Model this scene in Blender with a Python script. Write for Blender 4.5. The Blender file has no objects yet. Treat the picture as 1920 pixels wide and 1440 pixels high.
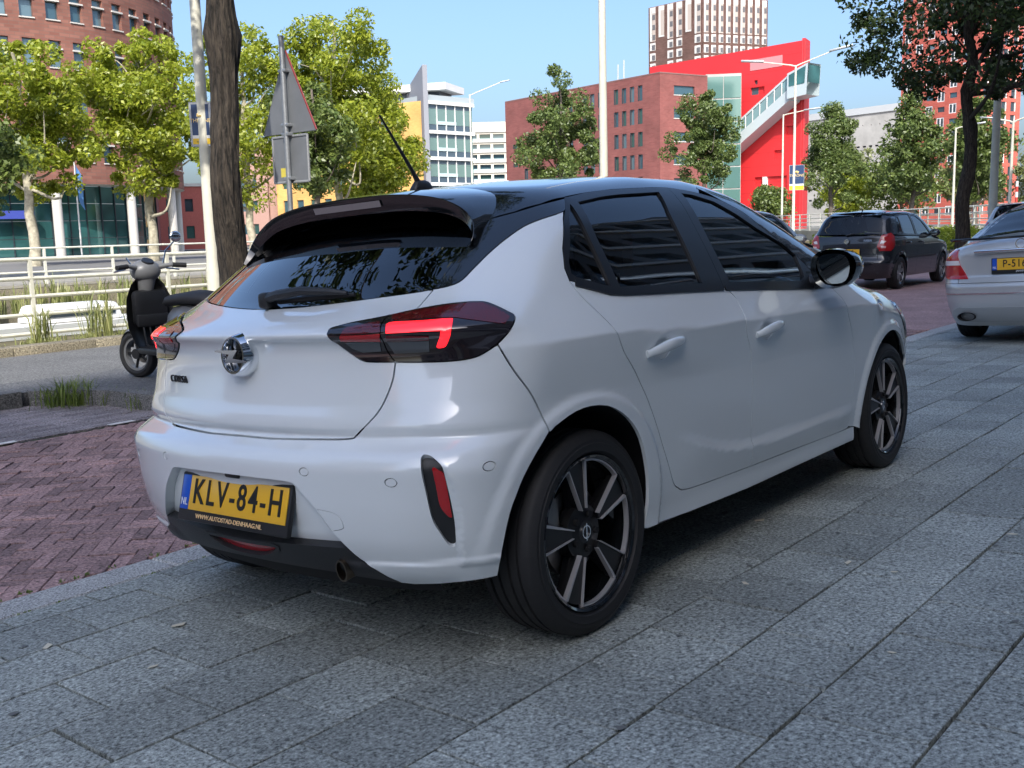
import bpy, bmesh, math, random
import numpy as np
from mathutils import Vector, Matrix
from mathutils.geometry import delaunay_2d_cdt
random.seed(7); RNG = np.random.default_rng(7)
scene = bpy.context.scene
COL = scene.collection

# ------------------------------------------------------------------ camera, sky, sun, exposure
CAM_POS = Vector((-2.3909, -2.4703, 1.2364))
CAM_YAW, CAM_PITCH, CAM_ROLL = math.radians(39.066), math.radians(-8.604), math.radians(-1.440)
fwd = Vector((math.cos(CAM_PITCH) * math.cos(CAM_YAW), math.cos(CAM_PITCH) * math.sin(CAM_YAW), math.sin(CAM_PITCH)))
rgt = fwd.cross(Vector((0, 0, 1))).normalized(); upv = rgt.cross(fwd)
r2 = rgt * math.cos(CAM_ROLL) + upv * math.sin(CAM_ROLL); u2 = -rgt * math.sin(CAM_ROLL) + upv * math.cos(CAM_ROLL)
cam_data = bpy.data.cameras.new('camera'); cam = bpy.data.objects.new('camera', cam_data); COL.objects.link(cam)
mw = Matrix((r2, u2, -fwd)).transposed().to_4x4(); mw.translation = CAM_POS
cam.matrix_world = mw
cam_data.sensor_fit = 'HORIZONTAL'; cam_data.sensor_width = 36.0; cam_data.lens = 36.0 * 1904.7 / 1920.0
cam_data.clip_start = 0.05; cam_data.clip_end = 6000
scene.camera = cam

SUN_EL = math.radians(40); SUN_H = Vector((-0.75, -0.66, 0)).normalized()      # horizontal direction towards the sun
world = bpy.data.worlds.new('World'); scene.world = world; world.use_nodes = True
wn = world.node_tree.nodes; wl = world.node_tree.links
sky = wn.new('ShaderNodeTexSky'); sky.sky_type = 'NISHITA'; sky.sun_disc = False
sky.sun_elevation = SUN_EL; sky.sun_rotation = math.atan2(SUN_H.x, SUN_H.y)
sky.air_density = 1.0; sky.dust_density = 4.5; sky.ozone_density = 5.5; sky.altitude = 0
bg = wn['Background']; bg.inputs['Strength'].default_value = 0.15
wl.new(sky.outputs[0], bg.inputs['Color'])
sun_data = bpy.data.lights.new('sun', 'SUN'); sun_data.energy = 2.9; sun_data.angle = math.radians(0.53); sun_data.color = (1.0, 0.95, 0.86)
sun = bpy.data.objects.new('sun', sun_data); COL.objects.link(sun)
sdir = Vector((SUN_H.x * math.cos(SUN_EL), SUN_H.y * math.cos(SUN_EL), math.sin(SUN_EL)))
sun.rotation_euler = sdir.to_track_quat('Z', 'Y').to_euler(); sun.location = (0, 0, 60)
scene.view_settings.view_transform = 'Standard'; scene.view_settings.look = 'None'
scene.view_settings.exposure = 0.92; scene.view_settings.gamma = 1.0
scene.view_settings.use_curve_mapping = False
scene.render.engine = 'CYCLES'
scene.cycles.max_bounces = 8; scene.cycles.transparent_max_bounces = 16; scene.cycles.transmission_bounces = 8
scene.render.resolution_x = 1024; scene.render.resolution_y = 768

# ------------------------------------------------------------------ helpers
def tag(o, label=None, cat=None, group=None, kind=None):
    if label: o['label'] = label
    if cat: o['category'] = cat
    if group: o['group'] = group
    if kind: o['kind'] = kind
    return o
def link(o, parent=None):
    COL.objects.link(o)
    if parent is not None: o.parent = parent
    return o
def empty(name, loc=(0, 0, 0), rz=0.0, parent=None):
    o = bpy.data.objects.new(name, None); o.empty_display_size = .2
    o.location = loc; o.rotation_euler = (0, 0, rz)
    return link(o, parent)
def mesh_obj(name, me, mats=None, parent=None):
    o = bpy.data.objects.new(name, me)
    for m in ([mats] if not isinstance(mats, (list, tuple)) else mats):
        if m is not None: me.materials.append(m)
    return link(o, parent)
def set_smooth(me, ang=None):
    me.polygons.foreach_set('use_smooth', np.ones(len(me.polygons), bool))
    if ang is not None: me.set_sharp_from_angle(angle=math.radians(ang))
def from_np(name, V, Fc, mat=None, parent=None, smooth=None):
    me = bpy.data.meshes.new(name); me.from_pydata([tuple(map(float, v)) for v in V], [], [tuple(int(i) for i in f) for f in Fc]); me.update()
    if smooth is not None: set_smooth(me, smooth)
    return mesh_obj(name, me, mat, parent)
class MB:
    """collects boxes, tubes, lathes ... of ONE part and links them as one mesh"""
    def __init__(s): s.bm = bmesh.new()
    def box(s, c, d, rot=None, bevel=0.0, taper=None):
        r = bmesh.ops.create_cube(s.bm, size=1.0); vs = r['verts']
        for v in vs:
            v.co = Vector((v.co.x * d[0], v.co.y * d[1], v.co.z * d[2]))
            if taper and v.co.z > 0: v.co.x *= taper[0]; v.co.y *= taper[1]
        if bevel > 0:
            es = list({e for v in vs for e in v.link_edges})
            rb = bmesh.ops.bevel(s.bm, geom=es, offset=bevel, segments=2, affect='EDGES', profile=.5)
            vs = list({v for f in rb['faces'] for v in f.verts} | {v for v in vs if v.is_valid})
        if rot is not None:
            for v in vs: v.co = rot @ v.co
        for v in vs: v.co += Vector(c)
        return s
    def tube(s, pts, r, n=8, cap=True, scale2=None):
        pts = [Vector(p) for p in pts]; rs = r if isinstance(r, (list, tuple)) else [r] * len(pts)
        rings = []; prev = None
        for i, p in enumerate(pts):
            t = (pts[min(i + 1, len(pts) - 1)] - pts[max(i - 1, 0)]).normalized()
            a = prev if prev is not None else (Vector((0, 0, 1)) if abs(t.z) < .9 else Vector((1, 0, 0)))
            x = (a - t * a.dot(t)).normalized(); y = t.cross(x); prev = x
            rings.append([s.bm.verts.new(p + (x * math.cos(2 * math.pi * k / n) + y * math.sin(2 * math.pi * k / n)) * rs[i]) for k in range(n)])
        for a, b in zip(rings, rings[1:]):
            for k in range(n): s.bm.faces.new((a[k], a[(k + 1) % n], b[(k + 1) % n], b[k]))
        if cap:
            s.bm.faces.new(rings[0][::-1]); s.bm.faces.new(rings[-1])
        return s
    def lathe(s, prof, n=32, axis='Z', M=None, closed=False):
        """prof = [(r, h)...]"""
        rings = []
        for r, h in prof:
            ring = []
            for k in range(n):
                a = 2 * math.pi * k / n; c, sn = math.cos(a) * r, math.sin(a) * r
                v = Vector((c, sn, h)) if axis == 'Z' else (Vector((c, h, sn)) if axis == 'Y' else Vector((h, c, sn)))
                ring.append(s.bm.verts.new(M @ v if M is not None else v))
            rings.append(ring)
        pr = list(zip(rings, rings[1:])) + ([(rings[-1], rings[0])] if closed else [])
        for a, b in pr:
            for k in range(n): s.bm.faces.new((a[k], a[(k + 1) % n], b[(k + 1) % n], b[k]))
        return s
    def prism(s, poly, fn, h0, h1):
        """poly 2D outline, fn(u, v, h) -> 3D"""
        a = [s.bm.verts.new(fn(u, v, h0)) for u, v in poly]; b = [s.bm.verts.new(fn(u, v, h1)) for u, v in poly]
        n = len(poly)
        s.bm.faces.new(a[::-1]); s.bm.faces.new(b)
        for k in range(n): s.bm.faces.new((a[k], a[(k + 1) % n], b[(k + 1) % n], b[k]))
        return s
    def quad(s, *p):
        s.bm.faces.new([s.bm.verts.new(q) for q in p]); return s
    def ico(s, c, r, sub=2, sc=(1, 1, 1), rot=None):
        vs = bmesh.ops.create_icosphere(s.bm, subdivisions=sub, radius=r)['verts']
        for v in vs:
            v.co = Vector((v.co.x * sc[0], v.co.y * sc[1], v.co.z * sc[2]))
            if rot is not None: v.co = rot @ v.co
            v.co += Vector(c)
        return s
    def build(s, name, mat=None, parent=None, smooth=40, M=None):
        bmesh.ops.recalc_face_normals(s.bm, faces=s.bm.faces)
        me = bpy.data.meshes.new(name)
        if M is not None: s.bm.transform(M)
        s.bm.to_mesh(me); s.bm.free()
        if smooth is not None: set_smooth(me, smooth)
        return mesh_obj(name, me, mat, parent)
def RZ(a): return Matrix.Rotation(a, 3, 'Z')
def RX(a): return Matrix.Rotation(a, 3, 'X')
def RY(a): return Matrix.Rotation(a, 3, 'Y')
def copy_tree(o, parent=None):
    c = o.copy(); COL.objects.link(c)
    if parent is not None: c.parent = parent
    for ch in list(o.children): copy_tree(ch, c)
    return c
def text_mesh(name, body, size, mat, parent, M, depth=.001, align='CENTER', xs=1.0, space=1.0, bold=0.0):
    cu = bpy.data.curves.new(name, 'FONT'); cu.body = body; cu.size = size; cu.align_x = align; cu.align_y = 'CENTER'
    cu.extrude = depth; cu.space_character = space; cu.offset = bold; cu.resolution_u = 3
    to = bpy.data.objects.new(name, cu); COL.objects.link(to)
    bpy.context.view_layer.update()
    me = bpy.data.meshes.new_from_object(to.evaluated_get(bpy.context.evaluated_depsgraph_get()))
    bpy.data.objects.remove(to); bpy.data.curves.remove(cu)
    me.transform(M @ Matrix.Diagonal((xs, 1, 1, 1))); me.name = name; me.materials.clear()
    return mesh_obj(name, me, mat, parent)

# ------------------------------------------------------------------ materials
MATS = {}
def mat(name, col, rough=.5, metal=0.0, coat=0.0, spec=.5, var=0.0, vscale=8.0, bump=0.0, bscale=40.0, objvar=0.0, emit=None, estr=1.0, coord='Object', coatr=.03, vdetail=4.0, hue=0.0):
    if name in MATS: return MATS[name]
    m = bpy.data.materials.new(name); m.use_nodes = True; MATS[name] = m
    nt = m.node_tree; N = nt.nodes; L = nt.links; b = N['Principled BSDF']
    b.inputs['Base Color'].default_value = (*col, 1); b.inputs['Roughness'].default_value = rough
    b.inputs['Metallic'].default_value = metal; b.inputs['Coat Weight'].default_value = coat; b.inputs['Coat Roughness'].default_value = coatr
    b.inputs['Specular IOR Level'].default_value = spec
    tc = N.new('ShaderNodeTexCoord')
    src = None
    if var > 0:
        nz = N.new('ShaderNodeTexNoise'); nz.inputs['Scale'].default_value = vscale; nz.inputs['Detail'].default_value = vdetail; nz.inputs['Roughness'].default_value = .6
        L.new(tc.outputs[coord], nz.inputs['Vector'])
        mr = N.new('ShaderNodeMapRange'); mr.inputs['From Min'].default_value = .3; mr.inputs['From Max'].default_value = .7
        mr.inputs['To Min'].default_value = 1 - var; mr.inputs['To Max'].default_value = 1 + var
        L.new(nz.outputs['Fac'], mr.inputs['Value']); src = mr.outputs[0]
    if objvar > 0:
        oi = N.new('ShaderNodeObjectInfo'); mr2 = N.new('ShaderNodeMapRange')
        mr2.inputs['To Min'].default_value = 1 - objvar; mr2.inputs['To Max'].default_value = 1 + objvar
        L.new(oi.outputs['Random'], mr2.inputs['Value'])
        if src is None: src = mr2.outputs[0]
        else:
            mu = N.new('ShaderNodeMath'); mu.operation = 'MULTIPLY'; L.new(src, mu.inputs[0]); L.new(mr2.outputs[0], mu.inputs[1]); src = mu.outputs[0]
    if src is not None:
        mx = N.new('ShaderNodeVectorMath'); mx.operation = 'SCALE'; mx.inputs[0].default_value = col; L.new(src, mx.inputs['Scale'])
        L.new(mx.outputs[0], b.inputs['Base Color'])
    if bump > 0:
        n2 = N.new('ShaderNodeTexNoise'); n2.inputs['Scale'].default_value = bscale; n2.inputs['Detail'].default_value = 5
        L.new(tc.outputs[coord], n2.inputs['Vector'])
        bp = N.new('ShaderNodeBump'); bp.inputs['Strength'].default_value = 1.0; bp.inputs['Distance'].default_value = bump
        L.new(n2.outputs['Fac'], bp.inputs['Height']); L.new(bp.outputs[0], b.inputs['Normal'])
    if emit:
        b.inputs['Emission Color'].default_value = (*emit, 1); b.inputs['Emission Strength'].default_value = estr
    return m
def glass_mat(name, tint, ior=1.5, rough=0.0, boost=1.0):
    """thin window pane: tinted see-through plus mirror reflection by angle"""
    if name in MATS: return MATS[name]
    m = bpy.data.materials.new(name); m.use_nodes = True; MATS[name] = m
    nt = m.node_tree; N = nt.nodes; L = nt.links; N.remove(N['Principled BSDF'])
    tr = N.new('ShaderNodeBsdfTransparent'); tr.inputs[0].default_value = (*tint, 1)
    gl = N.new('ShaderNodeBsdfGlossy'); gl.inputs['Roughness'].default_value = rough; gl.inputs[0].default_value = (1, 1, 1, 1)
    fr = N.new('ShaderNodeFresnel'); fr.inputs[0].default_value = ior
    mu = N.new('ShaderNodeMath'); mu.operation = 'MULTIPLY'; mu.inputs[1].default_value = boost; mu.use_clamp = True
    mx = N.new('ShaderNodeMixShader'); L.new(fr.outputs[0], mu.inputs[0]); L.new(mu.outputs[0], mx.inputs[0])
    L.new(tr.outputs[0], mx.inputs[1]); L.new(gl.outputs[0], mx.inputs[2]); L.new(mx.outputs[0], N['Material Output'].inputs[0])
    return m
def pchip(xs,ys):
    xs=np.asarray(xs,float);ys=np.asarray(ys,float)
    h=np.diff(xs);d=np.diff(ys)/h
    m=np.zeros(len(xs))
    for i in range(1,len(xs)-1):
        if d[i-1]*d[i]>0:
            w1=2*h[i]+h[i-1];w2=h[i]+2*h[i-1]
            m[i]=(w1+w2)/(w1/d[i-1]+w2/d[i])
    m[0]=d[0];m[-1]=d[-1]
    def f(x):
        x=np.clip(x,xs[0],xs[-1])
        i=np.clip(np.searchsorted(xs,x,side='right')-1,0,len(xs)-2)
        t=(x-xs[i])/h[i];t2=t*t;t3=t2*t
        return (2*t3-3*t2+1)*ys[i]+(t3-2*t2+t)*h[i]*m[i]+(3*t2-2*t3)*ys[i+1]+(t3-t2)*h[i]*m[i+1]
    return f
def smax(a,b,k):
    return np.maximum(a,b)+np.maximum(k-np.abs(a-b),0)**2/(4*k)
def sstep(t):
    t=np.clip(t,0,1);return t*t*(3-2*t)
class Body:
    """Car body as a closed form F(x,y,z)=0, negative inside. x forward from the rear axle, z up from the ground."""
    def __init__(s,B,tr,tf,Xr,cr,Zc,Xf,xa=.5,xb=2.2,roofc=.055,kc=.16,kr=.10,ridge=(),arch=(),wb=2.538,rw=.305,xt=.3,cfun=None):
        s.B=pchip(*zip(*B));s.tr=pchip(*zip(*tr));s.tf=pchip(*zip(*tf))
        s.Xr=pchip(*zip(*Xr));s.cr=pchip(*zip(*cr));s.Zc=pchip(*zip(*Zc));s.Xf=pchip(*zip(*Xf))
        s.xa,s.xb,s.roofc,s.kc,s.kr,s.wb,s.rw,s.xt=xa,xb,roofc,kc,kr,wb,rw,xt
        s.ridge=[(pchip(*zip(*zx)),h,wu,wd,x0,x1) for zx,h,wu,wd,x0,x1 in ridge]
        s.arch=arch;s.RR=.85
        s.sc=xa-s.RR*np.pi/2
        s.extra=cfun
    def W(s,x,z):
        w=s.B(z)-s.tr(z)*(np.maximum(s.xt-x,0)/.95)**2.0-s.tf(z)*(np.maximum(x-2.1,0)/1.1)**2.2
        for zx,h,wu,wd,x0,x1 in s.ridge:
            d=z-zx(x)
            fade=sstep((x-x0)/.25)*sstep((x1-x)/.25)
            w=w+h*fade*np.where(d>0,np.maximum(1-d/wu,0),np.maximum(1+d/wd,0))**1.35
        for xc,zc,r,hh in s.arch:
            rr=np.hypot(x-xc,z-zc)
            w=w+hh*sstep((r+.060-rr)/.035)*sstep((zc+.34-z+.3)/.3)
        return w
    def F(s,P):
        x=P[...,0];y=np.abs(P[...,1]);z=P[...,2]
        g1=y-s.W(x,z)
        g2=s.Xr(z)+s.cr(z)*np.maximum(y,1e-6)**2.3-x
        zc=s.Zc(x)-(s.roofc-(s.roofc-.045)*sstep((x-1.9)/.4))*(y/.6)**2
        g4=(z-zc)*.92
        g3=x-s.Xf(z)+.28*y**2.4
        f=smax(g1,g2,s.kc)
        f=smax(f,g3,.30)
        f=smax(f,g4,s.kr)
        if s.extra is not None:f=s.extra(f,x,y,z)
        return f
    def grad(s,P,e=3e-3):
        g=np.stack([s.F(P+d)-s.F(P-d) for d in np.eye(3)*e],-1)
        return g/np.maximum(np.linalg.norm(g,axis=-1,keepdims=True),1e-9)
    def spine(s,S):
        S=np.asarray(S,float)
        ph=np.where(S<s.xa,(s.xa-S)/s.RR,0.)
        pf=np.where(S>s.xb,(S-s.xb)/s.RR,0.)
        x0=np.clip(S,s.xa,s.xb)
        return x0,np.stack([-np.sin(ph)+np.sin(pf),-np.cos(ph+pf)],-1)
    def P(s,S,z,off=0.):
        """point of the skin at girth coordinate S (x along the right flank, then round the tail) and height z"""
        S=np.asarray(S,float);z=np.asarray(z,float)
        x0,d=s.spine(S)
        def at(t):return np.stack([x0+d[...,0]*t,d[...,1]*t,z],-1)
        n=60;tm=1.9
        lo=np.zeros_like(z);hi=np.full_like(z,tm);found=np.zeros(z.shape,bool)
        prev=np.zeros_like(z)
        for i in range(1,n+1):
            t=np.full_like(z,tm*i/n)
            neg=(s.F(at(t))+off>0)&~found
            lo=np.where(neg,prev,lo);hi=np.where(neg,t,hi);found|=neg
            prev=t
        for _ in range(26):
            m=(lo+hi)/2;o=s.F(at(m))+off>0
            hi=np.where(o,m,hi);lo=np.where(o,lo,m)
        return at((lo+hi)/2)
    def top(s,x,y,z0=.5):
        x=np.asarray(x,float);y=np.asarray(y,float)
        lo=np.full_like(x,z0);hi=np.full_like(x,1.8)
        for _ in range(40):
            m=(lo+hi)/2;o=s.F(np.stack([x,y,m],-1))>0
            hi=np.where(o,m,hi);lo=np.where(o,lo,m)
        return np.stack([x,y,(lo+hi)/2],-1)
    def inv(s,Q):
        """girth coordinates of points"""
        x,y=Q[...,0],Q[...,1]
        S=x.copy()
        r=x<s.xa
        S=np.where(r,s.xa-s.RR*np.arctan2(s.xa-x,-y),S)
        fr=x>s.xb
        S=np.where(fr,s.xb+s.RR*np.arctan2(x-s.xb,-y),S)
        return np.stack([S,Q[...,2]],-1)

# ------------------------------------------------------------------ car panels cut from a body form
def inpoly(P, poly):
    x, y = P[:, 0], P[:, 1]; r = np.zeros(len(P), bool)
    for (x0, y0), (x1, y1) in zip(poly, np.roll(poly, -1, 0)):
        c = (y0 > y) != (y1 > y)
        with np.errstate(divide='ignore', invalid='ignore'):
            r ^= c & (x < (x1 - x0) * (y - y0) / (y1 - y0 + 1e-15) + x0)
    return r
def resample(poly, step):
    out = []
    for a, b in zip(poly, np.roll(poly, -1, 0)):
        n = max(1, int(math.ceil(np.hypot(*(b - a)) / step)))
        for k in range(n): out.append(a + (b - a) * k / n)
    return np.array(out)
def spline(pts, n=5, closed=False):
    """Catmull-Rom through pts"""
    p = np.array(pts, float)
    if closed: q = np.vstack([p[-1], p, p[0], p[1]]); m = len(p)
    else: q = np.vstack([2 * p[0] - p[1], p, 2 * p[-1] - p[-2]]); m = len(p) - 1
    out = []
    for i in range(m):
        a, b, c, d = q[i:i + 4]
        for t in np.arange(n) / n:
            out.append(.5 * (2 * b + (c - a) * t + (2 * a - 5 * b + 4 * c - d) * t * t + (3 * b - a - 3 * c + d) * t ** 3))
    if not closed: out.append(p[-1])
    return np.array(out)
def clean(poly):
    out = [poly[0]]
    for p in poly[1:]:
        if np.hypot(*(p - out[-1])) > 1.2e-3: out.append(p)
    if np.hypot(*(out[0] - out[-1])) < 1.2e-3: out.pop()
    return np.array(out)
def inset_poly(poly, d):
    if d == 0: return poly
    a = np.roll(poly, 1, 0); b = np.roll(poly, -1, 0)
    area = .5 * np.sum(poly[:, 0] * b[:, 1] - b[:, 0] * poly[:, 1]); s = 1 if area > 0 else -1
    e1 = poly - a; e2 = b - poly
    n1 = np.stack([-e1[:, 1], e1[:, 0]], 1) / np.linalg.norm(e1, axis=1, keepdims=True); n2 = np.stack([-e2[:, 1], e2[:, 0]], 1) / np.linalg.norm(e2, axis=1, keepdims=True)
    n = n1 + n2; l = np.maximum(np.linalg.norm(n, axis=1, keepdims=True), .5); n = n / l
    return poly + s * d * n
def cut_sheet(poly, holes=(), grid=.02, step=None):
    """triangulate a 2D outline with interior points; returns pts, tris, loops of boundary indices"""
    step = step or grid
    poly = resample(clean(np.array(poly, float)), step); hs = [resample(clean(np.array(h, float)), step) for h in holes]
    loops = []; pts = []; edges = []
    for lp in [poly] + hs:
        i0 = len(pts); pts += list(lp); n = len(lp); loops.append(list(range(i0, i0 + n))); edges += [(i0 + k, i0 + (k + 1) % n) for k in range(n)]
    B = np.array(pts)
    lo, hi = poly.min(0), poly.max(0)
    gx, gy = np.meshgrid(np.arange(lo[0] + grid / 2, hi[0], grid), np.arange(lo[1] + grid / 2, hi[1], grid * .87))
    gx[1::2] += grid / 2
    G = np.stack([gx.ravel(), gy.ravel()], 1)
    ok = inpoly(G, poly)
    for h in hs: ok &= ~inpoly(G, h)
    G = G[ok]
    if len(G):
        keep = np.ones(len(G), bool)
        for i in range(0, len(G), 2000):
            d = np.sqrt(((G[i:i + 2000, None] - B[None]) ** 2).sum(-1)).min(1); keep[i:i + 2000] = d > grid * .45
        G = G[keep]
    allp = np.vstack([B, G]) if len(G) else B
    vo, eo, fo, ov, oe, of = delaunay_2d_cdt([Vector((float(a), float(b))) for a, b in allp], edges, [], 0, 1e-6)
    P = np.array([(v.x, v.y) for v in vo])
    T = np.array([f for f in fo if len(f) == 3])
    c = P[T].mean(1); ok = inpoly(c, poly)
    for h in hs: ok &= ~inpoly(c, h)
    T = T[ok]
    # map old loop indices to new ones
    mp = {}
    for new, olds in enumerate(ov):
        for o in olds: mp[o] = new
    loops = [[mp[i] for i in lp] for lp in loops]
    return P, T, loops
def panel(body, name, poly, mat_, parent, holes=(), grid=.02, gap=.002, depth=.012, off=0.0, top=False, mirror=False, disp=None, curve=None):
    poly = inset_poly(clean(np.array(poly, float)), gap) if gap else np.array(poly, float)
    P, T, loops = cut_sheet(poly, [np.array(h, float) for h in holes], grid)
    if top: V = body.top(P[:, 0], P[:, 1])
    else: V = body.P(P[:, 0], P[:, 1])
    Nn = body.grad(V)
    V = V + Nn * off
    if disp is not None: V = disp(V, Nn)
    if mirror: V = V * [1, -1, 1]; Nn = Nn * [1, -1, 1]
    # orient
    fn = np.cross(V[T[:, 1]] - V[T[:, 0]], V[T[:, 2]] - V[T[:, 0]])
    flip = (fn * Nn[T[:, 0]]).sum(1) < 0
    T[flip] = T[flip][:, ::-1]
    verts = [V]; norms = [Nn]; faces = [tuple(t) for t in T]; nv = len(V)
    if depth > 0:
        # turned-in edge
        dirs = {}
        for t in T:
            for a, b in ((t[0], t[1]), (t[1], t[2]), (t[2], t[0])): dirs[(a, b)] = 1
        for lp in loops:
            n = len(lp); a = V[lp]; bI = a - Nn[lp] * depth
            tang = np.roll(a, -1, 0) - np.roll(a, 1, 0); side = np.cross(tang, Nn[lp]); side /= np.maximum(np.linalg.norm(side, axis=1, keepdims=True), 1e-9)
            ordered = (lp[0], lp[1 % n]) in dirs
            if not ordered: side = -side
            i0 = nv; verts += [a, bI]; norms += [side, side]; nv += 2 * n
            for k in range(n):
                k2 = (k + 1) % n; q = (i0 + k, i0 + n + k, i0 + n + k2, i0 + k2)
                faces.append(q if ordered else q[::-1])
    V = np.vstack(verts); Nn = np.vstack(norms)
    me = bpy.data.meshes.new(name); me.from_pydata(V.tolist(), [], [tuple(int(i) for i in f) for f in faces]); me.update()
    me.polygons.foreach_set('use_smooth', np.ones(len(me.polygons), bool))
    me.normals_split_custom_set_from_vertices(Nn.tolist())
    return mesh_obj(name, me, mat_, parent)
def shell(body, name, mat_, parent, s0, s1, z0, z1, off=.022, grid=(.05, .04), keep=None):
    """dark inner skin a little inside the panels"""
    S = np.arange(s0, s1 + 1e-6, grid[0]); Zs = np.linspace(z0, z1, max(2, int((z1 - z0) / grid[1])))
    ss, zz = np.meshgrid(S, Zs, indexing='ij')
    V = body.P(ss, zz, off).reshape(-1, 3); n, m = ss.shape
    fc = []
    for i in range(n - 1):
        for j in range(m - 1):
            if keep is not None and not keep((S[i] + S[i + 1]) / 2, (Zs[j] + Zs[j + 1]) / 2): continue
            fc.append((i * m + j, (i + 1) * m + j, (i + 1) * m + j + 1, i * m + j + 1))
    V = np.vstack([V, V * [1, -1, 1]]); k = n * m
    fc = fc + [tuple(a + k for a in f[::-1]) for f in fc]
    return from_np(name, V, fc, mat_, parent, smooth=60)
# ------------------------------------------------------------------ ground, pavement, road, canal
TILT = math.radians(-3.050)
PAV = Matrix.Rotation(TILT, 4, 'X')
def granite_mat(name, dark, light, scale=140, objvar=.10, seed=0.0, stain=.12):
    m = bpy.data.materials.new(name); m.use_nodes = True; MATS[name] = m
    nt = m.node_tree; N = nt.nodes; L = nt.links; b = N['Principled BSDF']; b.inputs['Roughness'].default_value = .78
    tc = N.new('ShaderNodeNewGeometry')
    nz = N.new('ShaderNodeTexNoise'); nz.inputs['Scale'].default_value = scale; nz.inputs['Detail'].default_value = 3; nz.inputs['Roughness'].default_value = .75
    L.new(tc.outputs['Position'], nz.inputs['Vector'])
    cr = N.new('ShaderNodeValToRGB'); e = cr.color_ramp.elements
    e[0].position = .36; e[0].color = (*[c * .30 for c in dark], 1); e[1].position = .72; e[1].color = (*[c * 1.8 for c in light], 1)
    k = cr.color_ramp.elements.new(.47); k.color = (*dark, 1); k2 = cr.color_ramp.elements.new(.58); k2.color = (*light, 1)
    L.new(nz.outputs['Fac'], cr.inputs[0])
    n2 = N.new('ShaderNodeTexNoise'); n2.inputs['Scale'].default_value = 1.6; n2.inputs['Detail'].default_value = 6; L.new(tc.outputs['Position'], n2.inputs['Vector'])
    mr = N.new('ShaderNodeMapRange'); mr.inputs['From Min'].default_value = .3; mr.inputs['From Max'].default_value = .7; mr.inputs['To Min'].default_value = 1 - stain; mr.inputs['To Max'].default_value = 1 + stain; L.new(n2.outputs['Fac'], mr.inputs[0])
    oi0 = N.new('ShaderNodeObjectInfo'); oi = N.new('ShaderNodeMath'); oi.operation = 'ADD'; L.new(oi0.outputs['Random'], oi.inputs[0]); L.new(tc.outputs['Random Per Island'], oi.inputs[1]); oi2 = N.new('ShaderNodeMath'); oi2.operation = 'FRACT'; L.new(oi.outputs[0], oi2.inputs[0]); m2 = N.new('ShaderNodeMapRange'); m2.inputs['To Min'].default_value = 1 - objvar; m2.inputs['To Max'].default_value = 1 + objvar; L.new(oi2.outputs[0], m2.inputs[0])
    mu = N.new('ShaderNodeMath'); mu.operation = 'MULTIPLY'; L.new(mr.outputs[0], mu.inputs[0]); L.new(m2.outputs[0], mu.inputs[1])
    sc = N.new('ShaderNodeVectorMath'); sc.operation = 'SCALE'; L.new(cr.outputs[0], sc.inputs[0]); L.new(mu.outputs[0], sc.inputs['Scale'])
    L.new(sc.outputs[0], b.inputs['Base Color'])
    bp = N.new('ShaderNodeBump'); bp.inputs['Distance'].default_value = .0012; L.new(nz.outputs['Fac'], bp.inputs['Height']); L.new(bp.outputs[0], b.inputs['Normal'])
    return m
M_TILE = granite_mat('granite_tile', (.235, .258, .242), (.345, .375, .352), scale=88, objvar=.18, stain=.2)
M_KERB = granite_mat('granite_kerb', (.33, .335, .325), (.48, .485, .47), scale=120)
M_SAND = granite_mat('joint_sand', (.020, .020, .016), (.045, .052, .022), scale=14, stain=.3)
M_BRICK = granite_mat('street_brick', (.265, .165, .155), (.335, .215, .20), scale=60, objvar=.32, stain=.2)
M_ASPH = granite_mat('asphalt', (.14, .14, .137), (.21, .21, .205), scale=70, stain=.1)
M_DARKASPH = granite_mat('island_paving', (.11, .112, .115), (.17, .172, .175), scale=60, stain=.25)
M_TANKERB = granite_mat('weathered_kerb', (.20, .175, .125), (.30, .265, .19), scale=50, stain=.2)
M_ISLK = granite_mat('island_kerb', (.12, .12, .118), (.20, .20, .195), scale=90, stain=.25)
M_GRASSG = mat('rough_ground', (.16, .14, .075), rough=.95, var=.4, vscale=1.5)
M_FARG = mat('far_ground', (.20, .195, .18), rough=.95, var=.15, vscale=.2)
def slab(name, x0, x1, y0, y1, z, m, kind='structure', thick=.25, parent=None):
    b = MB(); b.box(((x0 + x1) / 2, (y0 + y1) / 2, z - thick / 2), (x1 - x0, y1 - y0, thick)); o = b.build(name, m, parent, smooth=None)
    if kind: tag(o, kind=kind)
    return o
ZR = -.10
# one sheet to the horizon with the canal left open
gs = MB()
HZ = 3000
for (xa, xb, ya, yb) in ((-HZ, HZ, -HZ, 10.9), (-HZ, HZ, 29.3, HZ), (-HZ, -60, 10.9, 29.3), (120, HZ, 10.9, 29.3)):
    gs.quad((xa, ya, ZR - .06), (xb, ya, ZR - .06), (xb, yb, ZR - .06), (xa, yb, ZR - .06))
tag(gs.build('ground', M_FARG, smooth=None), kind='structure')
wm = mat('canal_water', (.05, .075, .06), rough=.06, spec=.5, bump=.02, bscale=2.0)
wq_ = MB(); wq_.quad((-60, 10.9, -1.5), (120, 10.9, -1.5), (120, 29.3, -1.5), (-60, 29.3, -1.5)); tag(wq_.build('canal_water', wm, smooth=None), kind='structure')
for nm, y in (('quay_wall', 10.9), ('quay_wall', 29.3)):
    q = MB(); q.box((30, y + (.12 if y > 20 else -.12), -.95), (180, .24, 1.55)); o = q.build(nm, M_TANKERB, smooth=None); tag(o, 'stone quay wall along the %s side of the canal' % ('far' if y > 20 else 'near'), 'wall')
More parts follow.
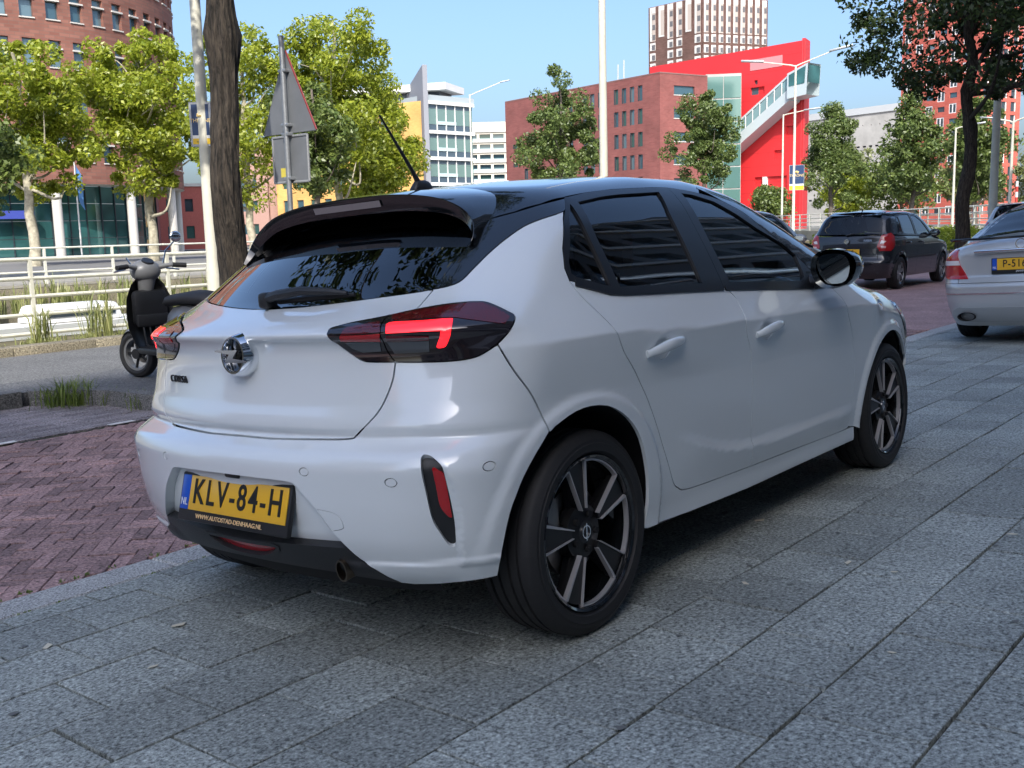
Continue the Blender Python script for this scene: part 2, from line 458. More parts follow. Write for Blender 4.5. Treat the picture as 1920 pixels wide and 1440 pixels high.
# pavement (sloping 3 degrees to the road)
pv = MB(); pv.box((24, -3.2, -.163), (72, 8.5, .30)); pav = pv.build('pavement', M_SAND, smooth=None); pav.rotation_euler = (TILT, 0, 0); tag(pav, kind='structure')
def tile_bm(dx, dy, th, bev):
    b = MB(); bm = b.bm
    x, y = dx / 2, dy / 2
    t = [bm.verts.new((sx * (x - bev), sy * (y - bev), 0)) for sx, sy in ((-1, -1), (1, -1), (1, 1), (-1, 1))]
    s = [bm.verts.new((sx * x, sy * y, -bev)) for sx, sy in ((-1, -1), (1, -1), (1, 1), (-1, 1))]
    d = [bm.verts.new((sx * x, sy * y, -th)) for sx, sy in ((-1, -1), (1, -1), (1, 1), (-1, 1))]
    bm.faces.new(t)
    for k in range(4):
        k2 = (k + 1) % 4
        bm.faces.new((s[k], s[k2], t[k2], t[k])); bm.faces.new((d[k], d[k2], s[k2], s[k]))
    return b
def visible_rank(P):
    d = Vector(P) - CAM_POS
    z = d.dot(fwd)
    if z < .3: return None
    u, v = d.dot(r2) / z, d.dot(u2) / z
    if abs(u) > .53 or abs(v) > .40: return None
    return (1.0 / (z * z)) * abs(d.z) / d.length
def lay(name, parent, positions, dims, m, Mlocal, th=.03, bev=.004, jit=(.0012, .35), maxn=300, stuff_name=None, variants=4):
    """positions: (x, y, rot) in the parent's plane; the largest in view become objects, the rest one part"""
    rk = []
    for i, (x, y, r) in enumerate(positions):
        k = visible_rank(Mlocal @ Vector((x, y, 0))); rk.append((-(k if k else 0), i))
    rk.sort(); near = {i for k, i in rk[:maxn] if k < 0}
    meshes = []
    for v in range(variants):
        b = tile_bm(dims[0], dims[1], th, bev)
        if v:
            for vv in b.bm.verts: vv.co += Vector((random.uniform(-1, 1) * .0012, random.uniform(-1, 1) * .0012, random.uniform(-1, 1) * .0006))
        me = bpy.data.meshes.new(name); bmesh.ops.recalc_face_normals(b.bm, faces=b.bm.faces); b.bm.to_mesh(me); b.bm.free(); me.materials.append(m); meshes.append(me)
    base = np.array([v.co[:] for v in meshes[0].vertices]); fcs = [tuple(p.vertices) for p in meshes[0].polygons]
    V = []; Fc = []; nv = 0
    for i, (x, y, r) in enumerate(positions):
        dz = random.gauss(0, jit[0]); rx, ry = math.radians(random.gauss(0, jit[1])), math.radians(random.gauss(0, jit[1])); rz = r + math.radians(random.gauss(0, .25))
        if i in near:
            o = bpy.data.objects.new(name, random.choice(meshes)); o.location = (x, y, dz); o.rotation_euler = (rx, ry, rz); link(o, parent)
        else:
            Mx = (Matrix.Translation((x, y, dz)) @ Matrix.Rotation(rz, 4, 'Z') @ Matrix.Rotation(rx, 4, 'X') @ Matrix.Rotation(ry, 4, 'Y'))
            A = np.array(Mx); V.append(base @ A[:3, :3].T + A[:3, 3]); Fc += [tuple(a + nv for a in f) for f in fcs]; nv += len(base)
    if V:
        o = from_np(stuff_name or name + 's', np.vstack(V), Fc, m, parent); tag(o, kind='stuff')
# 30 cm tiles in rows along the car
pos = []; cut = []; p = .3065; rot = math.radians(-1.3); T_ = .2985
c_, s_ = math.cos(rot), math.sin(rot)
for j in range(-27, 8):
    for i in range(-14, 56):
        u = i * p + (p / 2 if j % 2 else 0) - .02 + random.gauss(0, .0015); v = j * p + .128 + random.gauss(0, .001)
        x, y = u * c_ - v * s_, u * s_ + v * c_
        if y < -6.9: continue
        if y + .15 > 1.045:
            if y - .15 < 1.02 and x < 12: cut.append((x, y))
            continue
        pos.append((x, y, rot))
lay('paving_tile', pav, pos, (T_, T_), M_TILE, PAV, th=.05, bev=.0018, jit=(.0010, .13))
# tiles cut to meet the kerb
for (x, y) in cut:
    pl_ = [(x + a * c_ - b * s_, y + a * s_ + b * c_) for a, b in ((-T_ / 2, -T_ / 2), (T_ / 2, -T_ / 2), (T_ / 2, T_ / 2), (-T_ / 2, T_ / 2))]; out = []
    for (P_, Q_) in zip(pl_, pl_[1:] + pl_[:1]):
        if P_[1] <= 1.045: out.append(P_)
        if (P_[1] - 1.045) * (Q_[1] - 1.045) < 0: t = (1.045 - P_[1]) / (Q_[1] - P_[1]); out.append((P_[0] + t * (Q_[0] - P_[0]), 1.045))
    if len(out) > 2:
        b_ = MB(); b_.prism(out, lambda u, v, h: Vector((u, v, h)), -.05, random.gauss(0, .0008)); b_.build('paving_tile', M_TILE, pav, smooth=None)
# strip of cut tiles and kerb stones
ks = []
for i in range(-4, 40): ks.append((i * 1.003 + .3, 1.155, 0))
lay('kerb_stone', pav, ks, (.995, .205), M_KERB, PAV, th=.2, bev=.008, jit=(.002, .1), variants=2)
# road
road = slab('road', -30, 120, 1.24, 6.62, ZR - .012, M_BRICK); road['kind'] = 'structure'
w = .0668; hb = []
ang = math.radians(-44)
ca, sa = math.cos(ang), math.sin(ang)
NB = 170
for X in range(-NB, NB):
    for Y in range(-NB, NB):
        t = (X - Y) % 6
        if t == 0: cx, cy, r = X + 1.5, Y + .5, 0
        elif t == 5: cx, cy, r = X + .5, Y + 1.5, math.pi / 2
        else: continue
        u, v = cx * w, cy * w; x, y = u * ca - v * sa + 3.0, u * sa + v * ca + 2.8
        if -2.6 < x < 10.5 and 1.36 < y < 4.36: hb.append((x, y, r + ang))
for i in range(-13, 60): hb.append((i * .207, 1.305, 0))
roadp = empty('road_paving'); COL.objects.unlink(roadp); bpy.data.objects.remove(roadp)
road.location = road.location
RM = Matrix.Translation((0, 0, ZR))
# bricks are children of the road; the road slab's own origin is the world origin
lay('street_brick', road, [(x, y, r) for x, y, r in hb], (.1975, .0640), M_BRICK, RM, th=.03, bev=.0025, jit=(.0022, .8), variants=4)
for o in list(road.children): o.location.z += ZR if o.get('kind') != 'stuff' else ZR
bay = []
for j in range(0, 20):
    for i in range(-14, 12):
        x, y = i * .2035 + (.1 if j % 2 else 0), 4.47 + j * .0715
        if y < 5.86 and x < 2.1: bay.append((x, y, math.radians(1)))
pb = slab('parking_bay', -4, 1.92, 4.40, 5.9, ZR - .010, M_SAND, thick=.02)
lay('bay_brick', pb, bay, (.198, .066), granite_mat('bay_brick_grey', (.21, .185, .19), (.28, .25, .255), scale=60, objvar=.25, stain=.25), RM, th=.03, bev=.0025, jit=(.0015, .5))
for o in list(pb.children): o.location.z += ZR
for i in range(-6, 60):
    d = MB(); x = 1.52 + i * .83 - (.05 if i < 0 else 0)
    if 2.2 < x < 7: continue
    d.box((x, 4.425, ZR + .004), (.20, .055, .004)); o = d.build('parking_dash', mat('road_marking_white', (.62, .62, .60), rough=.7, var=.25, vscale=30), road, smooth=None)
# median islands, bike lane, canal verge
def island(nm, poly, z0, z1, m, lab=None):
    b = MB(); b.prism(poly, lambda u, v, h: Vector((u, v, h)), z0, z1); o = b.build(nm, m, smooth=None); tag(o, kind='structure'); return o
isl = island('median_island', [(-30, 5.90), (1.55, 5.90), (1.78, 5.72), (1.95, 5.30), (2.0, 4.75), (2.15, 4.55), (6.6, 4.50), (6.9, 4.8), (7.0, 6.3), (7.2, 6.60), (-30, 6.60)], ZR - .1, ZR + .11, M_DARKASPH)
ke = MB()
pts = [(-30, 5.84), (1.53, 5.84), (1.74, 5.67), (1.89, 5.28), (1.94, 4.72), (2.12, 4.49), (6.62, 4.44), (6.96, 4.77), (7.06, 6.3), (7.24, 6.56)]
def offs(pts, d):
    q = inset_poly(np.array(pts + [(7.24, 9), (-30, 9)], float), d)[:len(pts)]; return [tuple(a) for a in q]
inn = offs(pts, .15)
for k in range(len(pts) - 1):
    a, b, c, d = pts[k], pts[k + 1], inn[k + 1], inn[k]
    n = max(1, int(round(math.dist(a, b) / 1.0)))
    for i in range(n):
        t0, t1 = i / n + .002, (i + 1) / n - .002
        if a[0] + (b[0] - a[0]) * t1 < -4: continue
        L_ = lambda p, q, t: (p[0] + (q[0] - p[0]) * t, p[1] + (q[1] - p[1]) * t)
        kb = MB(); kb.prism([L_(a, b, t0), L_(a, b, t1), L_(d, c, t1), L_(d, c, t0)], lambda u, v, h: Vector((u, v, h)), ZR - .1, ZR + .125 + random.uniform(-.003, .003)); kb.build('kerb_stone', M_ISLK, isl, smooth=None)
isl2 = island('median_island', [(25.2, 6.55), (25.2, 5.26), (34, 5.26), (34, 6.55)], ZR - .1, ZR + .12, M_DARKASPH)
slab('bike_lane', -30, 120, 6.62, 9.22, ZR + .05, M_ASPH)
ed = MB(); ed.box((30, 6.66, ZR + .054), (120, .10, .006)); tag(ed.build('lane_edge_strip', mat('pale_edge', (.42, .36, .26), rough=.9, var=.3, vscale=3), smooth=None), kind='structure')
kk = empty('verge_kerb', (0, 0, 0)); tag(kk, 'tan weathered kerb between bike lane and canal verge', 'kerb')
for i in range(-3, 42):
    b = MB(); b.box((i + .5, 9.36, ZR + .03), (.992, .28, .24), bevel=.012); b.build('kerb_stone', M_TANKERB, kk, smooth=30)
slab('canal_verge', -30, 120, 9.5, 10.85, ZR + .08, M_GRASSG)
slab('far_quay', -60, 200, 29.4, 45, ZR + .02, mat('far_paving', (.30, .28, .24), rough=.9, var=.2, vscale=.6))
slab('far_road', -60, 200, 45, 62, ZR + .03, mat('far_asphalt', (.16, .16, .16), rough=.9, var=.1, vscale=.5))
# ------------------------------------------------------------------ buildings
def brick_mat(name, c1, c2, sc=1.0, mortar=(.30, .26, .23), rough=.9, msize=.012):
    """far brick wall: courses from world height and a running coordinate"""
    m = bpy.data.materials.new(name); m.use_nodes = True; MATS[name] = m
    nt = m.node_tree; N = nt.nodes; L = nt.links; b = N['Principled BSDF']; b.inputs['Roughness'].default_value = rough
    ge = N.new('ShaderNodeNewGeometry'); sx = N.new('ShaderNodeSeparateXYZ'); L.new(ge.outputs['Position'], sx.inputs[0])
    ad = N.new('ShaderNodeMath'); ad.operation = 'SUBTRACT'; L.new(sx.outputs['X'], ad.inputs[0]); L.new(sx.outputs['Y'], ad.inputs[1])
    cb = N.new('ShaderNodeCombineXYZ'); L.new(ad.outputs[0], cb.inputs['X']); L.new(sx.outputs['Z'], cb.inputs['Y'])
    bt = N.new('ShaderNodeTexBrick'); bt.inputs['Color1'].default_value = (*c1, 1); bt.inputs['Color2'].default_value = (*c2, 1); bt.inputs['Mortar'].default_value = (*mortar, 1)
    bt.inputs['Scale'].default_value = 1.0 / sc; bt.inputs['Mortar Size'].default_value = msize; bt.inputs['Brick Width'].default_value = .42; bt.inputs['Row Height'].default_value = .13; bt.inputs['Bias'].default_value = 0
    L.new(cb.outputs[0], bt.inputs['Vector'])
    nz = N.new('ShaderNodeTexNoise'); nz.inputs['Scale'].default_value = .35; nz.inputs['Detail'].default_value = 6; L.new(ge.outputs['Position'], nz.inputs['Vector'])
    mr = N.new('ShaderNodeMapRange'); mr.inputs['From Min'].default_value = .3; mr.inputs['From Max'].default_value = .7; mr.inputs['To Min'].default_value = .82; mr.inputs['To Max'].default_value = 1.15; L.new(nz.outputs['Fac'], mr.inputs[0])
    sc_ = N.new('ShaderNodeVectorMath'); sc_.operation = 'SCALE'; L.new(bt.outputs['Color'], sc_.inputs[0]); L.new(mr.outputs[0], sc_.inputs['Scale']); L.new(sc_.outputs[0], b.inputs['Base Color'])
    return m
M_WIN = mat('window_glass_blue', (.06, .12, .15), rough=.04, spec=1.0, metal=.25)
M_WIND = mat('window_glass_dark', (.035, .045, .055), rough=.05, spec=1.0)
M_TEAL = mat('curtain_glass_teal', (.04, .13, .13), rough=.03, spec=1.0, metal=.3, var=.5, vscale=.35, vdetail=1)
M_SILL = mat('pale_stone', (.52, .50, .46), rough=.8)
M_WHITE = mat('white_render', (.72, .72, .70), rough=.7, var=.06, vscale=.5)
M_CONC = mat('grey_concrete', (.40, .39, .37), rough=.9, var=.18, vscale=.25)
M_FRAMEW = mat('white_frame', (.75, .75, .73), rough=.6)
def wall_with_windows(name, f, U, V, wins, depth, m, parent, usub=None):
    """f(u, v, d) -> point, d metres inwards. wins: (u0, u1, v0, v1). One wall mesh with openings and reveals."""
    us = sorted(set([round(u, 4) for u in U] + [round(a, 4) for w in wins for a in w[:2]])); vs = sorted(set([round(v, 4) for v in V] + [round(a, 4) for w in wins for a in w[2:4]]))
    if usub:
        full = []
        for a, b in zip(us, us[1:]):
            n = max(1, int(math.ceil((b - a) / usub))); full += [a + (b - a) * k / n for k in range(n)]
        us = full + [us[-1]]
    idx = {}; verts = []; faces = []
    def vid(i, j):
        if (i, j) not in idx: idx[(i, j)] = len(verts); verts.append(f(us[i], vs[j], 0))
        return idx[(i, j)]
    for i in range(len(us) - 1):
        uc = (us[i] + us[i + 1]) / 2
        col = [w for w in wins if w[0] < uc < w[1]]
        for j in range(len(vs) - 1):
            vc = (vs[j] + vs[j + 1]) / 2
            if any(w[2] < vc < w[3] for w in col): continue
            faces.append((vid(i, j), vid(i + 1, j), vid(i + 1, j + 1), vid(i, j + 1)))
    for w in wins:
        c = [(w[0], w[2]), (w[1], w[2]), (w[1], w[3]), (w[0], w[3])]
        for k in range(4):
            a, b = c[k], c[(k + 1) % 4]; n0 = len(verts)
            verts += [f(*a, 0), f(*b, 0), f(*b, depth), f(*a, depth)]; faces.append((n0, n0 + 1, n0 + 2, n0 + 3))
    return from_np(name, verts, faces, m, parent)
def box_uv(name, f, u0, u1, v0, v1, d0, d1, m, parent):
    P = [f(u, v, d) for d in (d0, d1) for u, v in ((u0, v0), (u1, v0), (u1, v1), (u0, v1))]
    return from_np(name, P, [(0, 1, 2, 3), (7, 6, 5, 4), (0, 4, 5, 1), (1, 5, 6, 2), (2, 6, 7, 3), (3, 7, 4, 0)], m, parent)
def pane_uv(name, f, u0, u1, v0, v1, d, m, parent):
    return box_uv(name, f, u0, u1, v0, v1, d, d + .05, m, parent)
def flat(A, B, z0=0.0):
    A = Vector((A[0], A[1], 0)); B = Vector((B[0], B[1], 0)); e = (B - A).normalized(); n = Vector((e.y, -e.x, 0))
    if n.dot(CAM_POS - A) < 0: n = -n
    def f(u, v, d): p = A + e * u - n * d; return (p.x, p.y, z0 + v)
    return f, (B - A).length
def back_volume(name, A, B, depth, z, m, parent, inset=.5):
    f, L = flat(A, B)
    return box_uv(name, f, inset * .2, L - inset * .2, 0, z - .05, inset, depth, m, parent)
def pick(pal): return random.choice(pal)
M_WINS = [M_WIN, mat('window_glass_pale', (.12, .19, .22), rough=.05, spec=1.0, metal=.2), mat('window_glass_green', (.05, .11, .10), rough=.05, spec=1.0, metal=.2)]

# round brick office block
def round_block():
    ctr = Vector((38.75, 88.68, 0)); R = 16.2
    toC = Vector((CAM_POS.x - ctr.x, CAM_POS.y - ctr.y, 0)).normalized(); rt = Vector((-toC.y, toC.x, 0))
    if rt.dot(rgt) < 0: rt = -rt
    o = empty('round_office_block', (ctr.x, ctr.y, 0)); tag(o, 'curved red-brick office block on round columns behind the plane trees', 'building')
    def f(u, v, d):
        d_ = (toC * math.cos(u) + rt * math.sin(u)) * (R - d); return (d_.x, d_.y, v)
    mb = brick_mat('round_brick', (.185, .072, .052), (.255, .112, .082), sc=1.9, mortar=(.17, .095, .075))
    st = math.radians(6.5); wins = []
    for k in range(-16, 15):
        for j in range(6):
            if j >= 3: v0 = 7.17 + 3.42 * j
            else: v0 = 7.17 + 3.42 * j
            wins.append((k * st - .029, k * st + .029, v0, v0 + 1.95))
    wall_with_windows('brick_wall', f, [-1.9, 1.75], [5.55, 28.5], wins, .35, mb, o, usub=.06)
    for w in wins:
        if w[0] < -1.0: continue
        p = pane_uv('window', f, w[0], w[1], w[2], w[3], .30, pick(M_WINS[:2]), o)
        box_uv('window_bar', f, w[0] - .004, w[1] + .004, w[2] + 1.28, w[2] + 1.40, -.12, .30, M_SILL, p)
        box_uv('sill', f, w[0] - .004, w[1] + .004, w[2] - .09, w[2], -.10, .30, M_SILL, p)
    for k in range(5):
        if k == 0: continue
    # soffit, glass ground floor, columns
    n = 60; us = [-1.9 + 3.65 * i / n for i in range(n + 1)]
    V = [f(u, 5.55, 0) for u in us] + [f(u, 5.55, 3.0) for u in us]
    from_np('soffit', V, [(i, i + 1, n + 2 + i, n + 1 + i) for i in range(n)], M_SILL, o)
    V = [f(u, z, .02) for z in (5.5, 5.0) for u in us]
    for k in range(-10, 16):
        u0, u1 = k * .105, (k + 1) * .105
        for j in range(4):
            pane_uv('glass_panel', f, u0 + .003, u1 - .003, .15 + j * 1.35, .15 + (j + 1) * 1.35 - .05, 2.6, M_TEAL, o)
        box_uv('mullion', f, u0 - .003, u0 + .003, 0, 5.55, 2.5, 2.7, M_WIND, o)
    for deg in (-55, -31, -7, 17, 41, 65, 89):
        a = math.radians(deg); p = f(a, 0, .55); c = MB(); c.lathe([(.36, 0), (.36, 5.55)], n=20, M=Matrix.Translation(p)); c.build('column', M_SILL, o)
    # entrance awning
    aw = MB()
    fx_ = lambda u, v, d: f(u, v, d)
    box_uv('entrance_awning', f, -.02, .20, 3.0, 3.6, 1.2, 2.5, mat('awning_blue', (.03, .05, .28), rough=.5), o)
    cv = MB(); cv.lathe([(R - .05, 28.5), (0, 28.5)], n=64); cv.build('roof', M_CONC, o)
round_block()

def orange_office():
    o = empty('orange_office_block', (96.5, 91, 0)); tag(o, 'orange-yellow brick office with glass front and tall grey fin', 'building')
    def loc(ob): ob.location = (-96.5, -91, 0); return ob
    mo = brick_mat('orange_brick', (.62, .33, .09), (.68, .39, .12), sc=1.2, mortar=(.55, .36, .16))
    f, L = flat((93.0, 118.0), (96.6, 92.0))
    wins = [(u, u + 1.3, v, v + 1.7) for u in np.arange(1.2, L - 2, 2.6) for v in np.arange(1.2, 16, 3.35)]
    loc(wall_with_windows('brick_wall', f, [0, L], [0, 18.2], wins, .25, mo, o))
    for w in wins: loc(pane_uv('window', f, *w, .2, pick(M_WINS), o))
    f2, L2 = flat((97.3, 91.5), (105.0, 90.4))
    zs = [18.25, 14.5, 11.1, 7.75, 4.4, 1.0]
    m_gl = mat('office_glass_green', (.16, .25, .23), rough=.08, spec=1.0, metal=.15); m_sp = mat('office_spandrel_blue', (.06, .09, .12), rough=.1, spec=1.0)
    for zt, zb in zip(zs, zs[1:]):
        loc(box_uv('floor_band', f2, -.1, L2 + .1, zt - .42, zt, -.25, .3, M_WHITE, o))
        n = 5
        for k in range(n):
            u0, u1 = k * L2 / n + .05, (k + 1) * L2 / n - .05
            h = zt - .42 - zb
            loc(pane_uv('blind_panel', f2, u0, u1, zt - .42 - .5, zt - .42, .1, m_sp, o))
            loc(pane_uv('glass_panel', f2, u0, u1, zb + .80, zt - .42 - .54, .1, m_gl, o))
            loc(pane_uv('spandrel_panel', f2, u0, u1, zb + .02, zb + .76, .1, m_sp, o))
            loc(box_uv('mullion', f2, k * L2 / n - .05, k * L2 / n + .05, zb, zt - .42, -.02, .12, M_WHITE, o))
        loc(box_uv('transom', f2, L2 * .2, L2 * .62, zb + .78, zb + 1.22, -.03, .10, mat('transom_pale', (.45, .55, .55), rough=.3), o))
    loc(box_uv('parapet', f2, -.1, L2 + .2, 18.25, 19.0, -.1, 6, mat('parapet_grey', (.35, .40, .42), rough=.6), o))
    loc(box_uv('core_volume', f2, 0, L2, 0, 18.2, .2, 14, M_WHITE, o))
    # fin
    a = Vector((96.4, 90.9)); b = Vector((103.5, 103.5)); e = (b - a).normalized(); n_ = Vector((e.y, -e.x)) * .32
    def fin(u, v, h): p = a + e * u + n_ * h; return Vector((p.x - 96.5, p.y - 91, v))
    m = MB(); m.prism([(0, 0), (0, 22.6), (11.5, 19.3), (13, 0)], fin, -1, 1); m.build('grey_fin', mat('fin_grey', (.24, .25, .28), rough=.6), o, smooth=None)
    fr, Lr = flat((92.5, 116), (101.5, 91.6)); loc(box_uv('roof_canopy', fr, 0, Lr, 20.0, 20.9, -.8, 6, M_WHITE, o)); loc(box_uv('roof_storey', fr, 1, Lr - 1.5, 18.2, 20.0, .6, 5, M_WIND, o))
orange_office()

def apartments():
    A, B = (211.5, 186.0), (224.0, 171.2); f, L = flat(A, B)
    o = empty('apartment_block', (*A, 0)); tag(o, 'pale apartment block with rows of balconies, left of the dark brick building', 'building')
    loc = lambda ob: setattr(ob, 'location', (-A[0], -A[1], 0)) or ob
    mb = mat('cream_render', (.60, .56, .48), rough=.8)
    wins = [(u, u + 3.0, v, v + 1.9) for u in np.arange(.6, L - 3, 3.7) for v in np.arange(1, 28, 2.72)]
    loc(wall_with_windows('wall', f, [0, L], [0, 30.6], wins, 1.0, mb, o))
    for w in wins:
        loc(pane_uv('window', f, *w, .95, pick(M_WINS), o)); loc(box_uv('balcony_rail', f, w[0], w[1], w[2], w[2] + .75, .0, .05, mat('rail_glass', (.35, .42, .42), rough=.2), o))
    for v in np.arange(1, 29, 2.72): loc(box_uv('balcony_slab', f, 0, L, v - .25, v, -.5, 0, M_WHITE, o))
apartments()

def brick_block():
    A, B, D = (137.4, 111.0), (128.4, 75.0), (137.0, 72.0)
    o = empty('dark_brick_block', (*B, 0)); tag(o, 'dark red brick block with tall narrow windows beside the red theatre', 'building')
    loc = lambda ob: setattr(ob, 'location', (-B[0], -B[1], 0)) or ob
    mb = brick_mat('dark_red_brick', (.205, .062, .055), (.250, .082, .072), sc=1.4, mortar=(.20, .09, .08))
    f, L = flat(A, B); rows = [(19.55, 21.75), (16.25, 18.45), (13.0, 15.1), (9.75, 11.85), (6.5, 8.6), (2.6, 4.8)]
    wins = []
    for v0, v1 in rows:
        for c in [27.97, 29.71, 31.41, 33.13] + [20.9, 22.6, 24.4] + [14.0, 15.7, 17.4]:
            wins.append((c - .42, c + .42, v0, v1))
    for v0 in (15.0, 11.9): wins.append((2.1, 3.3, v0, v0 + .7))
    wins += [(5.2, 6.0, 12.6, 14.8), (5.2, 6.0, 9.4, 11.5)]
    loc(wall_with_windows('brick_wall', f, [0, L], [0, 23.0], wins, .3, mb, o))
    for w in wins:
        p = loc(pane_uv('window', f, *w, .25, pick(M_WINS), o)); fr_ = box_uv('window_frame', f, w[0] - .06, w[0] + .02, w[2], w[3], -.03, .2, M_WIND, p); 
    f2, L2 = flat(B, D); w2 = [(2.65, 6.6, v, v + 1.3) for v in (20.1, 16.8, 13.5, 10.2, 6.9)]
    loc(wall_with_windows('brick_wall', f2, [0, L2], [0, 23.0], w2, .3, mb, o))
    for w in w2: loc(pane_uv('window', f2, *w, .25, M_WIN, o)); loc(box_uv('sill', f2, w[0] - .1, w[1] + .1, w[2] - .12, w[2], -.08, .2, M_SILL, o))
    rf = MB(); rf.prism([(A[0] - B[0], A[1] - B[1]), (0, 0), (D[0] - B[0], D[1] - B[1]), (D[0] - B[0] + 14, D[1] - B[1] + 30)], lambda u, v, h: Vector((u, v, h)), 22.9, 23.15); rf.build('roof', mat('roof_edge', (.22, .12, .11), rough=.8), o, smooth=None)
    for i, x in enumerate((3.0, 6.0)):
        t = MB(); t.tube([(x, 8 + i * 3, 23), (x + 1.0, 8.6 + i * 3, 26.2)], .08, n=5); t.build('roof_mast', M_CONC, o)
    # teal glass link
    f3, L3 = flat((137.6, 72.6), (140.4, 68.2))
    for k in range(2):
        for j in range(7): loc(pane_uv('glass_panel', f3, k * L3 / 2 + .06, (k + 1) * L3 / 2 - .06, j * 3.3 + .1, j * 3.3 + 3.2, 0, mat('link_glass', (.10, .20, .18), rough=.05, spec=1.0, metal=.2), o))
    loc(box_uv('link_frame', f3, 0, L3, 0, 23.4, .1, 6, M_CONC, o))
brick_block()

def red_theatre():
    A, B = (149.9, 89.7), (145.2, 60.6)
    o = empty('red_theatre', (*B, 0)); tag(o, 'bright red building with a slanting glass staircase across its front', 'building')
    loc = lambda ob: setattr(ob, 'location', (-B[0], -B[1], 0)) or ob
    mr = mat('red_cladding', (.60, .030, .035), rough=.45, var=.05, vscale=.3)
    f, L = flat(A, B)
    wins = [(20.82, 21.45, 22.35, 23.0), (20.15, 22.7, 20.85, 21.95), (24.6, 26.15, 10.9, 12.25), (26.6, 27.85, 14.3, 15.65), (21.1, 26.85, .2, 8.4)]
    loc(wall_with_windows('red_wall', f, [0, L], [0, 27.7], wins, .5, mr, o))
    for w in wins[:4]: loc(pane_uv('window', f, *w, .35, M_WIN, o))
    for k in range(4):
        loc(pane_uv('foyer_glass', f, 21.1 + k * 1.44 + .05, 21.1 + (k + 1) * 1.44 - .05, .2, 8.4, .45, M_WIND, o))
    loc(box_uv('foyer_column', f, 22.6, 23.3, 0, 8.4, -.1, .4, M_WHITE, o))
    for j in range(0, 13): loc(box_uv('cladding_seam', f, 17.5, L, 2 + j * 2.0, 2.03 + j * 2.0, -.012, .01, mat('red_seam', (.42, .02, .025), rough=.6), o))
    loc(box_uv('pale_panel', f, 20.1, 25.8, 24.5, 26.1, -.06, .01, mat('pink_panel', (.66, .24, .25), rough=.6), o))
    # return wall and volume
    e = Vector((B[0] - A[0], B[1] - A[1], 0)).normalized()
    bk_ = MB(); bk_.prism([(A[0] - B[0] + .4, A[1] - B[1] - .2), (.35, .15), (3.2, .75), (24, 12), (27, 26)], lambda u, v, h: Vector((u, v, h)), 0, 27.65); bk_.build('rear_volume', mr, o, smooth=None)
    rt_ = MB(); rt_.prism([(.1, -.1), (3.4, .55), (3.3, 1.0), (0, .35)], lambda u, v, h: Vector((u, v, h)), 0, 28.0); rt_.build('side_fin', mr, o, smooth=None)
    # glass staircase beam, 3.6 m deep box rising to the right
    def st(u, w, d): # u along the facade (from A), w height, d outwards from the wall
        p = f(u, w, -d); return Vector((p[0] - B[0], p[1] - B[1], p[2]))
    u0, u1 = 15.2, 29.0
    zl = lambda u: 9.9 + (u - 15.2) * .655
    m_fr = mat('stair_steel', (.50, .58, .60), rough=.4, metal=.2); m_g = mat('stair_glass', (.20, .34, .36), rough=.05, spec=1.0, metal=.2)
    n = 11
    for k in range(n):
        a, b = u0 + (u1 - u0) * k / n, u0 + (u1 - u0) * (k + 1) / n
        q = MB(); P = [st(a + .08, zl(a) + 1.75, 3.0), st(b - .08, zl(b) + 1.75, 3.0), st(b - .08, zl(b) + 3.35, 3.0), st(a + .08, zl(a) + 3.35, 3.0)]
        q.quad(*P); q.build('stair_pane', m_g, o, smooth=None)
    q = MB()
    for lo, hi, d0, d1 in ((0, 1.7, 0.2, 3.1), (3.4, 3.75, .2, 3.1)):
        P = [st(u, zl(u) + w, d) for d in (d0, d1) for u, w in ((u0, lo), (u1, lo), (u1, hi), (u0, hi))]
        vs = [q.bm.verts.new(p) for p in P]
        for fa in ((0, 1, 2, 3), (7, 6, 5, 4), (0, 4, 5, 1), (1, 5, 6, 2), (2, 6, 7, 3), (3, 7, 4, 0)): q.bm.faces.new([vs[i] for i in fa])
    q.build('stair_trough', m_fr, o, smooth=None)
    for k in range(n + 1):
        a = u0 + (u1 - u0) * k / n; q = MB(); q.tube([st(a, zl(a) + 1.6, 3.05), st(a, zl(a) + 3.5, 3.05)], .07, n=4); q.build('stair_post', M_FRAMEW, o)
    # end box
    P = [st(u, w, d) for d in (.2, 3.6) for u, w in ((u1, zl(u1) + .2), (u1 + 3.2, zl(u1) + .5), (u1 + 3.4, zl(u1) + 4.9), (u1, zl(u1) + 3.75))]
    q = MB(); vs = [q.bm.verts.new(p) for p in P]
    for fa in ((0, 1, 2, 3), (7, 6, 5, 4), (0, 4, 5, 1), (2, 6, 7, 3), (3, 7, 4, 0)): q.bm.faces.new([vs[i] for i in fa])
    q.build('stair_landing', m_fr, o, smooth=None)
    q = MB(); q.quad(st(u1 + .3, zl(u1) + 1.9, 3.65), st(u1 + 2.9, zl(u1) + 2.1, 3.65), st(u1 + 3.05, zl(u1) + 4.5, 3.65), st(u1 + .3, zl(u1) + 3.5, 3.65)); q.build('landing_window', M_TEAL, o, smooth=None)
    q = MB(); q.quad(st(u1 + 3.32, zl(u1) + 2.2, 3.4), st(u1 + 3.32, zl(u1) + 2.2, .4), st(u1 + 3.44, zl(u1) + 4.6, .4), st(u1 + 3.44, zl(u1) + 4.6, 3.4)); q.build('landing_window', M_TEAL, o, smooth=None)
red_theatre()

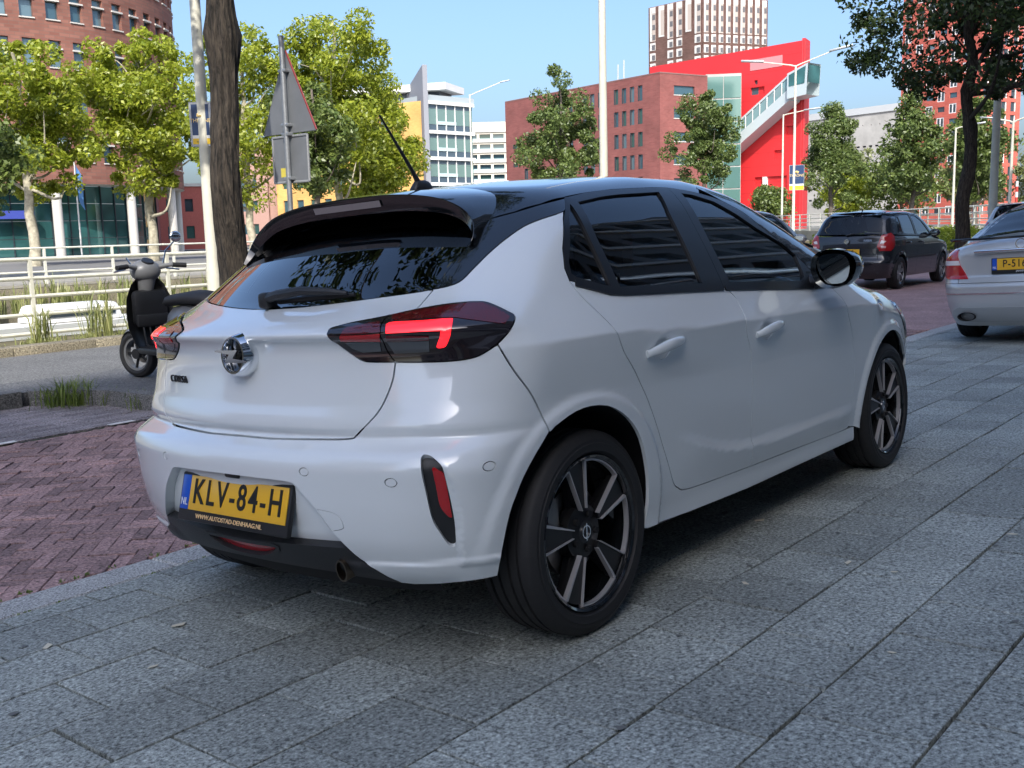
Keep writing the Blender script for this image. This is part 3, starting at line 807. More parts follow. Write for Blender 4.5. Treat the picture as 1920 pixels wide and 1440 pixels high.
def striped_tower():
    A, B, D = (269.5, 162.4), (266.8, 143.0), (285.8, 132.0)
    o = empty('striped_tower', (*B, 0)); tag(o, 'brown brick tower with white window strips rising behind the red building', 'building')
    loc = lambda ob: setattr(ob, 'location', (-B[0], -B[1], 0)) or ob
    mb = brick_mat('tower_brick', (.23, .125, .105), (.28, .16, .135), sc=2.0, mortar=(.25, .17, .14)); grey = mat('tower_panel', (.42, .36, .32), rough=.8); M_WHITE = mat('tower_white', (.58, .56, .53), rough=.8); M_WIND = mat('tower_glass', (.13, .125, .13), rough=.15)
    for (P, Q), n, skip in (((A, B), 6, {1, 4}), ((B, D), 9, set())):
        f, L = flat(P, Q); wins = []
        loc(box_uv('brick_wall', f, 0, L, 0, 65.5, 0, 1.0, mb, o))
        for k in range(n):
            u = (k + .5) * L / n; wd = L / n * .62
            if k in skip: loc(box_uv('white_strip', f, u - wd / 2, u + wd / 2, 56.5, 65.3, -.12, 0, M_WHITE, o)); loc(box_uv('grey_panel', f, u - wd * .1, u + wd / 2, 57, 64, -.16, 0, grey, o)); continue
            loc(box_uv('white_strip', f, u - wd / 2, u - wd * .18, 55.6, 65.3, -.14, 0, M_WHITE, o)); loc(box_uv('grey_panel', f, u - wd * .12, u + wd / 2, 55.6, 63.6, -.08, 0, grey, o)); loc(box_uv('white_cap', f, u - wd * .12, u + wd / 2, 63.6, 65.3, -.14, 0, M_WHITE, o))
            for j in range(3): loc(pane_uv('window', f, u - wd * .05, u + wd * .46, 56.0 + j * 2.85, 57.5 + j * 2.85, -.11, M_WIND, o))
            for j in range(6):
                v = 53.0 - j * 2.95
                w_ = loc(box_uv('white_surround', f, u - wd / 2, u + wd / 2, v, v + 2.2, -.12, 0, M_WHITE, o)); pane_uv('window', f, u - wd * .14, u + wd * .45, v + .15, v + 1.6, -.16, M_WIND, w_)
    rf = MB(); rf.prism([(A[0] - B[0], A[1] - B[1]), (0, 0), (D[0] - B[0], D[1] - B[1]), (D[0] - B[0] + 3, D[1] - B[1] + 19)], lambda u, v, h: Vector((u, v, h)), 0, 65.4); rf.build('tower_core', mb, o, smooth=None)
striped_tower()

def grey_archive():
    A, B = (321.0, 138.0), (309.5, 96.0); f, L = flat(A, B)
    o = empty('concrete_block', (*B, 0)); tag(o, 'long pale concrete block with rows of slit windows behind the trees', 'building')
    loc = lambda ob: setattr(ob, 'location', (-B[0], -B[1], 0)) or ob
    wins = [(u, u + 1.3, v, v + .55) for u in np.arange(1, L - 2, 2.2) for v in (8, 13.2, 18.4, 23.6)]
    wins += [(u, u + .3, 30.0, 30.4) for u in np.arange(1, L - 1, 3.0)]
    loc(wall_with_windows('concrete_wall', f, [0, L], [0, 35.2], wins, .4, M_CONC, o))
    for w in wins: loc(pane_uv('window', f, *w, .35, M_WIND, o))
    loc(box_uv('roof_band', f, -.2, L + .2, 33.6, 35.6, -.4, 12, mat('pale_roof_band', (.50, .52, .53), rough=.6), o))
grey_archive()

def red_tower():
    A, B, D = (211.2, 68.3), (205.6, 51.9), (216.0, 47.2)
    o = empty('red_brick_tower', (*B, 0)); tag(o, 'tall red-brick apartment tower with white window frames behind the right-hand tree', 'building')
    loc = lambda ob: setattr(ob, 'location', (-B[0], -B[1], 0)) or ob
    mb = brick_mat('tower_red_brick', (.42, .085, .060), (.48, .11, .080), sc=1.6, mortar=(.40, .12, .09))
    f, L = flat(A, B); wins = []; kinds = []
    for c in range(7):
        u = 1.2 + c * 2.6 - 1.0
        for j in range(19):
            v = 2.0 + j * 2.42 + (0 if c % 2 else .0)
            tall = (c + j) % 2 == 0
            w = (u + .35, u + 1.95, v, v + 1.85) if tall else (u + .4, u + 2.0, v + .45, v + 1.45)
            if w[1] < L: wins.append(w); kinds.append(tall)
    loc(wall_with_windows('brick_wall', f, [0, L], [0, 50], wins, .25, mb, o))
    for w, t in zip(wins, kinds):
        if t:
            fr_ = loc(box_uv('white_window', f, w[0], w[1], w[2], w[3], .05, .2, M_FRAMEW, o))
            for s in (0, 1): um = (w[0] + w[1]) / 2; a, b = ((w[0] + .18, um - .14), (um + .14, w[1] - .18))[s]; pane_uv('pane', f, a, b, w[2] + .18, w[3] - .18, .02, M_WIND, fr_)
        else: loc(pane_uv('window', f, *w, .2, pick(M_WINS[:2] + [M_WIND]), o))
    f2, L2 = flat(B, D); w2 = []
    for c in range(4):
        for j in range(19): w2.append((.9 + c * 2.6, .9 + c * 2.6 + (1.5 if c != 1 else 1.0), 2.0 + j * 2.42, 3.75 + j * 2.42))
    w2 = [w for w in w2 if w[1] < L2]
    loc(wall_with_windows('brick_wall', f2, [0, L2], [0, 50], w2, .3, mb, o))
    for w in w2:
        p_ = loc(pane_uv('window', f2, *w, .25, M_WIND, o)); box_uv('window_frame', f2, w[1] - .18, w[1], w[2], w[3], .1, .25, M_FRAMEW, p_)
    rf = MB(); rf.prism([(A[0] - B[0] + .3, A[1] - B[1]), (.4, .2), (D[0] - B[0], D[1] - B[1] + .3), (D[0] - B[0] + 6, D[1] - B[1] + 17)], lambda u, v, h: Vector((u, v, h)), 0, 49.8); rf.build('tower_core', mb, o, smooth=None)
red_tower()

def simple_block(name, A, B, z, m, label, win=None, depth=10):
    f, L = flat(A, B); o = empty(name, (*A, 0)); tag(o, label, 'building')
    loc = lambda ob: setattr(ob, 'location', (-A[0], -A[1], 0)) or ob
    wins = []
    if win:
        du, dv, w, h, v0 = win; wins = [(u, u + w, v, v + h) for u in np.arange(.8, L - w - .3, du) for v in np.arange(v0, z - h - .5, dv)]
    loc(wall_with_windows('wall', f, [0, L], [0, z], wins, .25, m, o))
    for w_ in wins: loc(pane_uv('window', f, *w_, .2, pick(M_WINS + [M_WIND]), o))
    loc(box_uv('roof_slab', f, -.1, L + .1, z - .02, z + .3, -.15, depth, M_SILL, o)); loc(box_uv('rear_volume', f, .05, L - .05, 0, z - .05, .4, depth, m, o))
    return o
simple_block('pink_brick_block', (94.0, 137.5), (92.6, 119.5), 14.5, mat('pink_brick', (.50, .30, .24), rough=.9, var=.08), 'pinkish low block between the round office and the orange one', (3.2, 3.4, 1.6, 1.5, 1.6))
simple_block('red_gable_house', (62.0, 99.5), (66.5, 97.5), 7.0, mat('gable_red', (.36, .10, .08), rough=.9, var=.1), 'small dark red block seen between the columns', (2.0, 3.0, .9, 1.4, 1.2), depth=6)
simple_block('grey_corner_block', (232, 45), (226, 28), 24, M_CONC, 'grey block at the right edge behind the lamp posts', (3.0, 3.0, 2.0, 1.4, 1.2))
# showroom along the pavement and the tall block behind it whose shade lies on the street (behind the viewer)
def showroom():
    o = empty('showroom_building', (10, -8.0, 0)); tag(o, 'dark grey showroom block along the pavement, right of the viewer', 'building')
    loc = lambda ob: setattr(ob, 'location', (-10, 8.0, 0)) or ob
    for (x0, x1, H) in ((-30, -5, 9.0), (-5, 55, 24.0)):
        f, L = flat((x0, -8.0), (x1, -8.0))
        wins = [(u, u + 4.2, .5, 3.6) for u in np.arange(1, L - 5, 5)] + [(u, u + 2.4, v, v + 1.3) for u in np.arange(1, L - 3, 3.4) for v in np.arange(6.0, H - 2, 2.9)]
        loc(wall_with_windows('facade', f, [0, L], [0, H], wins, .3, mat('showroom_grey', (.15, .15, .155), rough=.7), o))
        for w in wins: loc(pane_uv('window', f, *w, .25, M_WIND, o))
        loc(box_uv('rear_volume', f, 0, L, 0, H - .02, .5, 14, mat('showroom_rear', (.3, .3, .3), rough=.8), o))
        loc(box_uv('fascia', f, 0, L, 4.1, 5.2, -.15, .1, mat('fascia_white', (.7, .7, .7), rough=.6), o))
        for v in np.arange(8.2, H, 2.9): loc(box_uv('floor_band', f, 0, L, v, v + .35, -.12, .1, M_WHITE, o))
    text_mesh('fascia_lettering', 'AUTOS', .75, mat('fascia_red', (.5, .03, .03)), o, Matrix.Translation((-8.6, .17, 4.6)) @ Matrix(((-1, 0, 0, 0), (0, 0, 1, 0), (0, 1, 0, 0), (0, 0, 0, 1))), depth=.01)
showroom()
def shade_slab():  # unseen slab, added and sized to cast the shade on the street
    o = empty('shade_slab', (-16, -30, 0)); tag(o, 'tall pale slab added behind the showroom to shade the street, out of view', 'building')
    loc = lambda ob: setattr(ob, 'location', (16, 30, 0)) or ob
    f, L = flat((-48, -30), (-4, -30))
    wins = [(u, u + 2.2, v, v + 1.7) for u in np.arange(1.5, L - 3, 3.4) for v in np.arange(2, TALL_H - 3, 3.4)]
    loc(wall_with_windows('facade', f, [0, L], [0, TALL_H], wins, .3, mat('slab_render', (.55, .54, .52), rough=.8), o))
    for w in wins: loc(pane_uv('window', f, *w, .25, M_WIN, o))
    loc(box_uv('rear_volume', f, 0, L, 0, TALL_H - .02, .5, 14, mat('slab_rear', (.5, .5, .5), rough=.8), o))
TALL_H = 46.0
shade_slab()
simple_block('brick_terrace', (-34, 7), (-34, 60), 17.0, brick_mat('terrace_brick', (.25, .10, .075), (.31, .14, .10), sc=1.6, mortar=(.22, .13, .10)), 'red brick terrace down the street behind the viewer', (3.4, 3.3, 1.5, 1.9, 1.2))
simple_block('rear_occluder', (-40, -24), (-40, 0), 13.0, mat('corner_render', (.36, .35, .33), rough=.8), 'grey block added behind the viewer to hold back low sky light', (3.4, 3.3, 1.6, 1.8, 1.2))  # unseen block, added to dim low sky light on the white car's tail
# ------------------------------------------------------------------ vegetation
def leaf_mat(name, c1, c2, trans=.35):
    m = bpy.data.materials.new(name); m.use_nodes = True; MATS[name] = m
    nt = m.node_tree; N = nt.nodes; L = nt.links; N.remove(N['Principled BSDF'])
    ge = N.new('ShaderNodeNewGeometry'); cr = N.new('ShaderNodeValToRGB'); e = cr.color_ramp.elements
    e[0].color = (*c1, 1); e[1].color = (*c2, 1); L.new(ge.outputs['Random Per Island'], cr.inputs[0])
    d = N.new('ShaderNodeBsdfDiffuse'); t = N.new('ShaderNodeBsdfTranslucent'); g = N.new('ShaderNodeBsdfGlossy'); g.inputs['Roughness'].default_value = .45; g.inputs[0].default_value = (.6, .6, .6, 1)
    L.new(cr.outputs[0], d.inputs[0]); L.new(cr.outputs[0], t.inputs[0])
    m1 = N.new('ShaderNodeMixShader'); m1.inputs[0].default_value = trans; L.new(d.outputs[0], m1.inputs[1]); L.new(t.outputs[0], m1.inputs[2])
    m2 = N.new('ShaderNodeMixShader'); m2.inputs[0].default_value = .06; L.new(m1.outputs[0], m2.inputs[1]); L.new(g.outputs[0], m2.inputs[2])
    L.new(m2.outputs[0], N['Material Output'].inputs[0]); return m
LM_PLANE = leaf_mat('plane_leaf', (.20, .27, .020), (.46, .50, .05), .5)
LM_GREEN = leaf_mat('street_tree_leaf', (.07, .115, .028), (.20, .26, .07), .35)
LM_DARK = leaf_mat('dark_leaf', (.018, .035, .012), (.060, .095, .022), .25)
LM_MIX = leaf_mat('mid_leaf', (.08, .13, .03), (.20, .25, .06), .35)
LM_WILLOW = leaf_mat('willow_leaf', (.13, .16, .05), (.26, .28, .11), .35)
LM_REED = leaf_mat('reed_blade', (.20, .24, .07), (.42, .42, .18), .3)
LM_GRASS = leaf_mat('grass_blade', (.09, .15, .02), (.22, .28, .06), .3)
BARK_PALE = mat('plane_bark', (.36, .33, .25), rough=.9, var=.45, vscale=3.5, bump=.01, bscale=12)
def bark_mat():
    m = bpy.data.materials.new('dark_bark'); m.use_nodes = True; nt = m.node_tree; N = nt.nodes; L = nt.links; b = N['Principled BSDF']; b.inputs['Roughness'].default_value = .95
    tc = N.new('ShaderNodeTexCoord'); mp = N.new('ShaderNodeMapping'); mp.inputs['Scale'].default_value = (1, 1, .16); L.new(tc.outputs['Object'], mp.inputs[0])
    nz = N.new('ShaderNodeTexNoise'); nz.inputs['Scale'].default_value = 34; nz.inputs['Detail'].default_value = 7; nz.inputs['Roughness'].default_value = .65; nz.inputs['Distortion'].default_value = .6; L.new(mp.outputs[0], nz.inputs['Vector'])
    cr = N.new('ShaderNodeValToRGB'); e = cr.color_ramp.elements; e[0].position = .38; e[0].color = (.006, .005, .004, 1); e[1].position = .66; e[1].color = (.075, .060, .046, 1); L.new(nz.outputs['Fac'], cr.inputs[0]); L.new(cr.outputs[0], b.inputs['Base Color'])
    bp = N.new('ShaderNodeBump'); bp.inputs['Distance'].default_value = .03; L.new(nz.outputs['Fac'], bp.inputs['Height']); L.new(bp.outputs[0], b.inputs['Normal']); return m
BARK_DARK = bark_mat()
BARK_GREY = mat('grey_bark', (.12, .10, .08), rough=.95, var=.4, vscale=8, bump=.01, bscale=30)
def leaves(centers, radii, per, size, rng, up=.5, aspect=1.5, shell=.35):
    C_ = np.repeat(np.array(centers), per, 0); R_ = np.repeat(np.array(radii), per)
    n = len(C_)
    d = rng.normal(size=(n, 3)); d /= np.linalg.norm(d, axis=1, keepdims=True)
    r = (shell + (1 - shell) * rng.random(n)) ** .7
    P = C_ + d * (r * R_)[:, None] * [1, 1, .85]
    nrm = rng.normal(size=(n, 3)) * .8 + d * .5 + [0, 0, up]; nrm /= np.linalg.norm(nrm, axis=1, keepdims=True)
    a = rng.normal(size=(n, 3)); a -= nrm * (a * nrm).sum(1, keepdims=True); a /= np.linalg.norm(a, axis=1, keepdims=True); b = np.cross(nrm, a)
    s = size * (.6 + .8 * rng.random(n))[:, None]
    tip = P + a * s * aspect; base = P - a * s * aspect * .6; l = P + b * s * .62 + nrm * s * .15; rr = P - b * s * .62 + nrm * s * .15
    V = np.stack([base, rr, tip, l], 1).reshape(-1, 3); F_ = (np.arange(n)[:, None] * 4 + [0, 1, 2, 3])
    return V, F_
def fast_mesh(name, V, F_, m, parent):
    me = bpy.data.meshes.new(name); n = len(F_); k = F_.shape[1]
    me.vertices.add(len(V)); me.vertices.foreach_set('co', np.ascontiguousarray(V, np.float32).ravel())
    me.loops.add(n * k); me.loops.foreach_set('vertex_index', np.ascontiguousarray(F_, np.int32).ravel())
    me.polygons.add(n); me.polygons.foreach_set('loop_start', np.arange(0, n * k, k, dtype=np.int32))
    me.update(calc_edges=True)
    return mesh_obj(name, me, m, parent)
def tree(name, label, base, h, cz, rad, tr, leaf, nl, lm, bark, seed, group=None, lean=(0, 0), nb=9, clusters=60, cr=None, crad=.75, up=.5, knots=0, cdrop=0.0, shape=0.0, burls=()):
    rng = np.random.default_rng(seed)
    o = empty(name, base); tag(o, label, 'tree', group)
    top = cz + rad[2] * .75
    trunk_pts = []; n = 12
    for i in range(n + 1):
        t = i / n; trunk_pts.append((lean[0] * t + .05 * tr * rng.normal() * (i > 0) * 6, lean[1] * t + .05 * tr * rng.normal() * (i > 0) * 6, -.05 + (top + .05) * t))
    rr = [tr * (1.25 if i == 0 else 1.0) * (1 - .72 * (i / n)) for i in range(n + 1)]
    b = MB()
    if knots:
        nn_, seg = 44, 70; P_ = spline(trunk_pts, seg // n); R_ = np.interp(np.linspace(0, 1, len(P_)), np.linspace(0, 1, n + 1), rr); ph = rng.random(9) * 6.28; rings = []
        for i, (p, r_) in enumerate(zip(P_, R_)):
            z = p[2]; ring = []
            bul = 1 + sum(.20 * math.exp(-((z - zk) / .16) ** 2) for zk in burls)
            for q in range(nn_):
                a = 2 * math.pi * q / nn_
                fur = .055 * math.sin(11 * a + 2.2 * math.sin(3.1 * z + ph[0]) + ph[1]) + .035 * math.sin(19 * a - 3.0 * math.sin(2.3 * z + ph[2])) + .03 * math.sin(5 * a + 4 * z + ph[3]) + .02 * rng.normal()
                lob = sum(.10 * math.exp(-((z - zk) / .12) ** 2) * math.sin(4 * a + 7 * zk) for zk in burls)
                rq = r_ * bul * (1 + fur + lob); ring.append(b.bm.verts.new((p[0] + rq * math.cos(a), p[1] + rq * math.sin(a), z)))
            rings.append(ring)
        for r0_, r1_ in zip(rings, rings[1:]):
            for q in range(nn_): b.bm.faces.new((r0_[q], r0_[(q + 1) % nn_], r1_[(q + 1) % nn_], r1_[q]))
    else: b.tube(trunk_pts, rr, n=14)
    b.build('trunk', bark, o, smooth=60)
    cents = []; rads = []
    for i in range(clusters):
        d = rng.normal(size=3); d /= np.linalg.norm(d); r = rng.random() ** .45
        z = d[2] * r
        w = 1.0 - shape * max(0, z)        # narrower towards the top
        p = np.array([lean[0] + d[0] * r * rad[0] * w, lean[1] + d[1] * r * rad[1] * w, cz + z * rad[2] - cdrop * (d[0] ** 2 + d[1] ** 2) * r])
        cents.append(p); rads.append(crad * (.45 + 1.1 * rng.random()))
    order = rng.permutation(clusters)[:nb]
    for q in order:
        c = cents[q]; z0 = max(.28 * cz, min(c[2] - .6 * rad[2] * (.4 + .4 * rng.random()) - .3, top * .85)); t = z0 / top; s0 = np.array([lean[0] * t, lean[1] * t, z0])
        mid = s0 * .45 + c * .55 + [0, 0, -.15 * rad[2] * rng.random()] + rng.normal(size=3) * .12 * rad[0]
        r0 = tr * (.16 + .3 * (1 - t)); l = MB(); pts = spline([s0, mid, c], 4); l.tube([tuple(p) for p in pts], [r0 * (1 - .8 * i / (len(pts) - 1)) for i in range(len(pts))], n=7)
        l.build('branch', bark, o, smooth=60)
    per = max(1, nl // clusters)
    V, F_ = leaves(cents, rads, per, leaf, rng, up=up)
    c = fast_mesh('crown', V, F_, lm, o); tag(c, kind='stuff')
    return o
GP = 'plane trees on the far quay'
tree('plane_tree', 'leftmost yellow-green plane tree on the far quay, before the brick block', (24.9, 53.2, 0), 12, 7.9, (4.1, 3.8, 4.4), .30, .115, 26000, LM_PLANE, BARK_PALE, 1, GP, clusters=100, crad=.72, nb=22)
tree('plane_tree', 'yellow-green plane tree on the far quay, above the scooter', (32.4, 53.6, 0), 13, 8.7, (4.2, 3.9, 4.7), .30, .115, 28000, LM_PLANE, BARK_PALE, 2, GP, clusters=110, crad=.72, nb=22)
tree('plane_tree', 'tall yellow-green plane tree right of the grey warning sign', (37.4, 42.0, 0), 14, 8.9, (4.1, 4.0, 5.4), .26, .10, 34000, LM_PLANE, BARK_PALE, 3, GP, clusters=130, crad=.70, nb=24)
tree('plane_tree', 'yellow-green plane tree directly behind the near dark trunk', (33.0, 44.6, 0), 12, 7.8, (3.2, 3.2, 4.8), .24, .10, 20000, LM_PLANE, BARK_PALE, 4, GP, clusters=90, crad=.68, nb=18)
tree('plane_tree', 'yellow-green plane tree at the right end of the row, before the orange office', (46.1, 48.0, 0), 11, 6.4, (3.0, 3.0, 4.0), .26, .115, 20000, LM_PLANE, BARK_PALE, 7, GP, clusters=85, crad=.75, nb=16)
tree('lime_tree', 'darker green tree among the plane trees behind the warning sign', (32.2, 38.0, 0), 9, 6.2, (2.0, 2.0, 3.0), .2, .10, 13000, LM_MIX, BARK_GREY, 5, clusters=70, crad=.6, nb=9)
tree('shade_tree', 'dark green tree at the left edge in front of the brick block', (14.3, 36.5, 0), 7, 4.2, (2.2, 2.2, 2.3), .2, .10, 9000, LM_MIX, BARK_GREY, 6, clusters=60, crad=.6)
GT = 'street trees across the canal'
tree('street_tree', 'green street tree in front of the left half of the dark brick block', (54.2, 38.7, 0), 12, 7.0, (3.0, 3.0, 4.9), .2, .09, 24000, LM_GREEN, BARK_GREY, 11, GT, clusters=85, crad=.62, shape=.45, nb=9)
tree('street_tree', 'green street tree in front of the corner of the dark brick block', (68.1, 35.4, 0), 12, 7.2, (2.9, 2.9, 4.4), .2, .09, 24000, LM_GREEN, BARK_GREY, 12, GT, clusters=85, crad=.62, shape=.4, nb=9)
tree('street_tree', 'green street tree right of the red building', (76.6, 28.9, .4), 11, 6.0, (2.7, 2.7, 4.2), .2, .09, 22000, LM_GREEN, BARK_GREY, 13, GT, clusters=80, crad=.60, shape=.5, nb=9)
tree('street_tree', 'green street tree left of the dark trunk, before the red tower', (69.1, 20.2, .6), 9, 5.4, (2.0, 2.0, 3.7), .18, .11, 12000, LM_GREEN, BARK_GREY, 14, GT, clusters=80, crad=.6, shape=.4, nb=9)
tree('street_tree', 'green street tree half hidden by the dark right-hand trunk', (65.3, 15.2, .6), 8, 4.9, (1.9, 1.9, 3.2), .16, .11, 10000, LM_GREEN, BARK_GREY, 15, GT, clusters=70, crad=.6, shape=.4, nb=9)
GB = 'bushy trees at the canal end'
for i, (lb, b, cz, r, lm_) in enumerate((
    ('pale willow between the two banner lamp posts and the green trees', (95.0, 35.0, .5), 4.6, (3.0, 3.0, 3.6), LM_WILLOW),
    ('bright green bushy tree low behind the parked black car', (88.0, 31.5, .5), 3.0, (2.3, 2.3, 2.6), LM_PLANE),
    ('rounded mid-green tree behind the roof of the parked black car', (86.0, 26.5, .5), 4.0, (3.2, 3.2, 3.0), LM_MIX),
    ('pale drooping willow left of the dark right-hand trunk', (90.0, 22.0, .5), 4.8, (2.8, 2.8, 3.8), LM_WILLOW),
    ('pale willow right of the dark right-hand trunk', (88.0, 15.5, .5), 4.4, (2.8, 2.8, 3.6), LM_WILLOW),
    ('willow at the far right behind the tall cream pole', (84.0, 9.5, .5), 4.2, (3.0, 3.0, 3.2), LM_WILLOW),
    ('dark green bush at the foot of the red building', (92.0, 41.0, .3), 2.6, (2.0, 2.0, 2.0), LM_MIX))):
    tree('bushy_tree', lb, b, 6, cz, r, .16, .13, 8000, lm_, BARK_GREY, 30 + i, GB, clusters=60, crad=.8, nb=6)
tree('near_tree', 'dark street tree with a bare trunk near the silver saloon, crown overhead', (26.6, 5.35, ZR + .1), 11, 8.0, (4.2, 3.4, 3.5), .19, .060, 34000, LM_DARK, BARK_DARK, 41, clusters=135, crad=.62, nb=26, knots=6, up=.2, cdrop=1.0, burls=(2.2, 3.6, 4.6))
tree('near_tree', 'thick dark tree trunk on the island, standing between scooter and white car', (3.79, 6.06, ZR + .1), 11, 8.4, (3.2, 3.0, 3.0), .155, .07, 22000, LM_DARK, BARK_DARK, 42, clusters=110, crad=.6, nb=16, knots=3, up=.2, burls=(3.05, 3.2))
tree('rear_tree', 'leafy street tree behind the viewer, out of view', (-13.0, 5.0, ZR), 10, 7.5, (3.2, 3.2, 3.2), .2, .09, 12000, LM_GREEN, BARK_DARK, 43, clusters=80, crad=.7)
def blades(name, spots, hgt, spread, per, wid, m, seed, label=None, cat=None, kind='stuff', parent=None):
    rng = np.random.default_rng(seed); V = []; F_ = []; k = 0
    for (x, y, z, s) in spots:
        for _ in range(per):
            a = rng.random() * 6.283; l = hgt * s * (.5 + .6 * rng.random()); out = spread * s * rng.random(); bx, by = x + rng.normal() * .06 * s, y + rng.normal() * .05 * s
            w = wid * (.6 + .6 * rng.random()); dx, dy = math.cos(a), math.sin(a); px, py = -dy * w, dx * w
            p0 = (bx, by, z); p1 = (bx + dx * out * .35, by + dy * out * .35, z + l * .62); p2 = (bx + dx * out, by + dy * out, z + l * (1 - .25 * rng.random()))
            V += [(p0[0] - px, p0[1] - py, p0[2]), (p0[0] + px, p0[1] + py, p0[2]), (p1[0] + px, p1[1] + py, p1[2]), (p1[0] - px, p1[1] - py, p1[2]), p2]
            F_ += [(k, k + 1, k + 2, k + 3), (k + 3, k + 2, k + 4)]; k += 5
    o = from_np(name, V, F_, m, parent)
    if kind: tag(o, kind=kind)
    return o
rg = np.random.default_rng(5)
sp_ = [(x, 10.1 + rg.normal() * .2, ZR + .08, .55 + .5 * rg.random()) for x in np.concatenate([rg.normal(5.45, .35, 20), rg.normal(3.85, .10, 3), rg.normal(4.55, .10, 3), rg.normal(3.0, .1, 2), rg.normal(2.2, .3, 2), rg.uniform(6.6, 22, 60)])]
blades('verge_reeds', sp_, .80, .42, 22, .007, LM_REED, 8)
sp2 = [(x, 9.95 + rg.normal() * .28, ZR + .08, .4 + .5 * rg.random()) for x in rg.uniform(0, 24, 300)]
blades('verge_grass', sp2, .17, .18, 14, .006, LM_REED, 9)
sp3 = [(1.78 + rg.normal() * .10, 5.62 + rg.normal() * .10, ZR + .0, .7 + .6 * rg.random()) for _ in range(26)] + [(1.98 + rg.normal() * .06, 5.1 + rg.normal() * .25, ZR, .5 + .4 * rg.random()) for _ in range(14)]
blades('kerb_weeds', sp3, .20, .16, 20, .0035, LM_GRASS, 10)
sp4 = [(x, 28.6 + rg.normal() * .35, -.9, .8 + .5 * rg.random()) for x in rg.uniform(6, 70, 420)]
blades('far_bank_reeds', sp4, 1.0, .4, 14, .02, LM_REED, 12)
sp5 = [(1.0 - 2.0 * rg.random(), 5.86, ZR, .3 + .3 * rg.random()) for _ in range(10)]
blades('joint_moss', [(random.uniform(-1.2, 1.0), random.choice([1.05, 1.26]) + random.gauss(0, .006), -1.1 * math.tan(math.radians(3.05)) - .003, .12) for _ in range(60)], .10, .10, 8, .003, LM_GRASS, 13)
hd = empty('verge_hedge', (34, 10.0, ZR)); tag(hd, 'sunlit yellow-green hedge left of the dark right-hand trunk', 'hedge')
cs = [np.array([rg.uniform(-6, 12), rg.normal() * .35, .25 + .55 * rg.random()]) for _ in range(120)]
V, F_ = leaves(cs, [.42] * 120, 130, .055, rg, up=.4); tag(fast_mesh('hedge_leaves', V, F_, LM_PLANE, hd), kind='stuff')
# ------------------------------------------------------------------ street furniture
M_CREAM = mat('cream_paint', (.62, .60, .50), rough=.5, var=.08, vscale=4)
M_GALV = mat('galvanised_steel', (.36, .38, .40), rough=.45, metal=.7, var=.12, vscale=20)
M_RAIL = mat('white_rail_paint', (.66, .65, .56), rough=.55, var=.1, vscale=6)
def railing(name, label, pts, h, rails, step, r=.028, post=.045, z=None):
    o = empty(name, pts[0]); tag(o, label, 'railing', None); p0 = Vector(pts[0])
    for a, b in zip(pts, pts[1:]):
        a, b = Vector(a), Vector(b); L_ = (b - a).length; n = max(1, int(round(L_ / step)))
        for k in range(n + 1):
            p = a + (b - a) * (k / n) - p0; m = MB(); m.box((p.x, p.y, p.z + h / 2), (post, post, h)); m.build('post', M_RAIL, o, smooth=None)
        for rz in rails:
            m = MB(); m.tube([a - p0 + Vector((0, 0, rz * h)), b - p0 + Vector((0, 0, rz * h))], r, n=8); m.build('rail', M_RAIL, o)
    return o
railing('canal_railing', 'cream railing with five rails along the near canal bank', [(-4, 10.72, ZR), (24, 10.72, ZR)], 1.12, [.14, .36, .57, .78, 1.0], 2.02, r=.026)
railing('quay_railing', 'cream railing on the far side of the canal', [(2, 29.5, ZR), (60, 29.5, ZR)], 1.15, [.35, .68, 1.0], 2.3, r=.03, post=.07)
rp = MB(); rp.prism([(92, 44), (81.0, 35.6), (55.3, 13.2), (46.3, 8.0), (44.0, 6.75), (130, 6.75), (130, 44)], lambda u, v, h: Vector((u, v, h)), -1.4, .62)
tag(rp.build('bridge_ramp', mat('ramp_paving', (.28, .27, .22), rough=.9, var=.2, vscale=.8), smooth=None), kind='structure')
railing('bridge_railing', 'white railing rising along the bridge ramp beyond the black car', [(92, 44.2, .62), (81.2, 35.8, .62), (55.5, 13.4, .62), (46.5, 8.2, .62)], 1.25, [.25, .5, .75, 1.0], 2.4, r=.035, post=.09)
railing('bridge_railing', 'further white railing behind the bridge ramp', [(100, 34, .62), (64, 8.5, .62)], 1.5, [.3, .65, 1.0], 2.8, r=.035, post=.09)
def lamp(name, label, base, h, r0, r1, arms=(), m=None, head=(.75, .16, .07)):
    o = empty(name, base); tag(o, label, 'lamp post')
    m = m or M_CREAM
    p = MB(); p.lathe([(r0 * 1.15, 0), (r0 * 1.15, .9), (r0, 1.0), (r1, h), (0, h)], n=16); p.build('post', m, o)
    for ax, ay, az in arms:
        d = Vector((ax, ay, az)); a = MB(); L_ = d.length
        a.tube([(0, 0, h - .08), (ax * .12, ay * .12, h - .02 + az * .1), (ax * .82, ay * .82, h + az * .9)], [r1 * .8, r1 * .7, r1 * .55], n=8); ao = a.build('arm', m, o)
        u = Vector((ax, ay, az * .6)).normalized(); hd_ = MB(); hd_.box((0, 0, 0), head, bevel=.02)
        M_ = Matrix.Translation((ax * .95, ay * .95, h + az)) @ u.to_track_quat('X', 'Z').to_matrix().to_4x4()
        hd_.build('lamp_head', M_GALV, ao, M=M_)
    return o
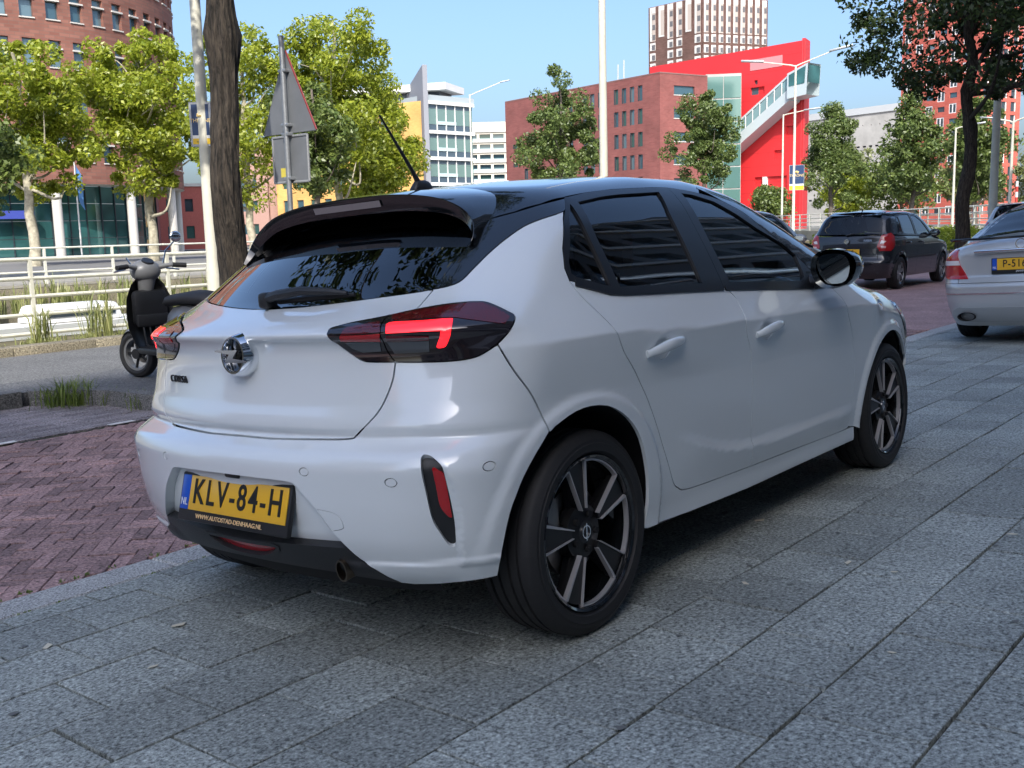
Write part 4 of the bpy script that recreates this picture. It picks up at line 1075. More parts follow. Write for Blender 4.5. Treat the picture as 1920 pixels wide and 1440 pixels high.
def banner(post, z0, z1, w, dx, dy, off, label_text='THRONE'):
    """two-sided advertising box hung on a lamp post; dx, dy = direction of the board's width"""
    e = Vector((dx, dy, 0)).normalized(); n = Vector((e.y, -e.x, 0)); c = e * off
    def bx(nm, u0, u1, v0, v1, t, m, par):
        b = MB(); P = [(c + e * u + n * s_ * t) for s_ in (-1, 1) for u in (u0, u1)]
        b.prism([(u0, v0), (u1, v0), (u1, v1), (u0, v1)], lambda u, v, h: Vector(tuple((c + e * u + n * h)[:2]) + (v,)), -t, t); return b.build(nm, m, par, smooth=None)
    fr_ = bx('sign_box', -w / 2, w / 2, z0, z1, .05, M_GALV, post); hgt = z1 - z0
    navy = mat('banner_navy', (.018, .045, .12), rough=.4); yel = mat('banner_yellow', (.80, .52, .03), rough=.4); wh = mat('banner_white', (.7, .7, .7), rough=.4); gold = mat('banner_gold', (.75, .55, .22), rough=.4)
    bx('navy_panel', -w / 2 + .03, w / 2 - .03, z0 + hgt * .25, z1 - .03, .054, navy, fr_); bx('white_band', -w / 2 + .03, w / 2 - .03, z0 + hgt * .18, z0 + hgt * .25, .0545, wh, fr_); bx('yellow_band', -w / 2 + .03, w / 2 - .03, z0 + .03, z0 + hgt * .18, .054, yel, fr_)
    s = 1 if n.dot(CAM_POS - post.location) > 0 else -1
    nn = n * s; ee = Vector((-nn.y, nn.x, 0))
    def tm(v, text, size, m, nm):
        org = c + nn * .056; T = Matrix(((ee.x, 0, nn.x, org.x), (ee.y, 0, nn.y, org.y), (0, 1, 0, v), (0, 0, 0, 1)))
        text_mesh(nm, text, size, m, fr_, T, depth=.001)
    tm(z0 + hgt * .58, label_text, w * .24, gold, 'sign_lettering'); tm(z0 + hgt * .48, 'CLUB & LOUNGE'[:0] or '- - - - -', w * .08, wh, 'sign_small_print'); tm(z0 + hgt * .105, 'dethrone.nl'[2:], w * .12, navy, 'sign_small_print')
    cr_ = MB()
    for u, r_ in ((-.10, .045), (0, .06), (.10, .045)):
        p = c + nn * .057 + ee * (u * w); cr_.ico((p.x, p.y, z0 + hgt * .72 + (.02 if u == 0 else 0)), r_ * w * 1.2, sub=1, sc=(1, 1, 1.2))
    p = c + nn * .057; cr_.box((p.x, p.y, z0 + hgt * .685), (w * .22 if abs(ee.x) > .5 else .01, w * .22 if abs(ee.y) >= .5 else .01, .03 * hgt)); cr_.build('crown_mark', gold, fr_)
l1 = lamp('lamp_post', 'tall cream lamp post with a navy banner left of the dark tree trunk', (6.26, 9.98, ZR), 11.0, .085, .052); banner(l1, 2.60, 3.20, .30, .62, -.78, -.02)
lamp('lamp_post', 'tall plain cream lamp post rising above the white car roof', (16.3, 10.0, ZR), 12.0, .095, .055, arms=[(-1.5, .6, .5)])
lamp('lamp_post', 'slim white street lamp beside the glass office front', (54.2, 46.7, 0), 10.9, .09, .05, arms=[(1.9, -1.9, .9)])
l4 = lamp('lamp_post', 'double-armed street lamp with navy banner in front of the red building', (69.1, 28.7, .3), 12.1, .11, .07, arms=[(-1.3, 2.9, .45), (1.2, -3.0, .95)], head=(1.6, .3, .14)); banner(l4, 3.3, 5.1, 1.05, -.38, .92, -.2)
lamp('lamp_post', 'single-armed lamp left of the double-armed one before the red building', (84.3, 36.4, .3), 10.4, .10, .06, arms=[(1.0, -2.4, .35)], head=(1.5, .28, .12))
lamp('lamp_post', 'thick cream pole right of the dark right-hand tree trunk', (31.0, 5.75, ZR + .1), 8.8, .125, .085)
lamp('lamp_post', 'small lamp left of the dark right-hand tree trunk', (55.4, 13.75, .62), 5.4, .07, .045, arms=[(.3, -1.1, .15)], head=(.7, .18, .08))
lamp('lamp_post', 'double-armed lamp at the right edge of the picture', (44.4, 8.4, .6), 4.6, .07, .05, arms=[(-.25, 1.05, .2), (.25, -1.05, .3)], head=(.5, .14, .06))
for i, (x, y) in enumerate(((58.0, 12.4), (57.0, 11.0), (52.5, 8.6), (50.0, 7.9))):
    o = empty('striped_pole', (x, y, .62)); tag(o, ['leftmost red-and-white striped pole beside the bridge', 'second red-and-white striped pole from the left beside the bridge', 'third red-and-white striped pole from the left beside the bridge', 'rightmost red-and-white striped pole beside the bridge'][i], 'pole', 'red-and-white poles by the bridge')
    for k in range(9):
        b = MB(); b.lathe([(.07, k * .28), (.07, (k + 1) * .28)], n=8); b.build('red_band' if k % 2 else 'white_band', mat('pole_red', (.5, .05, .04)) if k % 2 else M_WHITE, o)
# warning sign seen from behind
def warning_sign():
    o = empty('warning_sign', (5.05, 6.70, ZR + .05)); tag(o, 'grey back of a triangular warning sign with a plate below, on a steel pole', 'road sign')
    p = MB(); p.lathe([(.030, 0), (.030, 3.45), (0, 3.45)], n=14); p.build('pole', M_GALV, o)
    grey = mat('sign_back', (.20, .21, .225), rough=.45, metal=.3, var=.1, vscale=3); red = mat('sign_red_edge', (.22, .015, .015), rough=.4); fr_ = mat('sign_rim', (.42, .43, .44), rough=.4, metal=.5)
    tri = [(.45, 2.42), (-.45, 2.42), (.0, 3.30)]
    b = MB(); b.prism(tri, lambda u, v, h: Vector((h, u, v)), .045, .056); t = b.build('sign_triangle', grey, o, smooth=None)
    for (a, c) in ((0, 1), (1, 2), (2, 0)):
        e = MB(); A_, C_ = tri[a], tri[c]; e.tube([(.052, A_[0], A_[1]), (.052, C_[0], C_[1])], .011, n=6); e.build('sign_edge', red if a == 1 else grey, t)
    b = MB(); b.box((.05, 0, 2.13), (.012, .60, .50)); q = b.build('sub_plate', grey, o, smooth=None)
    for (y0, z0, y1, z1) in ((-.30, 1.88, .30, 1.88), (-.30, 2.38, .30, 2.38), (-.30, 1.88, -.30, 2.38), (.30, 1.88, .30, 2.38)):
        e = MB(); e.tube([(.044, y0, z0), (.044, y1, z1)], .014, n=6); e.build('plate_rim', fr_, q)
    st = MB(); st.box((.0425, .13, 1.99), (.003, .10, .10)); st.build('maker_sticker', mat('sticker_yellow', (.6, .5, .08)), q, smooth=None)
    for z in (3.08, 2.50, 2.40, 1.92):
        c = MB(); c.box((.014, 0, z), (.075, .12, .035), bevel=.006); c.build('clamp', M_GALV, o)
warning_sign()
def flagpole():
    o = empty('flagpole', (31.8, 60.9, 0)); tag(o, 'white flagpole with a limp blue flag before the brick block', 'flagpole')
    p = MB(); p.lathe([(.06, 0), (.035, 6.4), (0, 6.4)], n=10); p.build('pole', M_WHITE, o)
    n = 10; V = []; F_ = []
    for i in range(n + 1):
        for j in range(5): V.append((.06 + .10 * j + .03 * math.sin(i * .9 + j), .06 * math.sin(j * 1.3 + i * .5), 6.1 - i * .21 - j * .20))
    for i in range(n):
        for j in range(4): a = i * 5 + j; F_.append((a, a + 1, a + 6, a + 5))
    from_np('flag', V, F_, mat('flag_blue', (.10, .25, .55), rough=.8), o, smooth=60)
flagpole()
def boat():
    o = empty('moored_boat', (12.6, 25.5, -1.75)); tag(o, 'white boat roof showing above the canal behind the railing', 'boat')
    h = MB(); h.prism([(-3.2, -.9), (2.0, -.9), (3.4, 0), (2.0, .9), (-3.2, .9)], lambda u, v, z: Vector((u, v * (1 if z > 0 else .7), z)), -.1, .75); h.build('hull', M_WHITE, o, smooth=None)
    c = MB(); c.box((-.4, 0, 1.0), (2.6, 1.3, .5), bevel=.12, taper=(.9, .85)); c.build('cabin', M_WHITE, o)
    w = MB(); w.box((-.4, -.63, 1.02), (2.0, .06, .2)); w.build('cabin_window', M_WIND, o)
boat()
# litter: leaves and paper bits on the paving
lit = [(.96, -1.23, .02), (.60, -1.02, .018), (.93, -1.40, .012), (-.62, .40, .03), (-.95, .62, .028), (1.55, -1.62, .02), (-.87, .15, .018), (2.3, -1.75, .03), (.25, -1.62, .012), (1.35, -.72, .03)]
LITL = ['pale scrap right of the rear wheel, nearer the lower edge', 'pale scrap just right of the white car rear wheel', 'tiny pale scrap beside a joint right of the rear wheel', 'pale scrap on the paving left of the white car exhaust', 'pale scrap near the kerb below the left end of the bumper', 'pale scrap further right on the open paving', 'pale scrap lying in a joint below the number plate', 'pale scrap furthest right on the paving', 'tiny pale scrap near the lower right of the rear wheel', 'pale scrap on the paving below the white car sill']
for i, (x, y, s) in enumerate(lit):
    b = MB(); z = .004
    b.prism([(-s, -s * .3), (s * .6, -s * .45), (s, s * .1), (-s * .3, s * .4)], lambda u, v, h: PAV @ Vector((x + u * math.cos(i) - v * math.sin(i), y + u * math.sin(i) + v * math.cos(i), .003 + h + .1 * max(u, 0) * (i % 3 == 0))), 0, .0015)
    o = b.build('litter_scrap', mat('dry_leaf', (.62, .58, .46), rough=.8), smooth=None); tag(o, LITL[i], 'litter', 'pale scraps on the paving')
rgl = random.Random(3)
V = []; F_ = []; k = 0
for _ in range(140):
    x, y = rgl.uniform(-1.6, 4), rgl.uniform(-2.2, 1.0); s = rgl.uniform(.002, .006); p = PAV @ Vector((x, y, .0035)); a = rgl.random() * 6
    V += [tuple(p + Vector((math.cos(a + q) * s, math.sin(a + q) * s, (.0015 if q > 3 else 0)))) for q in (0, 2.1, 4.2)]; F_.append((k, k + 1, k + 2)); k += 3
tag(from_np('grit', V, F_, mat('pale_grit', (.6, .6, .56))), kind='stuff')

V = []; F_ = []; k = 0
for _ in range(70):
    x, y, r_ = rgl.uniform(-1.6, 4.5), rgl.uniform(-2.6, .95), rgl.uniform(.006, .016); p = Vector((x, y, .0034))
    for q in range(10):
        a = q * .6283; rr_ = r_ * rgl.uniform(.75, 1.2); V.append(tuple(PAV @ (p + Vector((rr_ * math.cos(a), rr_ * math.sin(a) * .8, 0)))))
    F_.append(tuple(range(k, k + 10))); k += 10
tag(from_np('gum_spots', V, F_, mat('old_gum', (.13, .135, .13), rough=.8)), kind='stuff')
BLADE=pchip([.24,.36,.44,.56,.62,.68],[-.282,-.284,-.281,-.292,-.318,-.345])
def corsa_extra(f,x,y,z):
    """bumper corner blades and the lip under the bumper"""
    g=.5-.85*np.arctan2(.5-x,np.maximum(y,1e-6))
    rear=sstep((.0-x)/.1)
    t1=sstep((g-BLADE(z)+.006)/.016)*(1-sstep((g-BLADE(z)-.03)/.13))*sstep((.635-z)/.07)*sstep((z-.30)/.03)
    t2=sstep((.335-.06*np.maximum(-.30-g,0)-z)/.014)*sstep((g+.56)/.06)
    return f-rear*(.013*t1+.010*t2*(1-sstep((g+.22)/.1)))
def corsa():
    return Body(
     B=[(.10,.76),(.17,.80),(.22,.818),(.27,.822),(.33,.832),(.45,.848),(.60,.862),(.75,.868),(.85,.862),(.93,.848),(.98,.832),(1.05,.796),(1.2,.708),(1.33,.624),(1.45,.54)],
     tr=[(.1,.13),(.3,.10),(.6,.085),(.8,.085),(.92,.12),(1.0,.17),(1.1,.22),(1.3,.22)],
     tf=[(.1,.16),(.5,.10),(.8,.12),(1.0,.16)],
     Xr=[(.10,-.40),(.22,-.54),(.30,-.615),(.40,-.655),(.50,-.665),(.58,-.665),(.62,-.65),(.648,-.606),(.662,-.584),(.690,-.596),(.702,-.594),(.757,-.574),(.885,-.550),(.922,-.557),(.933,-.570),(.944,-.573),(.952,-.564),(1.03,-.405),(1.14,-.235),(1.29,-.02),(1.41,.12)],
     cr=[(.1,.34),(.5,.30),(.6,.28),(.7,.31),(.95,.325),(1.02,.33),(1.3,.36)],
     Zc=[(-.7,1.20),(-.3,1.29),(-.05,1.345),(.27,1.390),(.6,1.418),(.9,1.432),(1.15,1.430),(1.4,1.398),(1.6,1.33),(1.8,1.235),(2.0,1.125),(2.2,1.018),(2.32,.982),(2.6,.937),(2.9,.865),(3.1,.79),(3.25,.70)],
     Xf=[(.1,3.20),(.3,3.34),(.6,3.36),(.75,3.30),(.85,3.24),(.95,3.2)],
     ridge=[([(-.5,.885),(-.2,.882),(0,.886),(.2,.880),(.5,.862),(.8,.852),(1.3,.845),(2.0,.825),(2.6,.80)],.030,.11,.17,-.7,2.5),([(.4,.53),(.6,.465),(.8,.405),(1.0,.375),(1.3,.362),(2.1,.35)],.013,.035,.11,.45,2.15)],
     arch=[(-.015,.305,.37,.012),(2.545,.305,.365,.012)],
     cfun=corsa_extra)
CORSA = {   # seams of the hatchback, (girth coordinate, height) in metres
 'quarter_top': [(-0.324, 1.051), (-0.315, 1.051), (-0.276, 1.058), (-0.249, 1.071), (-0.217, 1.102), (-0.171, 1.142), (-0.116, 1.179), (-0.047, 1.214), (0.025, 1.235), (0.133, 1.256)],
 'hatch_gap': [(-0.324, 1.051), (-0.293, 1.093), (-0.253, 1.143), (-0.212, 1.188), (-0.145, 1.247)],
 'roof_gap': [(-0.145, 1.247), (-0.121, 1.272), (-0.101, 1.295), (-0.095, 1.317), (-0.106, 1.333)],
 'gate_gap2': [(-0.324, 1.047), (-0.353, 1.000)],
 'tail': [(-0.547, 0.946), (-0.549, 0.957), (-0.539, 0.964), (-0.497, 0.974), (-0.433, 0.984), (-0.410, 0.988), (-0.353, 0.999), (-0.295, 1.007), (-0.244, 1.010), (-0.212, 1.009), (-0.193, 1.005), (-0.172, 0.993), (-0.152, 0.978), (-0.141, 0.969), (-0.138, 0.961), (-0.145, 0.946), (-0.159, 0.924), (-0.182, 0.898), (-0.205, 0.880), (-0.228, 0.867), (-0.261, 0.861), (-0.317, 0.860), (-0.394, 0.863), (-0.454, 0.866), (-0.473, 0.871), (-0.491, 0.884), (-0.519, 0.909), (-0.540, 0.932)],
 'split': [(-0.410, 0.988), (-0.420, 0.968), (-0.417, 0.934), (-0.410, 0.896), (-0.394, 0.863)],
 'arrow': [(-0.408, 0.961), (-0.395, 0.966), (-0.336, 0.966), (-0.275, 0.967), (-0.269, 0.961), (-0.274, 0.931), (-0.283, 0.903), (-0.292, 0.897), (-0.302, 0.900), (-0.297, 0.920), (-0.292, 0.940), (-0.298, 0.942), (-0.333, 0.943), (-0.404, 0.943)],
 'lowred': [(-0.405, 0.938), (-0.316, 0.932), (-0.317, 0.921), (-0.409, 0.924)],
 'lowgrey': [(-0.407, 0.921), (-0.317, 0.918), (-0.318, 0.887), (-0.393, 0.886)],
 'inred': [(-0.512, 0.942), (-0.455, 0.942), (-0.418, 0.943), (-0.421, 0.926), (-0.515, 0.930)],
 'inredtop': [(-0.511, 0.943), (-0.503, 0.958), (-0.463, 0.965), (-0.426, 0.971), (-0.417, 0.945), (-0.455, 0.944)],
 'ingrey': [(-0.507, 0.925), (-0.424, 0.923), (-0.423, 0.894), (-0.466, 0.892), (-0.492, 0.905)],
 'gate_side': [(-0.395, 0.864), (-0.401, 0.820), (-0.414, 0.777), (-0.433, 0.734), (-0.458, 0.700), (-0.489, 0.667), (-0.507, 0.658), (-0.599, 0.655), (-0.720, 0.652)],
 'glass_low': [(-0.326, 1.050), (-0.369, 1.044), (-0.484, 1.035), (-0.611, 1.026), (-0.759, 1.019), (-0.940, 1.018)],
 'seam': [(-0.182, 0.894), (-0.153, 0.821), (-0.117, 0.746), (-0.082, 0.642)],
 'bump_low': [(-0.512, 0.365), (-0.489, 0.330), (-0.456, 0.299), (-0.413, 0.255), (-0.355, 0.254), (-0.296, 0.258), (-0.214, 0.266)],
 'diff_top': [(-0.512, 0.365), (-0.580, 0.364), (-0.652, 0.362), (-0.783, 0.357), (-0.904, 0.356)],
 'recess': [(-0.512, 0.365), (-0.540, 0.412), (-0.572, 0.474), (-0.594, 0.505), (-0.613, 0.530), (-0.634, 0.545), (-0.716, 0.549), (-0.797, 0.550)],
 'diff_bot': [(-0.413, 0.255), (-0.520, 0.271), (-0.647, 0.279), (-0.757, 0.282)],
 'fog': [(-0.951, 0.344), (-0.880, 0.343), (-0.790, 0.342), (-0.715, 0.343), (-0.714, 0.334), (-0.742, 0.315), (-0.784, 0.303), (-0.847, 0.300), (-0.904, 0.309), (-0.934, 0.325)],
 'refl': [(-0.339, 0.617), (-0.336, 0.625), (-0.330, 0.627), (-0.320, 0.623), (-0.308, 0.610), (-0.299, 0.594), (-0.296, 0.565), (-0.290, 0.497), (-0.287, 0.440), (-0.288, 0.386), (-0.290, 0.373), (-0.296, 0.372), (-0.304, 0.382), (-0.314, 0.410), (-0.325, 0.445), (-0.330, 0.485), (-0.334, 0.533), (-0.338, 0.584)],
 'redr': [(-0.319, 0.591), (-0.315, 0.595), (-0.305, 0.582), (-0.298, 0.565), (-0.294, 0.521), (-0.291, 0.465), (-0.291, 0.453), (-0.296, 0.455), (-0.307, 0.475), (-0.312, 0.500), (-0.315, 0.547)],
 'tow': [(-0.569, 0.475), (-0.533, 0.469), (-0.515, 0.456), (-0.509, 0.429), (-0.515, 0.420), (-0.535, 0.414), (-0.542, 0.418)],
 'rdoor': [(0.047, 1.043), (0.068, 1.003), (0.101, 0.961), (0.148, 0.900), (0.183, 0.828), (0.239, 0.758), (0.300, 0.671), (0.350, 0.583), (0.395, 0.500), (0.445, 0.415), (0.483, 0.353), (0.518, 0.328), (0.568, 0.311), (0.731, 0.302), (1.049, 0.294)],
 'bgap': [(0.897, 0.984), (0.950, 0.936), (0.955, 0.890), (0.954, 0.816), (1.012, 0.728), (1.033, 0.641), (1.037, 0.513), (1.049, 0.382), (1.060, 0.328), (1.049, 0.294)],
 'fdoor': [(1.833, 0.923), (1.893, 0.867), (1.917, 0.807), (2.012, 0.699), (2.060, 0.593), (2.070, 0.458), (2.062, 0.355), (2.042, 0.301), (2.013, 0.272), (1.509, 0.284), (1.049, 0.294)],
 'sill': [(0.312, 0.239), (1.058, 0.208), (2.141, 0.203), (2.140, 0.267)],
 'dlo': [(0.192, 1.304), (0.351, 1.321), (0.582, 1.337), (0.773, 1.345), (0.956, 1.349), (1.070, 1.340), (1.158, 1.328), (1.285, 1.299), (1.394, 1.251), (1.483, 1.178), (1.585, 1.102), (1.650, 1.045), (1.701, 0.982), (1.640, 0.933), (0.887, 0.976), (0.262, 0.999), (0.193, 1.004), (0.047, 1.046), (0.043, 1.082), (0.060, 1.142), (0.113, 1.231)],
 'g_quarter': [(0.193, 1.281), (0.198, 1.271), (0.209, 1.019), (0.178, 1.024), (0.076, 1.055), (0.061, 1.066), (0.065, 1.099), (0.139, 1.231)],
 'g_rear': [(0.252, 1.288), (0.423, 1.305), (0.587, 1.317), (0.856, 1.329), (0.813, 1.252), (0.758, 0.997), (0.251, 1.015), (0.242, 1.169)],
 'g_front': [(1.013, 1.326), (1.086, 1.321), (1.211, 1.294), (1.318, 1.244), (1.423, 1.182), (1.555, 1.121), (1.635, 1.087), (1.603, 0.980), (1.571, 0.961), (0.955, 0.990), (0.969, 1.109)],
 'bonnet': [(2.053, 0.940), (2.084, 0.913), (2.115, 0.891), (2.211, 0.875), (2.547, 0.848)],
 'arch': [(-0.214, 0.267), (-0.198, 0.362), (-0.182, 0.442), (-0.166, 0.489), (-0.148, 0.534), (-0.115, 0.592), (-0.080, 0.639), (-0.048, 0.660), (-0.003, 0.679), (0.047, 0.684), (0.108, 0.673), (0.169, 0.640), (0.219, 0.596), (0.257, 0.542), (0.283, 0.478), (0.304, 0.401), (0.310, 0.339), (0.306, 0.290), (0.294, 0.244)],
}
CORSA_ROOF_GAP = [(0.007, -0.52, 1.247), (0.045, -0.509, 1.272), (0.079, -0.492, 1.295), (0.11, -0.464, 1.317), (0.13, -0.428, 1.333)]
# ------------------------------------------------------------------ white hatchback
def tyre_mat():
    if 'tyre_rubber' in MATS: return MATS['tyre_rubber']
    m = mat('tyre_rubber', (.014, .014, .015), rough=.68); nt = m.node_tree; N = nt.nodes; L = nt.links; b = N['Principled BSDF']
    tc = N.new('ShaderNodeTexCoord'); sx = N.new('ShaderNodeSeparateXYZ'); L.new(tc.outputs['Object'], sx.inputs[0])
    at = N.new('ShaderNodeMath'); at.operation = 'ARCTAN2'; L.new(sx.outputs['Z'], at.inputs[0]); L.new(sx.outputs['X'], at.inputs[1])
    ya = N.new('ShaderNodeMath'); ya.operation = 'ABSOLUTE'; L.new(sx.outputs['Y'], ya.inputs[0])
    mu = N.new('ShaderNodeMath'); mu.operation = 'MULTIPLY_ADD'; mu.inputs[1].default_value = 66; L.new(at.outputs[0], mu.inputs[0])
    ys = N.new('ShaderNodeMath'); ys.operation = 'MULTIPLY'; ys.inputs[1].default_value = 30; L.new(ya.outputs[0], ys.inputs[0]); L.new(ys.outputs[0], mu.inputs[2])
    sn = N.new('ShaderNodeMath'); sn.operation = 'SINE'; L.new(mu.outputs[0], sn.inputs[0])
    gt = N.new('ShaderNodeMath'); gt.operation = 'GREATER_THAN'; gt.inputs[1].default_value = .78; L.new(sn.outputs[0], gt.inputs[0])
    ra = N.new('ShaderNodeVectorMath'); ra.operation = 'LENGTH'; cb = N.new('ShaderNodeCombineXYZ'); L.new(sx.outputs['X'], cb.inputs[0]); L.new(sx.outputs['Z'], cb.inputs[2]); L.new(cb.outputs[0], ra.inputs[0])
    rm = N.new('ShaderNodeMath'); rm.operation = 'GREATER_THAN'; rm.inputs[1].default_value = .283; L.new(ra.outputs['Value'], rm.inputs[0])
    ml = N.new('ShaderNodeMath'); ml.operation = 'MULTIPLY'; L.new(gt.outputs[0], ml.inputs[0]); L.new(rm.outputs[0], ml.inputs[1])
    iv = N.new('ShaderNodeMath'); iv.operation = 'SUBTRACT'; iv.inputs[0].default_value = 1.0; L.new(ml.outputs[0], iv.inputs[1])
    bp = N.new('ShaderNodeBump'); bp.inputs['Distance'].default_value = .004; L.new(iv.outputs[0], bp.inputs['Height']); L.new(bp.outputs[0], b.inputs['Normal'])
    return m
def corsa_mats():
    g = {}
    g['paint'] = mat('white_paint', (.75, .80, .82), rough=.10, coat=1.0, coatr=.01, spec=.8)
    g['black'] = mat('gloss_black', (.006, .007, .008), rough=.12, coat=1.0, coatr=.01)
    g['plastic'] = mat('black_plastic', (.018, .019, .021), rough=.45, bump=.0004, bscale=900)
    g['dark'] = mat('underbody_black', (.008, .008, .009), rough=.8)
    g['trim'] = mat('window_trim_black', (.012, .013, .015), rough=.28)
    g['privacy'] = glass_mat('privacy_glass', (.30, .33, .33), boost=1.2)
    g['green'] = glass_mat('green_glass', (.70, .78, .74), boost=1.15)
    g['rearglass'] = glass_mat('rear_privacy_glass', (.22, .25, .25), boost=1.7)
    g['chrome'] = mat('chrome', (.82, .84, .86), rough=.06, metal=1.0)
    g['alu'] = mat('machined_alloy', (.52, .51, .52), rough=.36, metal=.5)
    g['rubber'] = tyre_mat()
    g['steel'] = mat('brake_steel', (.28, .27, .26), rough=.4, metal=1.0)
    g['seat'] = mat('seat_cloth', (.012, .012, .014), rough=.9)
    g['redlens'] = mat('dark_red_lens', (.10, .004, .008), rough=.1, coat=1.0, coatr=.01)
    g['smoke'] = mat('smoked_lens', (.015, .012, .014), rough=.08, coat=1.0, coatr=.01)
    g['red'] = mat('lit_red_bar', (.6, .01, .01), rough=.2, coat=1.0, emit=(1.0, .012, .02), estr=1.3)
    g['reflector'] = mat('red_reflector', (.42, .008, .012), rough=.15, coat=1.0)
    g['clear'] = mat('clear_lens_grey', (.12, .13, .14), rough=.15, metal=.6, coat=1.0)
    g['platey'] = mat('plate_yellow', (.84, .47, .03), rough=.35, coat=.3)
    g['plateb'] = mat('plate_blue', (.01, .09, .52), rough=.35, coat=.3)
    g['ink'] = mat('plate_ink', (.012, .012, .012), rough=.4)
    g['white'] = mat('plate_white', (.85, .85, .85), rough=.4)
    g['gold'] = mat('dealer_lettering', (.85, .58, .30), rough=.4)
    return g
def wheel(parent, g, R=.305, rim=.2335, width=.205, side=-1, style='twin', name='wheel'):
    """side -1: outer face towards -y; built around the origin, axle along y"""
    w = empty(name, parent=parent)
    s = side; hw = width / 2
    t = MB()
    prof = [(rim - .008, -hw * .80), (rim + .006, -hw * .92), (rim + .010, -hw * .99), (rim + .014, -hw * .985), (rim + .028, -hw * 1.02), (R - .040, -hw * 1.025), (R - .037, -hw * 1.0), (R - .028, -hw * 1.0), (R - .026, -hw * .985), (R - .010, -hw * .91), (R - .002, -hw * .80)]
    inner = []
    for c in (-.055, -.02, .02, .055):
        inner += [(R, c - .0055), (R - .007, c - .004), (R - .007, c + .004), (R, c + .0055)]
    prof2 = prof + inner + [(r, -h) for r, h in prof[::-1]]
    t.lathe([(r, h * s * -1 if False else h) for r, h in prof2], n=64, axis='Y')
    t.build('tyre', g['rubber'], w, smooth=35)
    b = MB(); b.lathe([(rim, -hw * .9), (rim - .012, -hw * .86), (rim - .022, -hw * .5), (rim - .03, hw * .6), (rim - .01, hw * .88), (rim, hw * .9)], n=64, axis='Y')
    b.build('rim_barrel', g['black'], w)
    def pl(u, v, h): return Vector((u, s * h, v))
    yo = hw * .86       # face plane distance from wheel centre
    fl = MB(); fl.lathe([(rim + .002, s * (hw * .90)), (rim - .003, s * (hw * .95)), (rim - .010, s * hw * .90), (rim - .010, s * hw * .80), (rim + .002, s * hw * .80)], n=64, axis='Y', closed=True); fl.build('rim_flange', g['black'], w)
    if style == 'twin':
        al = MB(); bk = MB()
        def pol(r, a): return (r * math.cos(a), r * math.sin(a))
        for k in range(5):
            a0 = math.radians(100 + 72 * k) if s < 0 else math.radians(80 - 72 * k)
            sg = -1 if s < 0 else 1
            # wedge spoke: outer edge angles
            eL, eR = a0 + sg * -.21, a0 + sg * .18
            hub = pol(.070, a0); ro = .214
            pL, pR = pol(ro, eL), pol(ro, eR)
            hL, hR = pol(.074, a0 + sg * -.16), pol(.074, a0 + sg * .16)
            bk.prism([hL, pL, pol(ro, a0), pR, hR] if sg > 0 else [hR, pR, pol(ro, a0), pL, hL], pl, yo - .040, yo - .012)
            def strip(p, q, w0, w1):
                d = Vector((q[0] - p[0], q[1] - p[1])); n = Vector((-d.y, d.x)).normalized()
                al.prism([(p[0] - n.x * w0, p[1] - n.y * w0), (q[0] - n.x * w1, q[1] - n.y * w1), (q[0] + n.x * w1, q[1] + n.y * w1), (p[0] + n.x * w0, p[1] + n.y * w0)], pl, yo - .020, yo - .004)
            strip(hL, pL, .0011, .0020); strip(hR, pR, .0016, .0048)
            # ring arc of the window that follows this spoke
            a1 = eR; a2 = a0 + sg * (2 * math.pi / 5) + sg * -.21
            n = 14; arc = [a1 + (a2 - a1) * i / n for i in range(n + 1)]
            for i in range(n):
                al.prism([pol(.213, arc[i]), pol(.2185, arc[i]), pol(.2185, arc[i + 1]), pol(.213, arc[i + 1])], pl, yo - .020, yo - .004)
            # black arm behind
            bk.prism([pol(.05, a0 - .45), pol(.212, a0 - .12), pol(.212, a0 + .12), pol(.05, a0 + .45)], pl, yo - .060, yo - .040)
        bk.lathe([(.0, s * (yo - .016)), (.034, s * (yo - .016)), (.040, s * (yo - .020)), (.082, s * (yo - .026)), (.086, s * (yo - .060)), (.0, s * (yo - .060))], n=40, axis='Y')
        bk.build('spoke_star', mat('wheel_black', (.006, .006, .007), rough=.4), w, smooth=30); al.build('spoke_edging', g['alu'], w, smooth=30)
        for k in range(5):
            a = math.radians(64 + 72 * k); nb = MB(); nb.lathe([(0, s * (yo - .030)), (.010, s * (yo - .030)), (.010, s * (yo - .012)), (0, s * (yo - .012))], n=12, axis='Y', M=Matrix.Translation((.055 * math.cos(a), 0, .055 * math.sin(a)))); nb.build('wheel_bolt', g['dark'], w)
        cp = MB(); cp.lathe([(.0205, s * (yo - .016)), (.0205, s * (yo - .012)), (.0175, s * (yo - .012)), (.0175, s * (yo - .016))], n=32, axis='Y', closed=True)
        cp.prism([(-.004, -.026), (.001, -.026), (.004, .026), (-.001, .026)], pl, yo - .016, yo - .0115)
        cp.build('hub_emblem', g['chrome'], w)
    else:
        al = MB()
        for k in range(style):
            a0 = 2 * math.pi * k / style + .3
            p = lambda r, a: (r * math.cos(a), r * math.sin(a))
            al.prism([p(.05, a0 - .30), p(rim - .01, a0 - .16), p(rim - .01, a0 + .16), p(.05, a0 + .30)], pl, yo - .045, yo - .012)
        al.lathe([(0, s * (yo - .02)), (.06, s * (yo - .024)), (.075, s * (yo - .04)), (0, s * (yo - .06))], n=24, axis='Y')
        al.lathe([(rim - .004, s * (yo - .002)), (rim - .018, s * (yo - .008)), (rim - .018, s * (yo - .04)), (rim - .004, s * (yo - .04))], n=40, axis='Y', closed=True)
        al.build('rim_spokes', g['silver_rim'] if 'silver_rim' in g else g['alu'], w, smooth=30)
    d = MB(); d.lathe([(.0, s * .0), (.135, s * .0), (.135, s * .022), (.0, s * .022)], n=40, axis='Y'); d.build('brake_disc', g['steel'], w)
